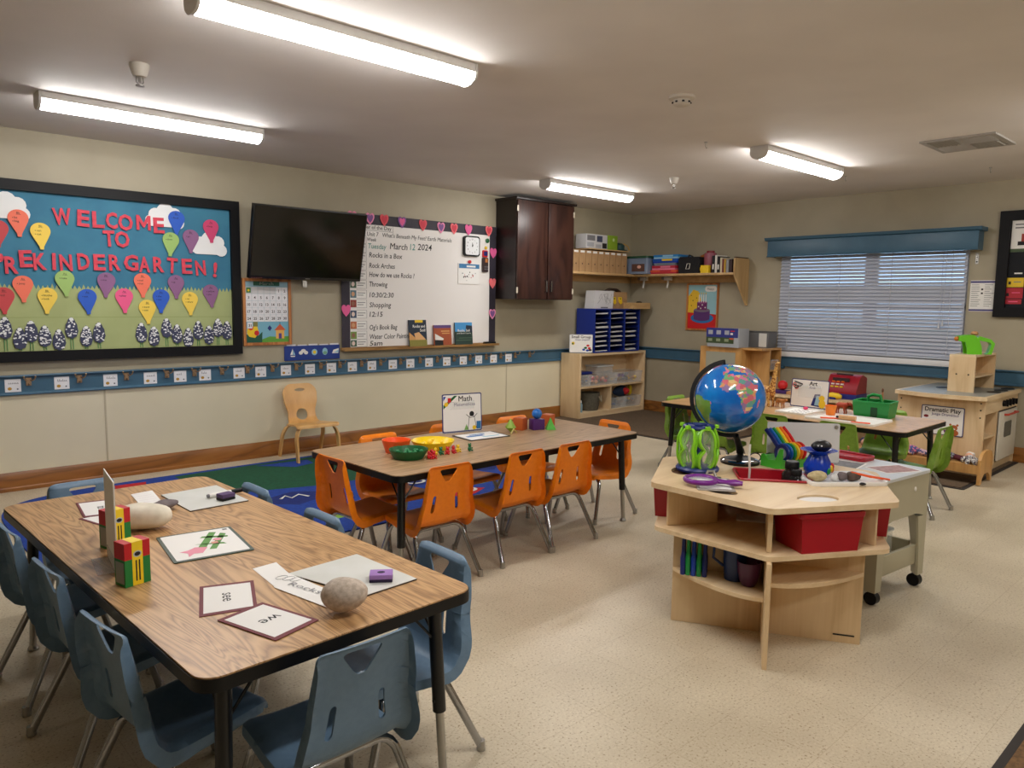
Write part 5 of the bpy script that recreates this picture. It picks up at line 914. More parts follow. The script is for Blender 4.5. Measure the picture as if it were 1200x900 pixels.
# ---- bent plywood chair by the wall
bw = wood('bent_birch', (226, 180, 116), (216, 166, 100), (196, 144, 82), 'z', 1.3, .3, 3, fine=.5)
t = T('wooden_chair', 'bent plywood child chair with handle hole against the left wall', 'chair', (3.06, 5.80, .005), math.radians(-4)); t.rotation_euler = (math.radians(-1.35), 0, math.radians(-4)); pr2 = catmull([(-.19, .275), (-.18, .302), (-.13, .306), (-.03, .298), (.06, .292), (.10, .296), (.128, .325), (.142, .38), (.158, .48), (.19, .62)], 8)
def c_at(pts):
    cm = [0]
    for a, b2 in zip(pts, pts[1:]): cm.append(cm[-1]+(b2-a).length)
    def f(s_):
        s_ = max(0, min(cm[-1], s_))
        for i in range(len(cm)-1):
            if s_ <= cm[i+1]: k = (s_-cm[i])/(cm[i+1]-cm[i]); return pts[i].lerp(pts[i+1], k), (pts[min(i+2, len(pts)-1)]-pts[max(i-1, 0)]).normalized()
    return f, cm
fa, cm2 = c_at(pr2); L2 = cm2[-1]; sb2 = next(cm2[i] for i, p_ in enumerate(pr2) if p_.x > .105)
def wmap(u, s_, d):
    p_, t_ = fa(s_); nrm = Vector((-t_.y, t_.x)); wd = lerp_tab([(0, .19), (sb2-.06, .175), (sb2, .13), (sb2+.08, .122), (sb2+.2, .15), (sb2+.27, .155), (L2, .15)], s_); off = (-.02*u*u if s_ > sb2 else 0)*1-d
    off += .02*abs(u)**2 if s_ > sb2 else 0
    return (u*wd, p_.x+nrm.x*off, p_.y+nrm.y*off)
outl = circ(-.9, .02, .1, .02, 4, 180, 270)+circ(.9, .02, .1, .02, 4, 270, 360)+[(1, .02+(L2-.12)*k/14) for k in range(1, 14)]+circ(1-.5, L2-.1, .5, .1, 8, 0, 90)+circ(-.5, L2-.1, .5, .1, 8, 90, 180)+[(-1, L2-.1-(L2-.12)*k/14) for k in range(1, 14)]
P('seat_and_back', sheet_mesh('s', outl, [[(.42*math.cos(a), sb2+.065+.05*math.sin(a)) for a in [2*PI*i/16 for i in range(16)]], [(.30*math.cos(a)**1 if abs(math.cos(a)) > .2 else .30*math.cos(a), L2-.055+.014*math.sin(a)) for a in [2*PI*i/12 for i in range(12)]]], wmap, .012, bw, 10, 24, (-1, 1), (0, L2)), t, sharp=50)
for sx in (-1, 1):
    for fy, ty in ((-.19, -.15), (.20, .07)):
        q = MB(); rows = []
        for k in range(9):
            a = k/8; z = .295*(1-a) if k else .284
            y = ty+(fy-ty)*(a**.8); x = sx*(.13+.055*min(1, a*3)**.5); wd = .028*(1-.25*a)
            rows.append([(x-.007, y-wd, z), (x+.007, y-wd, z), (x+.007, y+wd, z), (x-.007, y+wd, z)])
        q.grid(rows, bw, True); q.add(rows[0]+rows[-1], [(0, 1, 2, 3), (4, 5, 6, 7)], bw); P('leg', q, t)

# ================================================================== tables
def table(label, cx, cy, W, D, rz, lm, ht=.56, braces=True):
    """W along local x, D along local y"""
    t = T('activity_table', label, 'table', (cx, cy, 0), rz, 'laminate activity tables'); q = MB().prism(rrect(-W/2+.003, -D/2+.003, W/2-.003, D/2-.003, .05, 6), ht-.004, ht, lm, 'xy'); P('tabletop', q, t)
    P('edge_band', MB().prism(rrect(-W/2, -D/2, W/2, D/2, .053, 6), ht-.034, ht-.0045, blackp, 'xy'), t)
    for sx in (-1, 1):
        for sy in (-1, 1):
            x, y = sx*(W/2-.085), sy*(D/2-.085); dx, dy = sx*.012, sy*.012
            lg = P('leg', MB().tube([(x, y, ht-.0345), (x+dx, y+dy, .20)], .019, blackm, 12), t); P('lower_leg', MB().tube([(x+dx, y+dy, .1995), (x+dx*1.6, y+dy*1.6, .02)], .0125, steel, 10), lg)
            P('foot_glide', MB().lathe([(.019, -.0195), (.02, -.012), (.012, .0), (.012, .01)], steel, (x+dx*1.6, y+dy*1.6, .02), 12), lg); P('set_screw', MB().ell((x+dx-sx*.02, y+dy, .235), .006, blackm, 6, 4), lg)
            for ex, ey in ((-sx*.10, 0), (0, -sy*.10)): P('brace', MB().tube([(x+ex, y+ey, ht-.035), (x+dx*.6, y+dy*.6, ht-.16)], .004, blackm, 6), t)
    return t
table('wood grain table in the foreground with rocks, cards and white boards', .893, 2.425, .768, 1.815, math.radians(1.9), lam)
table('wood grain table with orange chairs, bowls and the Math sign', 2.785, 3.18, 1.815, .80, math.radians(.9), lam2)
table('wood grain table under the window with the Art sign and green caddy', 5.395, 2.66, .80, 1.88, 0, lam)
TZ = .5604
# ---- front table things
def crayons(x, y, rz, label, lean=0):
    t = T('crayon_box', label, 'box', (x, y, TZ), rz, 'crayon boxes on the front table'); w_, d_, h_ = .036, .026, .122
    cg_, cr_, cy_, co_ = M('box_green', (20, 128, 56), .5), M('box_red', (196, 22, 32), .5), M('box_yellow', (246, 214, 30), .5), M('box_orange', (240, 126, 30), .5)
    P('carton', MB().box(-w_, -d_, 0, w_, d_, h_*.62, cg_).box(-w_, -d_, h_*.62, w_, d_, h_, cr_), t)
    q = MB().rect(-w_*.42, 0, w_*.42, h_, -d_-.0003, cy_); q.rect(-w_*.42, -d_, w_*.42, d_, h_+.0003, cy_, 'xy'); q.flat(circ(0, h_*.72, .012, .009, 14), -d_-.0006, M('box_oval', (190, 200, 204), .5)); q.flat(circ(0, h_*.72, .0085, .006, 12), -d_-.0008, ink)
    for k in (0, 1): q.rect(-.006+.009*k, .012, -.002+.009*k, h_*.58, -d_-.0006, ink)
    P('front_print', q, t); q = MB(); q.rect(-d_*.8, .008, d_*.8, h_*.56, -w_-.0004, M('box_panel', (150, 156, 150), .5), 'yz'); P('side_print', q, t); q = MB().rect(-d_*.7, .02, d_*.8, h_*.75, w_+.0004, co_, 'yz'); q.rect(-d_*.3, .04, d_*.4, h_*.5, w_+.0006, M('box_brown', (170, 80, 30), .5), 'yz'); P('side_print', q, t)
crayons(.612, 2.187, math.radians(13), 'red, yellow and green crayon box, nearer one, in front of the paper divider'); crayons(.668, 2.555, math.radians(14), 'red, yellow and green crayon box, farther one, behind the paper divider')
t = T('paper_divider', 'tall white card standing upright between the two crayon boxes', 'card', (.612, 2.375, TZ), math.radians(-8)); P('card', MB().box(-.004, -.105, .002, -.0005, .105, .27, white), t); P('acrylic_foot', MB().box(-.05, -.08, 0, -.0045, .08, .002, clear).box(-.0065, -.08, .002, -.0045, .08, .04, clear), t)
pebm = mottled('pale_stone', (236, 229, 212), (210, 202, 182), 14, .8, .4, 60); graym = mottled('grey_stone', (120, 108, 108), (96, 86, 88), 20, .8, .4, 80); brst = mottled('brown_stone', (200, 186, 172), (172, 158, 144), 90, .85, .2, 160)
one('stone', MB().ell((0, 0, .045), (.096, .062, .044), pebm, 24, 14, .025, 5), 'large smooth pale stone by the far crayon box', 'stone', (.79, 2.685, TZ), math.radians(-38), 'stones on the front table')
one('stone', MB().ell((0, 0, .016), (.05, .035, .017), graym, 16, 10, .05, 8), 'flat grey purple stone just behind the pale one', 'stone', (.925, 2.88, TZ+.004), math.radians(10), 'stones on the front table')
one('stone', MB().ell((0, 0, .046), (.060, .046, .043), brst, 24, 14, .02, 12), 'round speckled brown stone near the purple eraser', 'stone', (.945, 1.625, TZ+.002), math.radians(-25), 'stones on the front table')
def quadpaper(name, pts, label, cat, m=paper, h=.0006, z=TZ, edge=None, eb=0, group=None, extra=None):
    cx = sum(p[0] for p in pts)/len(pts); cy = sum(p[1] for p in pts)/len(pts); t = T(name, label, cat, (cx, cy, z), 0, group); L_ = [(a-cx, b2-cy) for a, b2 in pts]
    P('sheet', MB().prism(L_, 0, h, m, 'xy'), t)
    if edge: P('inner_print', MB().flat([(a*(1-eb), b2*(1-eb)) for a, b2 in L_], h+.0003, edge, 'xy'), t)
    if extra: q = MB(); extra(q, h+.0006); P('print', q, t)
    return t
mar = M('card_maroon', (112, 34, 44), .6)
quadpaper('word_card', [(.736, 2.033), (.867, 1.983), (.793, 1.794), (.66, 1.834)], 'maroon edged word card reading see, left of the pair', 'card', mar, .0012, edge=paper, eb=.14, group='word cards', extra=lambda q, h: q.text('see', -.012, .006, .032, ink, h, 'c', None, 0, plane='xy', ang=math.radians(180+70)))
quadpaper('word_card', [(.685, 1.784), (.816, 1.816), (.873, 1.622), (.742, 1.585)], 'maroon edged word card reading we, nearer the table end', 'card', mar, .0012, TZ+.0015, edge=paper, eb=.14, group='word cards', extra=lambda q, h: q.text('we', .003, .016, .034, ink, h, 'c', None, 0, plane='xy', ang=math.radians(180+15)))
quadpaper('word_card', [(.70, 3.185), (.81, 3.165), (.79, 2.93), (.672, 2.955)], 'maroon edged word card at the far left behind the divider', 'card', mar, .0012, TZ+.0015, edge=paper, eb=.13, group='word cards', extra=lambda q, h: q.text('to', 0, 0, .03, ink, h, 'c', None, .01, plane='xy', ang=math.radians(180+80)))
quadpaper('word_card', [(.655, 2.955), (.80, 2.97), (.825, 2.86), (.69, 2.82)], 'maroon edged word card mostly hidden beneath the far left one', 'card', mar, .0012, TZ, edge=paper, eb=.13, group='word cards')
quadpaper('folded_paper', [(.896, 3.186), (.981, 3.199), (.953, 2.998), (.87, 2.957)], 'folded white note with faint pink lines behind the pale stone', 'paper', paper, .003, extra=lambda q, h: [q.rect(-.035, -.06+.035*k, .03, -.058+.035*k, h, M('faint_pink', (214, 190, 206), .7), 'xy') for k in range(5)])
def wboard(name, pts, label, extra=None):
    cx = sum(p[0] for p in pts)/4; cy = sum(p[1] for p in pts)/4; t = T(name, label, 'whiteboard', (cx, cy, TZ), 0, 'lap white boards'); L_ = [(a-cx, b2-cy) for a, b2 in pts]; P('backing', MB().prism(L_, 0, .003, M('hardboard', (52, 42, 36), .7), 'xy'), t); P('white_face', MB().prism([(a*.995, b2*.995) for a, b2 in L_], .0031, .0046, mottled('lap_white', (226, 228, 224), (214, 216, 210), 6, .3), 'xy'), t); return t
wboard('lap_board', [(.982, 3.098), (1.211, 3.114), (1.212, 2.799), (.986, 2.792)], 'clean white lap board at the far end of the front table')
wboard('lap_board', [(.958, 1.961), (1.197, 1.977), (1.215, 1.686), (1.038, 1.676)], 'smudged white lap board under the purple eraser')
t = T('marker', 'black marker with white label across the far lap board', 'marker', (1.165, 2.925, TZ+.0055), math.radians(5)); P('barrel', MB().tube([(-.06, 0, .009), (.03, 0, .009)], .0088, white, 12), t); P('cap', MB().tube([(.0305, 0, .009), (.075, 0, .009)], .0092, blackp, 12), t); P('tail_plug', MB().tube([(-.068, 0, .009), (-.0605, 0, .009)], .007, M('plug_grey', (120, 120, 126), .5), 10), t)
t = T('eraser', 'small dark purple eraser beside the black marker', 'eraser', (1.148, 2.862, TZ+.005), math.radians(12)); P('felt', MB().box(-.028, -.022, 0, .028, .022, .010, blackp, .002), t); P('foam', MB().box(-.028, -.022, .0105, .028, .022, .026, M('foam_darkpurple', (86, 66, 106), .8), .003), t)
t = T('eraser', 'lilac eraser with dark mark on the nearer lap board', 'eraser', (1.133, 1.743, TZ+.005), math.radians(-36)); P('felt', MB().box(-.032, -.024, 0, .032, .024, .008, M('felt_dark', (40, 26, 60), .8), .002), t); P('foam', MB().box(-.032, -.024, .0085, .032, .024, .022, M('foam_lilac', (160, 122, 190), .8), .002), t); q = MB().prism(circ(0, 0, .011, .008, 10), .0221, .0225, M('felt_dark', (40, 26, 60), .8), 'xy'); P('logo_print', q, t)
t = T('picture_sleeve', 'green edged picture card of a green alligator like shape and pink splash', 'picture', (.884, 2.389, TZ), math.radians(-8)); t['label'] = 'dark green edged sleeve holding a green and pink picture card'; Wp, Dp = .118, .145
P('sleeve', MB().prism(rrect(-Wp, -Dp, Wp, Dp, .006, 2), 0, .003, M('sleeve_darkgreen', (62, 82, 72), .35), 'xy'), t); q = MB().flat(rrect(-Wp+.010, -Dp+.012, Wp-.010, Dp-.010, .004, 2), .0033, paper, 'xy'); P('picture', q, t); q = MB(); pg = M('pic_green', (92, 150, 66), .6)
for a in ([(-.035, -.055), (-.01, -.06), (.06, .10), (.04, .11)], [(.0, -.07), (.02, -.075), (.085, .07), (.07, .085)], [(-.03, .0), (-.015, -.01), (.06, -.04), (.055, -.02)], [(.0, .06), (.08, .03), (.085, .045), (.01, .075)]): q.flat(a, .0036, pg, 'xy')
q.flat([(-.07, -.115), (-.05, -.09), (-.025, -.095), (.0, -.045), (-.035, -.03), (-.06, -.05), (-.085, -.055), (-.065, -.08)], .0038, M('pic_pink', (232, 150, 170), .6), 'xy'); q.flat(circ(.045, .02, .014, None, 10), .0039, M('pic_pink', (232, 150, 170), .6), 'xy'); q.rect(.02, -.02, .04, .0, .0039, M('pic_salmon', (226, 160, 140), .6), 'xy'); q.rect(.085, .11, .1, .125, .0036, greyp, 'xy'); P('picture_print', q, t)
t = T('paper_strip', 'long white writing strips with pencil drawing under the brown stone', 'paper', (.93, 1.88, TZ)); q = WB(t).prism([(.904, 2.073), (.981, 2.08), (.961, 1.925), (.89, 1.90)], TZ, TZ+.0008, paper, 'xy'); P('sheet', q, t)
P('sheet', WB(t).add([(.955, 2.0, TZ+.0055), (.985, 1.75, TZ+.0055), (.925, 1.679, TZ+.0015), (.885, 1.895, TZ+.0015), (.955, 2.0, TZ+.0063), (.985, 1.75, TZ+.0063), (.925, 1.679, TZ+.0023), (.885, 1.895, TZ+.0023)], [(3, 2, 1, 0), (4, 5, 6, 7), (0, 1, 5, 4), (1, 2, 6, 5), (2, 3, 7, 6), (3, 0, 4, 7)], paper), t)
q = MB(); pen = M('pencil', (150, 150, 154), .8)
for k in range(3): q.tube([(a, b2, .0058) for a, b2 in circ(-.0+.012*k, .06-.02*k, .018, .012, 10)], .0007, pen, 4, True)
q.text('Rocks', -.012, .0, .022, pen, .0064, 'l', .12, plane='xy', ang=math.radians(-75)); P('pencil_marks', q, t)
# ---- math table things
t = sign('area_sign', 'Math picture sign standing on the orange chairs table', (2.85, 3.485, TZ), math.radians(-11), .27, .235, 'Math', 'Matemáticas', 'math', lean=-.05)
def bowl(x, y, r0, r1, h, m, label, fills=None, n=20, sq=1.):
    t = T('bowl', label, 'bowl', (x, y, TZ), 0, 'plastic bowls on the math table'); P('bowl', MB().lathe([(0, .003), (r0-.004, .003), (r1-.006, h), (r1, h+.002), (r1, h-.004), (r0, 0), (0, 0)], m, n=28), t)
    if fills:
        q = MB()
        for k in range(n): a = rnd.uniform(0, 6.3); r_ = rnd.uniform(0, r0*.85); q.ell((r_*math.cos(a), r_*math.sin(a), rnd.uniform(.012, h*.8)), rnd.uniform(.009, .014), fills, 7, 5)
        P('counters', q, t, kind='stuff')
bowl(2.20, 3.235, .055, .075, .065, M('bowl_orange', (238, 92, 36), .35), 'orange round bowl on the math table'); bowl(2.165, 3.075, .075, .098, .045, dgreen, 'dark green bowl full of counters on the math table', M('counter_green', (20, 120, 66), .45), 26)
bowl(2.405, 3.19, .085, .115, .045, M('bowl_yellow', (240, 206, 10), .35), 'yellow bowl on the math table', M('counter_yellow', (246, 214, 60), .45), 16)
def bear(x, y, m, label, k):
    t = T('counting_bear', label, 'toy', (x, y, TZ), rnd.uniform(-2, 2), 'counting bears on the math table'); q = MB().ell((0, 0, .013), (.011, .010, .013), m, 10, 7); P('body', q, t); q = MB().ell((0, -.001, .03), .009, m, 10, 7)
    for s_ in (-1, 1): q.ell((s_*.007, 0, .038), .004, m, 7, 5)
    P('head', q, t); q = MB()
    for s_ in (-1, 1): q.ell((s_*.012, -.006, .016), (.004, .006, .004), m, 7, 5); q.ell((s_*.009, -.010, .005), (.005, .007, .005), m, 7, 5)
    P('limbs', q, t)
by = M('bear_yellow', (240, 200, 30), .4); br_ = M('bear_red', (204, 30, 40), .4); bg_ = M('bear_green', (14, 110, 66), .4)
for k, (x, y, m, lab) in enumerate(((2.225, 2.985, br_, 'first red counting bear, beside the dark green bowl'), (2.262, 3.012, br_, 'second red counting bear from the dark green bowl'), (2.248, 2.975, br_, 'red counting bear lying in front of the first two'), (2.302, 3.03, by, 'yellow counting bear between red and green ones'), (2.338, 3.035, bg_, 'green counting bear left of two red ones'), (2.372, 3.02, br_, 'red counting bear right of the green one in the row'), (2.408, 3.02, br_, 'red counting bear next to the second yellow one'), (2.447, 3.03, by, 'yellow counting bear at the right of the row'), (2.515, 3.015, bg_, 'green counting bear standing alone at the row end'))): bear(x, y, m, lab, k)
t = T('clipboard', 'dark clipboard with blue printed sheet before the Math sign', 'clipboard', (2.85, 3.31, TZ), math.radians(-5)); P('board', MB().prism(rrect(-.145, -.10, .145, .10, .01, 3), 0, .003, M('clip_dark', (40, 36, 34), .5), 'xy'), t); q = MB().box(-.13, -.088, .0031, .13, .088, .004, paper); P('sheet', q, t); q = MB().rect(-.1, -.01, .02, .02, .0043, M('print_blue', (40, 110, 180), .6), 'xy'); q.rect(-.06, .03, .05, .05, .0043, M('print_blue', (40, 110, 180), .6), 'xy'); q.rect(-.02, -.05, .1, -.03, .0043, M('print_lightblue', (150, 200, 220), .6), 'xy'); P('sheet_print', q, t)
obm = M('block_orange', (190, 92, 40), .5); pbm = M('block_purple', (76, 34, 110), .45); gbm = M('block_green', (80, 190, 50), .4, alpha=.9)
one('geometric_block', MB().cbox(0, 0, .0375, .066, .066, .075, obm, .002), 'orange wooden cube left of the purple block', 'block', (3.19, 3.335, TZ), .3, 'solid shape blocks'); one('geometric_block', MB().cbox(0, 0, .033, .08, .06, .066, pbm, .002), 'purple block with the blue ball on top', 'block', (3.275, 3.275, TZ), -.3, 'solid shape blocks')
one('blue_ball', MB().ell((0, 0, .032), .032, M('ball_blue', (30, 110, 200), .3), 20, 12), 'blue ball resting on the purple block', 'ball', (3.275, 3.275, TZ+.0665)); one('geometric_block', MB().cbox(0, 0, .0375, .066, .066, .075, obm, .002), 'orange wooden cube behind the green pyramid', 'block', (3.43, 3.33, TZ), .25, 'solid shape blocks')
one('geometric_block', MB().lathe([(.042, 0), (0, .075)], gbm, n=4), 'green pyramid in front of the right orange cube', 'block', (3.345, 3.225, TZ), .2, 'solid shape blocks', 20); one('geometric_block', MB().lathe([(.0, 0), (.034, .03), (0, .085)], M('block_lime', (150, 190, 60), .4, alpha=.85), n=6), 'clear lime pointed crystal shape at the left of the blocks', 'block', (3.075, 3.30, TZ), .2, 'solid shape blocks', 20); one('geometric_block', MB().tube([(-.03, 0, .004), (0, 0, .03), (.03, 0, .004)], .004, M('block_cream', (206, 196, 120), .4), 6), 'cream bent stick in front of the lime crystal shape', 'block', (3.05, 3.245, TZ), .2, 'solid shape blocks')
# ---- art table things
t = sign('area_sign', 'Art picture sign standing on the table below the window', (5.62, 2.65, TZ), -PI/2, .30, .22, 'Art', 'Arte', 'art', lean=-.08)
def atray(x0, y0, x1, y1, label, m, lip=.012):
    t = T('art_tray', label, 'tray', ((x0+x1)/2, (y0+y1)/2, TZ), 0, 'white art trays'); W, D = (x1-x0)/2, (y1-y0)/2; P('base', MB().prism(rrect(-W, -D, W, D, .02, 3), 0, .004, m, 'xy'), t); q = MB().tube([(a, b2, .007) for a, b2 in rrect(-W+.004, -D+.004, W-.004, D-.004, .02, 3)], .005, m, 6, True, flatten=(.8, 1.6)); P('rim', q, t)
tw = M('tray_white', (234, 234, 230), .4); atray(5.19, 2.47, 5.52, 2.71, 'white tray with printed sheet before the Art sign', tw); atray(5.07, 1.945, 5.42, 2.425, 'long white tray with orange clay tools on the art table', tw)
t = quadpaper('art_sheet', [(5.22, 2.68), (5.49, 2.68), (5.49, 2.50), (5.22, 2.50)], 'printed sheet lying in the tray before the Art sign', 'paper', paper, .0008, TZ+.0045, extra=lambda q, h: [q.rect(-.1+.05*(k % 4), -.07+.035*(k//4), -.07+.05*(k % 4), -.06+.035*(k//4), h, greyp, 'xy') for k in range(16)])
one('pink_clay', MB().ell((0, 0, .012), (.022, .018, .012), M('clay_pink', (220, 50, 100), .6), 10, 6), 'small pink clay lump on the printed sheet', 'clay', (5.47, 2.60, TZ+.0055))
oc = M('clay_orange', (234, 84, 30), .6); one('clay_strip', MB().box(-.06, -.02, 0, .06, .02, .006, oc, .002), 'wide flat orange clay strip at the left of the long tray', 'clay', (5.19, 2.29, TZ+.0045), math.radians(-60), 'orange clay strips'); one('clay_strip', MB().box(-.06, -.012, 0, .06, .012, .006, oc, .002), 'narrow orange clay strip at the right of the long tray', 'clay', (5.15, 2.06, TZ+.0045), math.radians(-75), 'orange clay strips')
one('rolling_pin', MB().tube([(-.055, 0, .0175), (.055, 0, .0175)], .017, M('pin_wood', (206, 160, 110), .5), 12).tube([(-.075, 0, .0175), (-.055, 0, .0175)], .008, ink, 8), 'short wooden roller in the long art tray', 'roller', (5.20, 2.17, TZ+.0045), math.radians(-85))
t = T('orange_pot', 'small orange pot at the back corner of the long art tray', 'pot', (5.36, 2.36, TZ+.0045)); P('pot', MB().lathe([(.03, 0), (.034, .035), (.04, .07), (.035, .07), (.03, .03), (0, .01)], M('pot_orange', (240, 130, 30), .45), n=16), t)
def beast(name, label, x, y, rz, m, L_, hgt, nk=None, trunk=False, m2=None):
    """small toy quadruped: shaped trunk, jointed legs, head on neck; faces local -x"""
    t = T(name, label, 'toy', (x, y, TZ), rz, 'toy animals on the art table'); lz = hgt*.52; q = MB()
    q.tube([(-L_*.42, 0, lz*1.18), (-L_*.25, 0, lz*1.2), (0, 0, lz*1.22), (L_*.25, 0, lz*1.2), (L_*.42, 0, lz*1.1)], [hgt*.10, hgt*.21, hgt*.19, hgt*.20, hgt*.10], m, 12)
    if nk: q.tube([(-L_*.32, 0, lz*1.25), (-L_*.55, 0, nk*.72), (-L_*.62, 0, nk*.94)], [hgt*.15, hgt*.075, hgt*.06], m, 10); hx, hz = -L_*.66, nk*.95
    else: q.tube([(-L_*.3, 0, lz*1.3), (-L_*.55, 0, lz*1.45)], [hgt*.16, hgt*.14], m, 10); hx, hz = -L_*.6, lz*1.5
    q.ell((hx-hgt*.04, 0, hz), (hgt*.14 if not nk else hgt*.09, hgt*.10 if not nk else hgt*.05, hgt*.11 if not nk else hgt*.055), m, 12, 8)
    if trunk: q.tube([(hx-hgt*.12, 0, hz-.0), (hx-hgt*.28, 0, hz-hgt*.2), (hx-hgt*.26, 0, hz-hgt*.45)], [hgt*.08, hgt*.05, hgt*.03], m, 8)
    for sx, px in ((-1, -L_*.3), (1, L_*.32)):
        for sy in (-1, 1): q.tube([(px, sy*hgt*.11, lz*1.15), (px-sx*hgt*.02, sy*hgt*.12, lz*.6), (px+sx*hgt*.02, sy*hgt*.12, lz*.3), (px, sy*hgt*.12, 0)], [hgt*.10, hgt*.06, hgt*.05, hgt*.055], m, 8)
    P('body', q, t); q = MB()
    for sy in (-1, 1): q.ell((hx+hgt*.05, sy*hgt*(.13 if not nk else .06), hz+hgt*.08), (hgt*.03, hgt*.05, hgt*.06) if not nk else (hgt*.015, hgt*.025, hgt*.03), m2 or m, 8, 5)
    P('ear', q, t); P('tail', MB().tube([(L_*.42, 0, lz*1.2), (L_*.5, 0, lz*.8)], hgt*.02, m2 or m, 6), t)
    return t
gm = mottled('giraffe_hide', (150, 84, 30), (226, 180, 100), 70, .6, lo=.47, hi=.5); beast('toy_giraffe', 'tall spotted toy giraffe behind the globe on the art table', 5.47, 2.915, math.radians(72), gm, .13, .19, .36); beast('toy_elephant', 'small tan toy animal beside the giraffe', 5.46, 2.80, math.radians(70), M('tan_toy', (176, 116, 60), .6), .10, .085); beast('toy_dinosaur', 'rust red toy animal behind the orange pot on the art table', 5.53, 2.355, math.radians(80), M('rust_toy', (176, 70, 44), .6), .10, .10, None, True)
t = T('art_caddy', 'green plastic caddy with handle on the art table', 'caddy', (5.55, 2.125, TZ), -PI/2+.07); Wc, Dc, hc = .125, .10, .115; gc_ = M('caddy_green', (14, 140, 60), .38); q = MB(); z0 = .0005
for s_ in (-1, 1):
    q.add([(-Wc*.9, s_*Dc*.9, z0), (Wc*.9, s_*Dc*.9, z0), (Wc, s_*Dc, hc), (-Wc, s_*Dc, hc)], [(0, 1, 2, 3)], gc_); q.add([(s_*Wc*.9, -Dc*.9, z0), (s_*Wc*.9, Dc*.9, z0), (s_*Wc, Dc, hc), (s_*Wc, -Dc, hc)], [(0, 1, 2, 3)], gc_)
q.box(-Wc*.9, -Dc*.9, z0, Wc*.9, Dc*.9, .004, gc_); q.box(-.003, -Dc*.95, z0, .003, Dc*.95, hc*.9, gc_); P('tub', q, t); P('rim', MB().tube([(a, b2, hc) for a, b2 in rrect(-Wc, -Dc, Wc, Dc, .015, 3)], .006, gc_, 6, True), t); P('handle', MB().tube([(-.05, 0, hc*.8), (-.05, 0, hc+.03), (-.02, 0, hc+.045), (.03, 0, hc+.04), (.05, 0, hc*.8)], .012, gc_, 8), t); P('dark_recess', MB().rect(.0, .01, .045, .08, -Dc*.97, M('recess_green', (10, 70, 36), .6)), t)
one('paint_brush', MB().tube([(0, 0, .012), (.03, .02, .17)], .006, M('brush_wood', (170, 110, 70), .6), 8).ell((.032, .0213, .182), (.008, .008, .018), M('brush_tip', (110, 70, 50), .8), 8, 6), 'wooden brush standing up out of the green caddy', 'brush', (5.60, 2.09, TZ+.004), 0)

# ================================================================== hexagonal science table
HC = (2.985, 1.57); HR = .543; HZ = .612
def hexa(r, a0=30): return [(r*math.cos(math.radians(a0+60*k)), r*math.sin(math.radians(a0+60*k))) for k in range(6)]
def rhex(r, c=.03):
    o = []; h = hexa(r)
    for i in range(6):
        p0, p1, p2 = Vector(h[i-1]), Vector(h[i]), Vector(h[(i+1) % 6]); a = p1+(p0-p1).normalized()*c; b2 = p1+(p2-p1).normalized()*c
        for j in range(4): t_ = j/3; o.append(tuple((1-t_)**2*a+2*t_*(1-t_)*p1+t_*t_*b2))
    return o
t = T('science_table', 'hexagonal maple display table with globe and red bins', 'table', (HC[0], HC[1], 0))
wells = [(239, .36, (.052, .085), .006), (179, .375, (.045, .08), .006), (121, .36, (.05, .08), .006)]; holes = []
for a, r_, (e1, e2), _ in wells: a = math.radians(a); holes.append([(math.cos(a)*(r_+p_[0])-math.sin(a)*p_[1], math.sin(a)*(r_+p_[0])+math.cos(a)*p_[1]) for p_ in circ(0, 0, e1, e2, 20)])
TA = math.radians(-52); TC = (.02, -.005); TW, TD = .145, .105; holes.append([(TC[0]+math.cos(TA)*a-math.sin(TA)*b2, TC[1]+math.sin(TA)*a+math.cos(TA)*b2) for a, b2 in rrect(-TW, -TD, TW, TD, .02, 3)])
P('top', sheet_mesh('top', rhex(HR), holes, lambda u, v_, d: (u, v_, HZ-d), .022, maple, 1, 1, (-1, 1), (-1, 1)), t); P('middle_shelf', MB().prism(rhex(HR-.022), .405, .423, maple, 'xy'), t)
A_ = math.radians(210); d_ = (math.cos(A_), math.sin(A_)); pq = (-d_[1], d_[0])         # toward the front vertex
sL = 1 if (Vector((pq[0], pq[1], 0)).dot(r2) < 0) else -1
def panel(p0, p1, z0, z1, th=.018, m=maplev, name='panel'):
    v_ = Vector((p1[0]-p0[0], p1[1]-p0[1])); L_ = v_.length; a = math.atan2(v_.y, v_.x); q = MB(rot(a, (p0[0], p0[1], 0))).box(0, -th/2, z0, L_, th/2, z1, m, .002); return P(name, q, t)
panel((d_[0]*.545, d_[1]*.545), (-d_[0]*.50, -d_[1]*.50), 0, .4045, name='long_base_panel')
for s_, nm in ((.195, 'cross_base_panel'), (-.195, 'cross_base_panel')):
    c_ = (d_[0]*s_, d_[1]*s_)
    for e in (1, -1): panel((c_[0]+pq[0]*e*.0095, c_[1]+pq[1]*e*.0095), (c_[0]+pq[0]*e*.372, c_[1]+pq[1]*e*.372), 0, .4045, name=nm)
for s_ in (1, -1):          # quarter shelves with bowed front edge
    for e in (1, -1):
        pts = [(d_[0]*s_*.2045+pq[0]*e*.010, d_[1]*s_*.2045+pq[1]*e*.010)]; n = 10
        for k in range(n+1):
            a = k/n; u = .370*(1-a)+.010*a; w_ = .2045+.245*math.sin(a*PI/2)**.9; pts.append((d_[0]*s_*w_+pq[0]*e*u, d_[1]*s_*w_+pq[1]*e*u))
        zb = .222 if (s_ > 0 and e == sL) else .285; P('bowed_shelf', MB().prism(pts, zb, zb+.016, maple, 'xy'), t)
for k in range(6):
    a = math.radians(30+60*k); panel((math.cos(a)*.462, math.sin(a)*.462), (math.cos(a)*.235, math.sin(a)*.235), .4235, HZ-.0225, name='upper_divider')
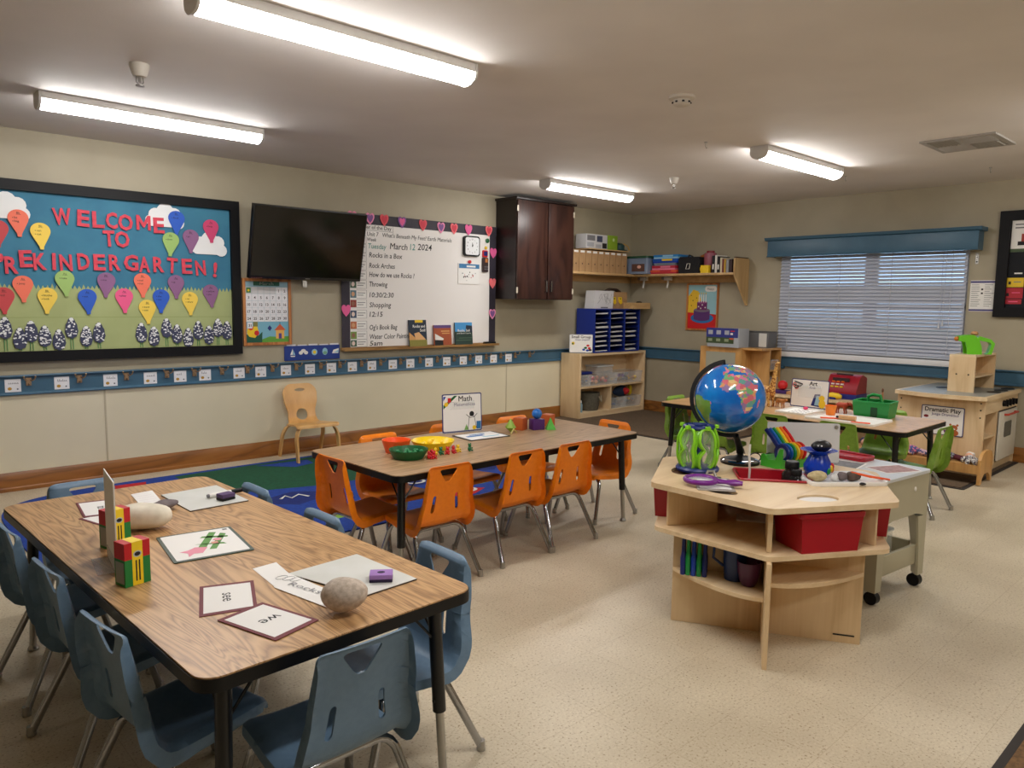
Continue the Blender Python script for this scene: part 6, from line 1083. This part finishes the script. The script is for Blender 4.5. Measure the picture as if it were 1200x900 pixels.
# cut-out wells on the top: shown as recessed insets
wellm = M('well_shadow', (150, 120, 84), .7)
for a, r_, m in ((239, .36, M('well_white', (226, 224, 220), .6)), (179, .375, M('well_grey', (150, 136, 120), .6)), (121, .36, M('well_brown', (96, 66, 44), .7))):
    a = math.radians(a); P('well', MB(rot(a, (0, 0, 0))).prism(circ(r_, 0, .0505, .0785, 20), HZ-.0215, HZ-(.008 if m.name == 'well_white' else .013), m, 'xy'), t)
P('maker_mark', MB(rot(math.atan2(-pq[1]*sL, -pq[0]*sL), (d_[0]*.2052, d_[1]*.2052, 0))).box(.27, -.0006, .03, .35, .0006, .036, ink), t)
def redbin(ang, r_, label, w_=.25, d2=.19, h_=.150):
    a = math.radians(ang); t = T('red_bin', label, 'bin', (HC[0]+r_*math.cos(a), HC[1]+r_*math.sin(a), .4235), a+PI/2, 'red bins in the science table'); q = MB(); k = .9; hw_, hd = w_/2, d2/2
    B_ = [(-hw_*k, -hd*k, .0005), (hw_*k, -hd*k, .0005), (hw_*k, hd*k, .0005), (-hw_*k, hd*k, .0005)]; Tp = [(-hw_, -hd, h_), (hw_, -hd, h_), (hw_, hd, h_), (-hw_, hd, h_)]; In = [(-hw_+.006, -hd+.006, h_), (hw_-.006, -hd+.006, h_), (hw_-.006, hd-.006, h_), (-hw_+.006, hd-.006, h_)]; Bi = [(a_*.95, b2*.95, .006) for a_, b2, c in B_]
    q.add(B_+Tp+In+Bi, [(3, 2, 1, 0)]+[(i, (i+1) % 4, 4+(i+1) % 4, 4+i) for i in range(4)]+[(4+i, 4+(i+1) % 4, 8+(i+1) % 4, 8+i) for i in range(4)]+[(8+i, 8+(i+1) % 4, 12+(i+1) % 4, 12+i) for i in range(4)]+[(12, 13, 14, 15)], red); P('tub', q, t)
    q = MB().tube([(a_*1.03, b2*1.04, h_-.004) for a_, b2 in rrect(-hw_, -hd, hw_, hd, .012, 3)], .007, red, 6, True, flatten=(.7, 1.6)); P('rim', q, t)
redbin(240, .355, 'large red bin at the front right of the hexagonal table', .265); redbin(120, .378, 'red bin at the back left of the hexagonal table', .24); redbin(60, .33, 'dark red bin seen through the open front left bay', .23); redbin(300, .375, 'red bin edge showing at the right of the hexagonal table', .22)
redbin(0, .315, 'red bin in the bay turned towards the sensory table', .20)
one('white_card_strip', MB().box(-.09, -.05, 0, .09, .05, .004, M('tray_white', (234, 234, 230), .4)), 'white card lying at the back of the open bay', 'card', (HC[0]-.03, HC[1]+.02, .4238), math.radians(-60))
# things on the lower shelf
SHZ = .2385
def lowpos(u, w_): return (HC[0]+d_[0]*w_+pq[0]*u, HC[1]+d_[1]*w_+pq[1]*u)
for k, (u, m, lab) in enumerate(((.325, navy, 'navy grip tongs, first from the left on the low shelf'), (.305, green, 'green grip tongs, second from the left on the low shelf'), (.283, blue, 'blue grip tongs, third from the left on the low shelf'), (.261, green, 'green grip tongs, fourth from the left on the low shelf'), (.238, navy, 'navy grip tongs, fifth from the left on the low shelf'))):
    x, y = lowpos(sL*u, .262); t2 = T('tongs', lab, 'tongs', (x, y, SHZ), A_+PI/2, 'tongs on the low shelf'); P('arm', MB().tube([(0, -.025, .001), (0, -.027, .07), (0, -.017, .09), (0, -.015, .145), (0, 0, .158)], [.010, .011, .008, .007, .007], m, 8), t2); P('arm', MB().tube([(0, .025, .001), (0, .027, .07), (0, .017, .09), (0, .015, .145), (0, 0, .158)], [.010, .011, .008, .007, .007], m, 8), t2)
x, y = lowpos(sL*.12, .27); t2 = T('blue_jug', 'dark blue upright jug on the low shelf', 'jug', (x, y, SHZ), A_); jb = M('jug_blue', (24, 50, 104), .35); P('body', MB().lathe([(.040, 0), (.046, .07), (.048, .155), (.044, .155), (.042, .07), (0, .01)], jb, n=20), t2); P('handle', MB().tube([(0, sL*.046, .145), (0, sL*.082, .13), (0, sL*.085, .08), (0, sL*.045, .05)][0:4], .006, jb, 8), t2)
x, y = lowpos(sL*.066, .325); t2 = T('purple_cup', 'dark purple cup with spout beside the blue jug', 'cup', (x, y, SHZ)); pc_ = M('cup_purple', (76, 22, 70), .35); P('cup', MB().lathe([(.024, 0), (.036, .02), (.044, .06), (.047, .098), (.043, .098), (.04, .06), (0, .012)], pc_, n=22), t2); P('spout', MB().ell((.042*1.05, -.02, .09), (.018, .012, .01), pc_, 8, 5), t2)
# ---- globe
GX, GY, GR = 3.15, 1.80, .160; GZC = HZ+.305; GO = -r2*.06
t = T('globe', 'blue political globe with black meridian arm on the hexagonal table', 'globe', (GX, GY, HZ))
P('base', MB().lathe([(.088, .0005), (.09, .012), (.07, .022), (.03, .03), (.014, .04), (.012, .06), (0, .06)], blackp, n=28), t); P('base_band', MB().lathe([(.0885, .0128), (.083, .0178), (.0705, .0223)], chrome, n=28), t)
GO.z = 0; c_v = (Vector((0, 0, 1.35))-Vector((GX+GO.x, GY+GO.y, GZC))).normalized(); uu = (Vector((0, 0, 1))-c_v*c_v.z).normalized(); rrv = uu.cross(c_v)        # facing the open side of the room
an = math.radians(11); nimg = uu*math.cos(an)-rrv*math.sin(an); l0 = math.radians(-6); N_ = nimg*math.cos(l0)+c_v*math.sin(l0); A0 = (c_v-N_*c_v.dot(N_)).normalized(); E0 = N_.cross(A0); lon0 = -4
LAND = [[(-17, 15), (-16, 20), (-10, 29), (-6, 35.5), (3, 37), (11, 37), (11, 33), (20, 31), (25, 32), (33, 31), (35, 24), (39, 16), (43, 11.5), (51, 12), (48, 5), (41, -2), (39, -8), (40.5, -15), (35, -20), (35, -24), (32, -28), (28, -33), (20, -35), (18, -32), (15, -26), (12, -17), (13.5, -10), (9, -1), (9.5, 4), (5, 6), (0, 5.5), (-7, 4.5), (-13, 9)],
 [(-9, 37), (-9, 43), (-2, 43.5), (-4, 48.5), (2, 51), (8, 54), (8, 57), (11, 54), (20, 55), (24, 59), (30, 60), (22, 63), (25, 66), (18, 60), (13, 55.5), (11, 59), (5, 59), (6, 63), (14, 68), (25, 71), (45, 67), (70, 72), (110, 76), (140, 72), (140, 50), (122, 40), (121, 30), (108, 20), (105, 10), (98, 16), (92, 22), (80, 15), (77, 8), (72, 20), (66, 25), (57, 26), (50, 30), (56, 24), (59, 22), (52, 16), (44, 13), (39, 21), (35, 29), (36, 36), (27, 37), (27, 41), (23, 38), (20, 40), (13, 45), (18, 40), (16, 38), (12, 43), (4, 43.5), (0, 40), (-2, 37)],
 [(-80, 8), (-72, 12), (-60, 9), (-52, 5), (-50, 0), (-44, -2.5), (-35, -6), (-39, -14), (-41, -22), (-48, -26), (-54, -34), (-58, -38), (-65, -45), (-69, -53), (-74, -50), (-72, -35), (-70, -18), (-77, -12), (-81, -5)],
 [(44, -25), (44, -17), (49, -12), (50, -16), (47, -25)], [(-5, 50), (1, 51), (0, 54), (-3, 58), (-6, 57), (-3, 54)],
 [(-80, 26), (-81, 31), (-75, 36), (-70, 42), (-64, 45), (-56, 52), (-65, 60), (-78, 62), (-95, 65), (-125, 70), (-125, 48), (-117, 32), (-105, 20), (-92, 15), (-84, 9), (-83, 14), (-88, 21), (-97, 22), (-97, 28), (-90, 29)], [(-45, 60), (-53, 66), (-58, 75), (-40, 83), (-20, 80), (-22, 70)]]
def inpoly(x, y, p):
    c = False; j = len(p)-1
    for i in range(len(p)):
        if (p[i][1] > y) != (p[j][1] > y) and x < (p[j][0]-p[i][0])*(y-p[i][1])/(p[j][1]-p[i][1])+p[i][0]: c = not c
        j = i
    return c
seaA, pals = mottled('globe_sea', (20, 130, 216), (10, 100, 196), 9, .12, coat=.6), [(222, 130, 172), (232, 200, 140), (120, 176, 124), (150, 122, 170), (214, 110, 124), (106, 168, 160), (224, 160, 110)]
pal = [M('globe_land_%d' % i, c, .15, coat=.6) for i, c in enumerate(pals)]; samer = M('globe_green', (110, 160, 70), .15, coat=.6); coast = M('globe_line', (236, 226, 150), .2)
gr_ = random.Random(5); seeds = [(gr_.uniform(-18, 60), gr_.uniform(-36, 70)) for _ in range(150)]
q = MB(); NL, NB = 180, 90; vs = []; fs = []; fm_ = []
for i in range(NB+1):
    la = math.radians(-90+180*i/NB)
    for j in range(NL):
        lo = math.radians(360*j/NL-180-lon0); p_ = (A0*math.cos(la)*math.cos(lo)+E0*math.cos(la)*math.sin(lo)+N_*math.sin(la))*GR; vs.append((p_.x+GO.x, p_.y+GO.y, p_.z+GZC-HZ))
for mm in [seaA, samer, coast]+pal: q.mi(mm)
q.v = vs
for i in range(NB):
    la = -90+180*(i+.5)/NB
    for j in range(NL):
        lo = 360*(j+.5)/NL-180; k = 0
        hit = [n for n, pg_ in enumerate(LAND) if inpoly(lo, la, pg_)]
        if hit:
            if hit[0] in (2, 6): k = 1 if hit[0] == 2 and (lo+60)**2 < 500 else 3+gr_.randint(0, 0)
            else:
                ds = sorted(((lo-a)**2*math.cos(math.radians(la))**2+(la-b2)**2, n) for n, (a, b2) in enumerate(seeds))[:2]; k = 3+ds[0][1] % 7
        q.f.append((i*NL+j, i*NL+(j+1) % NL, (i+1)*NL+(j+1) % NL, (i+1)*NL+j)); q.m.append(k)
P('sphere', q, t, sharp=180)
Rr = GR+.016; cc = Vector((GO.x, GO.y, GZC-HZ)); side = -(c_v.cross(N_)).normalized(); side = side if side.dot(rrv) < 0 else -side; pts = []; rows = []
for k in range(25):
    a = math.radians(-90+180*k/24); dv = N_*math.sin(a)+side*math.cos(a); e1 = cc+dv*(GR+.004); e2 = cc+dv*(GR+.022); hw_ = c_v.cross(dv)*0+(N_*math.cos(a)-side*math.sin(a)).cross(dv).normalized()*.012
    rows.append([tuple(e1-hw_), tuple(e2-hw_), tuple(e2+hw_), tuple(e1+hw_)])
q = MB().grid(rows, blackp, True); q.add(rows[0]+rows[-1], [(0, 1, 2, 3), (4, 5, 6, 7)], blackp); bot = cc-N_*(GR+.014); q.tube([tuple(cc+N_*(GR-.002)), tuple(cc+N_*(GR+.022))], .006, blackp, 8); P('meridian_arm', q, t); P('stem', MB().tube([(0, 0, .05), (bot.x*.3, bot.y*.3, bot.z*.6), tuple(bot)], [.018, .016, .014], blackp, 10), t)
# ---- goggles rack
gx, gy = 2.872, 1.85; t = T('goggles_rack', 'dark blue round rack holding lime green goggles', 'rack', (gx, gy, HZ)); rb = M('rack_blue', (22, 40, 110), .35); P('base', MB().lathe([(.094, .0012), (.096, .01), (.09, .018), (.03, .022), (0, .022)], rb, n=32), t); q = MB().lathe([(.022, .022), (.02, .205), (0, .205)], rb, n=16); P('post', q, t)
P('top_ring', MB().tube([(a, b2, .195) for a, b2 in circ(0, 0, .062, None, 24)], .009, rb, 8, True), t); P('spoke', MB().tube([(-.062, 0, .195), (.062, 0, .195)], .006, rb, 6).tube([(0, -.062, .195), (0, .062, .195)], .006, rb, 6), t)
gl = M('goggle_lime', (136, 206, 40), .3); ln = M('goggle_lens', (222, 230, 216), .08, alpha=.2); camdir = math.degrees(math.atan2(-gy, -gx))
for k, lab in enumerate(('lime goggles on the rack facing us, left of the two front pairs', 'lime goggles on the rack facing us, right of the two front pairs', 'lime goggles at the right end of the blue rack', 'lime goggles at the back of the blue rack', 'lime goggles at the left end of the blue rack')):
    a = math.radians(camdir+(-36, 30, 98, 172, 248)[k]); t = T('goggles', lab, 'goggles', (gx+.072*math.cos(a), gy+.072*math.sin(a), HZ+.1), a+PI/2, 'lime goggles on the blue rack'); o = []
    for i in range(28):
        th = 2*PI*i/28; zz = .092*math.sin(th); ww = .036*abs(math.cos(th))**.6*(1 if abs(zz) > .03 else 1); ww *= .80+.20*min(1, abs(zz)/.035); x_ = math.copysign(ww, math.cos(th))
        if x_ < 0 and abs(zz) < .028: x_ *= .45+.55*abs(zz)/.028
        o.append((x_, zz))
    bar = lambda a_, b2: -.012+1.2*a_*a_+2.4*b2*b2
    P('frame', MB().tube([(a_*1.12, bar(a_, b2), b2) for a_, b2 in o], .0068, gl, 8, True)  .tube([(a_*1.18, bar(a_, b2)+.016, b2*1.0) for a_, b2 in o], .0062, gl, 6, True), t); P('lens', MB().add([(a_*1.08, bar(a_, b2)-.001, b2) for a_, b2 in o]+[(0, -.014, 0)], [(i, (i+1) % 28, 28) for i in range(28)], ln), t); P('strap_clip', MB().cbox(0, -.006, .098, .02, .018, .016, gl, .003), t)
# ---- magnifier on clipboard
t = T('clipboard', 'clear clipboard with white sheet under the purple magnifier', 'clipboard', (2.68, 1.645, HZ), math.radians(-52)); P('board', MB().prism(rrect(-.075, -.115, .075, .115, .01, 3), .0012, .0032, M('clip_clear', (196, 190, 180), .3, alpha=.6), 'xy'), t); P('sheet', MB().box(-.062, -.085, .0033, .062, .095, .0039, paper), t); P('clip', MB().box(-.04, .085, .004, .04, .112, .010, steel, .002).tube([(-.02, .118, .008), (-.012, .126, .028), (.012, .126, .028), (.02, .118, .008)], .006, steel, 8), t)
t = T('magnifier', 'large purple magnifying glass lying on the clear clipboard', 'magnifier', (2.63, 1.675, HZ+.012), math.radians(-65)); pm = M('magnifier_purple', (116, 30, 136), .3); P('ring', MB().tube([(a_, b2, .011) for a_, b2 in circ(0, 0, .062, None, 30)], .0105, pm, 10, True), t); P('lens', MB().lathe([(0, .008), (.055, .010), (.055, .012), (0, .015)], M('lens_glass', (236, 240, 240), .05, alpha=.35), n=24), t)
P('handle', MB().tube([(.066, 0, .011), (.10, 0, .011), (.135, 0, .011), (.165, 0, .011)], [.013, .012, .019, .012], pm, 10, flatten=(1, .75)), t)
# ---- red tray, black bottles, stick
t = T('red_tray', 'shallow red plastic tray holding dark bottles', 'tray', (HC[0]+.02, HC[1]-.005, HZ-.05), TA); Wt, Dt, ht_ = .137, .097, .056; q = MB()
q.box(-Wt+.008, -Dt+.008, .0012, Wt-.008, Dt-.008, .005, red)
for s_ in (-1, 1):
    q.add([(-Wt+.008, s_*(Dt-.008), .0012), (Wt-.008, s_*(Dt-.008), .0012), (Wt, s_*Dt, ht_), (-Wt, s_*Dt, ht_)], [(0, 1, 2, 3)], red); q.add([(s_*(Wt-.008), -Dt+.008, .0012), (s_*(Wt-.008), Dt-.008, .0012), (s_*Wt, Dt, ht_), (s_*Wt, -Dt, ht_)], [(0, 1, 2, 3)], red)
P('tub', q, t); P('rim', MB().tube([(a_, b2, ht_) for a_, b2 in rrect(-Wt-.011, -Dt-.011, Wt+.011, Dt+.011, .022, 3)], .0052, red, 6, True), t)
gj = M('jar_glass_dark', (26, 26, 30), .08, alpha=.82)
for x, y, k, lab in ((3.06, 1.50, 1.15, 'taller black capped jar in the red tray'), (3.03, 1.465, .9, 'shorter black capped jar at the front of the red tray')):
    t = T('dark_jar', lab, 'jar', (x, y, HZ-.0445), 0, 'dark jars in the red tray'); P('jar', MB().lathe([(.034*k, 0), (.037*k, .01*k), (.036*k, .05*k), (.024*k, .065*k), (.022*k, .072*k), (0, .072*k)], gj, n=20), t); P('cap', MB().lathe([(.026*k, .0725*k), (.026*k, .095*k), (.022*k, .1*k), (0, .1*k)], blackp, n=20), t)
one('white_stick', MB().tube([(0, 0, 0), (.004, 0, .07), (-.006, 0, .14), (.004, .004, .185)], .005, M('stick_white', (214, 210, 204), .5), 8), 'thin white plastic stick standing at the left of the red tray', 'stick', (2.925, 1.625, HZ-.0445), 0)
# ---- wire glasses behind the tray
t = T('reading_glasses', 'dark rimmed glasses lying behind the red tray by the globe base', 'glasses', (3.235, 1.735, HZ+.004), math.radians(-40)); q = MB()
for s_ in (-1, 1): q.tube([(s_*.034+a_, 0, b2) for a_, b2 in circ(0, .02, .028, .022, 16)], .0028, blackm, 6, True)
q.tube([(-.008, 0, .026), (0, 0, .03), (.008, 0, .026)], .0025, blackm, 6); P('front_frame', q, t)
for s_ in (-1, 1): P('temple', MB().tube([(s_*.062, 0, .024), (s_*.062, .05, .02), (s_*.06, .09, -.004)], .0025, blackm, 6), t)
# ---- rainbow magnifier set
t = T('magnifier_holder', 'lime green stepped holder for rainbow magnifiers', 'holder', (3.245, 1.632, HZ), math.radians(-12)); gh = M('holder_green', (70, 180, 50), .4); P('holder', MB().prism([(-.06, .0012), (.06, .0012), (.06, .055), (.045, .06), (.02, .035), (-.02, .04), (-.045, .095), (-.06, .095)], -.085, -.079, gh, 'yz').prism([(-.06, .0012), (.06, .0012), (.06, .05), (.04, .05), (.02, .028), (-.03, .028), (-.045, .045), (-.06, .045)], -.0788, .085, gh, 'yz'), t)
hl = Matrix.Translation(t.location) @ Matrix.Rotation(t.rotation_euler.z, 4, 'Z')
for k, (c, nm) in enumerate((((28, 40, 110), 'navy'), ((24, 92, 170), 'blue'), ((30, 140, 70), 'green'), ((240, 206, 40), 'yellow'), ((240, 122, 40), 'orange'), ((200, 28, 40), 'red'))):
    lp = hl @ Vector((-.058+.023*k, -.005, .052)); m = M('mag_'+nm, c, .3); t = T('rainbow_magnifier', nm+' magnifier slanting in the lime holder', 'magnifier', tuple(lp), math.radians(-12), 'rainbow magnifiers')
    RZ = Matrix.Rotation(math.radians(0), 4, 'X'); q = MB(); q.tube([(0, a_-.03, b2+.02) for a_, b2 in circ(0, 0, .034, None, 20)], .0075, m, 8, True, flatten=(1.3, 1)); P('ring', q, t); P('handle', MB().tube([(0, -.005, .047), (0, .03, .085), (0, .065, .115)], [.009, .0095, .009], m, 8, flatten=(1, 1.2)), t); P('lens', MB().prism(circ(-.03, .02, .028, None, 16), -.001, .001, M('lens_glass', (236, 240, 240), .05, alpha=.35), 'yz'), t)
# ---- white tray with blue pot, rocks, tweezers
t = T('white_tray', 'white shallow tray with blue pot, pebbles and orange tweezers', 'tray', (3.155, 1.335, HZ), math.radians(-38)); Wt, Dt = .165, .105; q = MB().prism(rrect(-Wt, -Dt, Wt, Dt, .03, 4), .0012, .006, M('tray_bright', (236, 236, 234), .35), 'xy'); P('base', q, t); P('rim', MB().tube([(a_, b2, .009) for a_, b2 in rrect(-Wt+.003, -Dt+.003, Wt-.003, Dt-.003, .03, 4)], .007, M('tray_bright', (236, 236, 234), .35), 6, True, flatten=(.9, 1.5)), t)
tz = HZ+.0065; bp_ = M('pot_blue', (18, 60, 180), .22); t = T('blue_pot', 'shiny blue pot with wide lip and coloured leaf patch', 'pot', (3.155, 1.43, tz), math.radians(-48)); P('pot', MB().lathe([(.038, 0), (.058, .022), (.06, .044), (.042, .08), (.036, .094), (.056, .106), (.076, .113), (.056, .113), (.033, .10), (.035, .07), (0, .04)], bp_, n=28), t)
q = MB()
for k, m in enumerate((green, yellow, rbrt, orange, blackp)): a = math.radians(-30+16*k); q.ell((.056*math.cos(a-.5), .056*math.sin(a-.5), .03+.008*(k % 3)), (.010, .010, .016), m, 8, 6)
P('leaf_patch', q, t); one('black_stone', MB().ell((0, 0, .026), (.046, .032, .026), M('stone_black', (30, 30, 34), .35), 18, 12, .02, 21), 'smooth black stone with white dots sitting on the blue pot', 'stone', (3.165, 1.425, tz+.103), math.radians(-30)); bs = bpy.data.objects['black_stone']; P('white_dot', MB().ell((-.030, -.02, .03), .004, white, 8, 5).ell((-.018, -.027, .03), .004, white, 8, 5), bs)
cs = mottled('cream_pebble', (206, 192, 150), (176, 160, 120), 60, .8, .4, 90)
for x, y, r_, m, lab, s_ in ((3.05, 1.385, (.04, .028, .022), cs, 'cream rough pebble at the left of the white tray', 31), (3.105, 1.335, (.017, .016, .015), M('pebble_white', (206, 206, 206), .6), 'small round white pebble in the white tray', 32), (3.135, 1.315, (.022, .018, .02), graym, 'mauve grey pebble beside the white one', 33), (3.17, 1.285, (.032, .023, .02), mottled('brown_pebble', (96, 76, 66), (64, 50, 44), 40, .6), 'dark brown pebble under the orange tweezers', 34), (3.12, 1.225, (.014, .010, .006), ink, 'tiny black chip near the tray edge', 35)):
    one('pebble', MB().ell((0, 0, r_[2]*.95), r_, m, 14, 9, .05, s_), lab, 'pebble', (x, y, tz), math.radians(-40), 'pebbles in the white tray')
t = T('tweezers', 'orange plastic tweezers lying across the white tray', 'tweezers', (3.21, 1.235, tz+.004), math.radians(-45)); to = M('tweezer_orange', (240, 92, 30), .35); P('arm', MB().tube([(-.075, .004, .034), (0, .008, .018), (.085, .002, .006)], .0042, to, 6), t); P('arm', MB().tube([(-.075, -.004, .034), (0, -.008, .018), (.085, -.002, .006)], .0042, to, 6), t)
# ================================================================== sensory table
sx, sy = 3.43, 1.262; SA = math.radians(-6); t = T('sensory_table', 'beige plastic sensory table on black casters with flat lid', 'table', (sx, sy, 0), SA); be = M('sensory_beige', (178, 172, 146), .42); lid = M('sensory_lid', (206, 210, 212), .3); SW, SD, sz_ = .455, .64, .578
P('lid', MB().prism(rrect(-.004, -.006, SW+.006, SD, .02, 4), sz_-.014, sz_, lid, 'xy'), t)
def skirt(name, pts): return P(name, MB().add([p for p in pts], [tuple(range(len(pts)))], be), t)
ap = [(0, .578-.0145), (SW, .578-.0145), (SW, .36), (SW-.035, .36), (SW-.11, .378), (.12, .378), (.035, .36), (0, .36)]
P('front_skirt', MB().prism(ap, 0, .02, be), t); P('back_skirt', MB().prism(ap, SD-.02, SD, be), t)
aps = [(.02, .5635), (SD-.02, .5635), (SD-.02, .36), (SD-.1, .40), (.1, .40), (.02, .36)]; P('side_skirt', MB().prism(aps, 0, .02, be, 'yz'), t); P('side_skirt', MB().prism(aps, SW-.02, SW, be, 'yz'), t)
P('basin', MB().box(.021, .021, .42, SW-.021, SD-.021, .44, be), t)
for ix, x in enumerate((0, SW)):
    for iy, y in enumerate((0, SD)):
        s1 = 1 if ix == 0 else -1; s2 = 1 if iy == 0 else -1; w0, w1 = .085, .05; rows = []
        for z, w_ in ((.3595, w0), (.20, .06), (.062, w1)): rows.append([(x, y, z), (x+s1*w_, y, z), (x+s1*w_, y+s2*.012, z), (x+s1*.012, y+s2*w_, z), (x, y+s2*w_, z)])
        q = MB().grid(rows, be, True); q.add(rows[0], [(0, 1, 2, 3, 4)], be); q.add(rows[-1], [(0, 1, 2, 3, 4)], be); lg = P('leg', q, t, sharp=20)
        P('caster', MB().tube([(x+s1*.008, y+s2*.025, .031), (x+s1*.042, y+s2*.025, .031)], .0305, blackp, 18), lg)
P('lower_shelf', MB().box(.055, .055, .135, SW-.055, SD-.055, .15, be), t)
for a in ((.0605, .012, SW-.0605, .03), (.0605, SD-.03, SW-.0605, SD-.012)): P('shelf_rail', MB().box(a[0], a[1], .12, a[2], a[3], .215, be, .004), t)
for a in ((.012, .0605, .03, SD-.0605), (SW-.03, .0605, SW-.012, SD-.0605)): P('shelf_rail', MB().box(a[0], a[1], .12, a[2], a[3], .215, be, .004), t)
P('plug', MB().ell((SW*.70, -.0005, .50), (.010, .004, .012), white, 10, 6), t)
SM = Matrix.Translation((sx, sy, 0)) @ Matrix.Rotation(SA, 4, 'Z')
def son(u, v_, z=sz_): p_ = SM @ Vector((u, v_, z)); return (p_.x, p_.y, p_.z)
toyb = son(.19, .17, .1505); t = T('clear_tote', 'clear plastic tub on the lower shelf of the sensory table', 'tub', toyb, SA, 'tubs'); P('tub', MB().prism(rrect(-.10, -.1, .10, .1, .02), 0, .14, clear, 'xy'), t); P('lid', MB().prism(rrect(-.105, -.105, .105, .105, .02), .1405, .15, M('lid_frost', (214, 220, 222), .4, alpha=.6), 'xy'), t)
def sphoto(u, v_, w_, h_, rz, label, m, z=sz_+.0005):
    t = T('photo_print', label, 'photo', son(u, v_, z), SA+rz, 'rock photos on the sensory table'); P('paper', MB().box(-w_/2, -h_/2, 0, w_/2, h_/2, .0008, paper), t); P('image', MB().rect(-w_/2+.01, -h_/2+.01, w_/2-.01, h_/2-.01, .0011, m, 'xy'), t)
sphoto(.30, .10, .21, .15, math.radians(-20), 'pinkish rock photo nearer the corner of the sensory table', mottled('photo_pink', (150, 110, 110), (186, 150, 146), 40, .5)); sphoto(.19, .28, .21, .15, math.radians(12), 'dark grey rock photo beside the upright white board', mottled('photo_grey', (80, 80, 84), (120, 120, 122), 40, .5), sz_+.0016)
t = T('narrow_red_tray', 'long narrow red tray lying along the far edge of the sensory table', 'tray', son(.385, .42, sz_+.0006), SA+math.radians(0)); P('tray', MB().prism(rrect(-.06, -.16, .06, .16, .02), 0, .012, red, 'xy'), t); P('rim', MB().tube([(a_, b2, .016) for a_, b2 in rrect(-.058, -.158, .058, .158, .02, 3)], .006, red, 6, True), t)
# upright white board between the two tables
t = T('upright_board', 'white magnetic board standing upright behind the blue pot', 'whiteboard', (3.405, 1.62, HZ+.0012), math.radians(-50)); P('panel', MB(Matrix.Rotation(-.08, 4, 'X')).prism(rrect(-.165, .0, .165, .185, .008, 3), -.003, .003, M('board_grey', (216, 218, 220), .25)), t); P('corner_stud', MB(Matrix.Rotation(-.08, 4, 'X')).tube([(.148, -.0035, .168), (.148, -.008, .168)], .009, steel, 12), t); P('foot', MB().box(-.12, -.02, 0, .12, .03, .004, M('board_grey', (216, 218, 220), .25)), t)
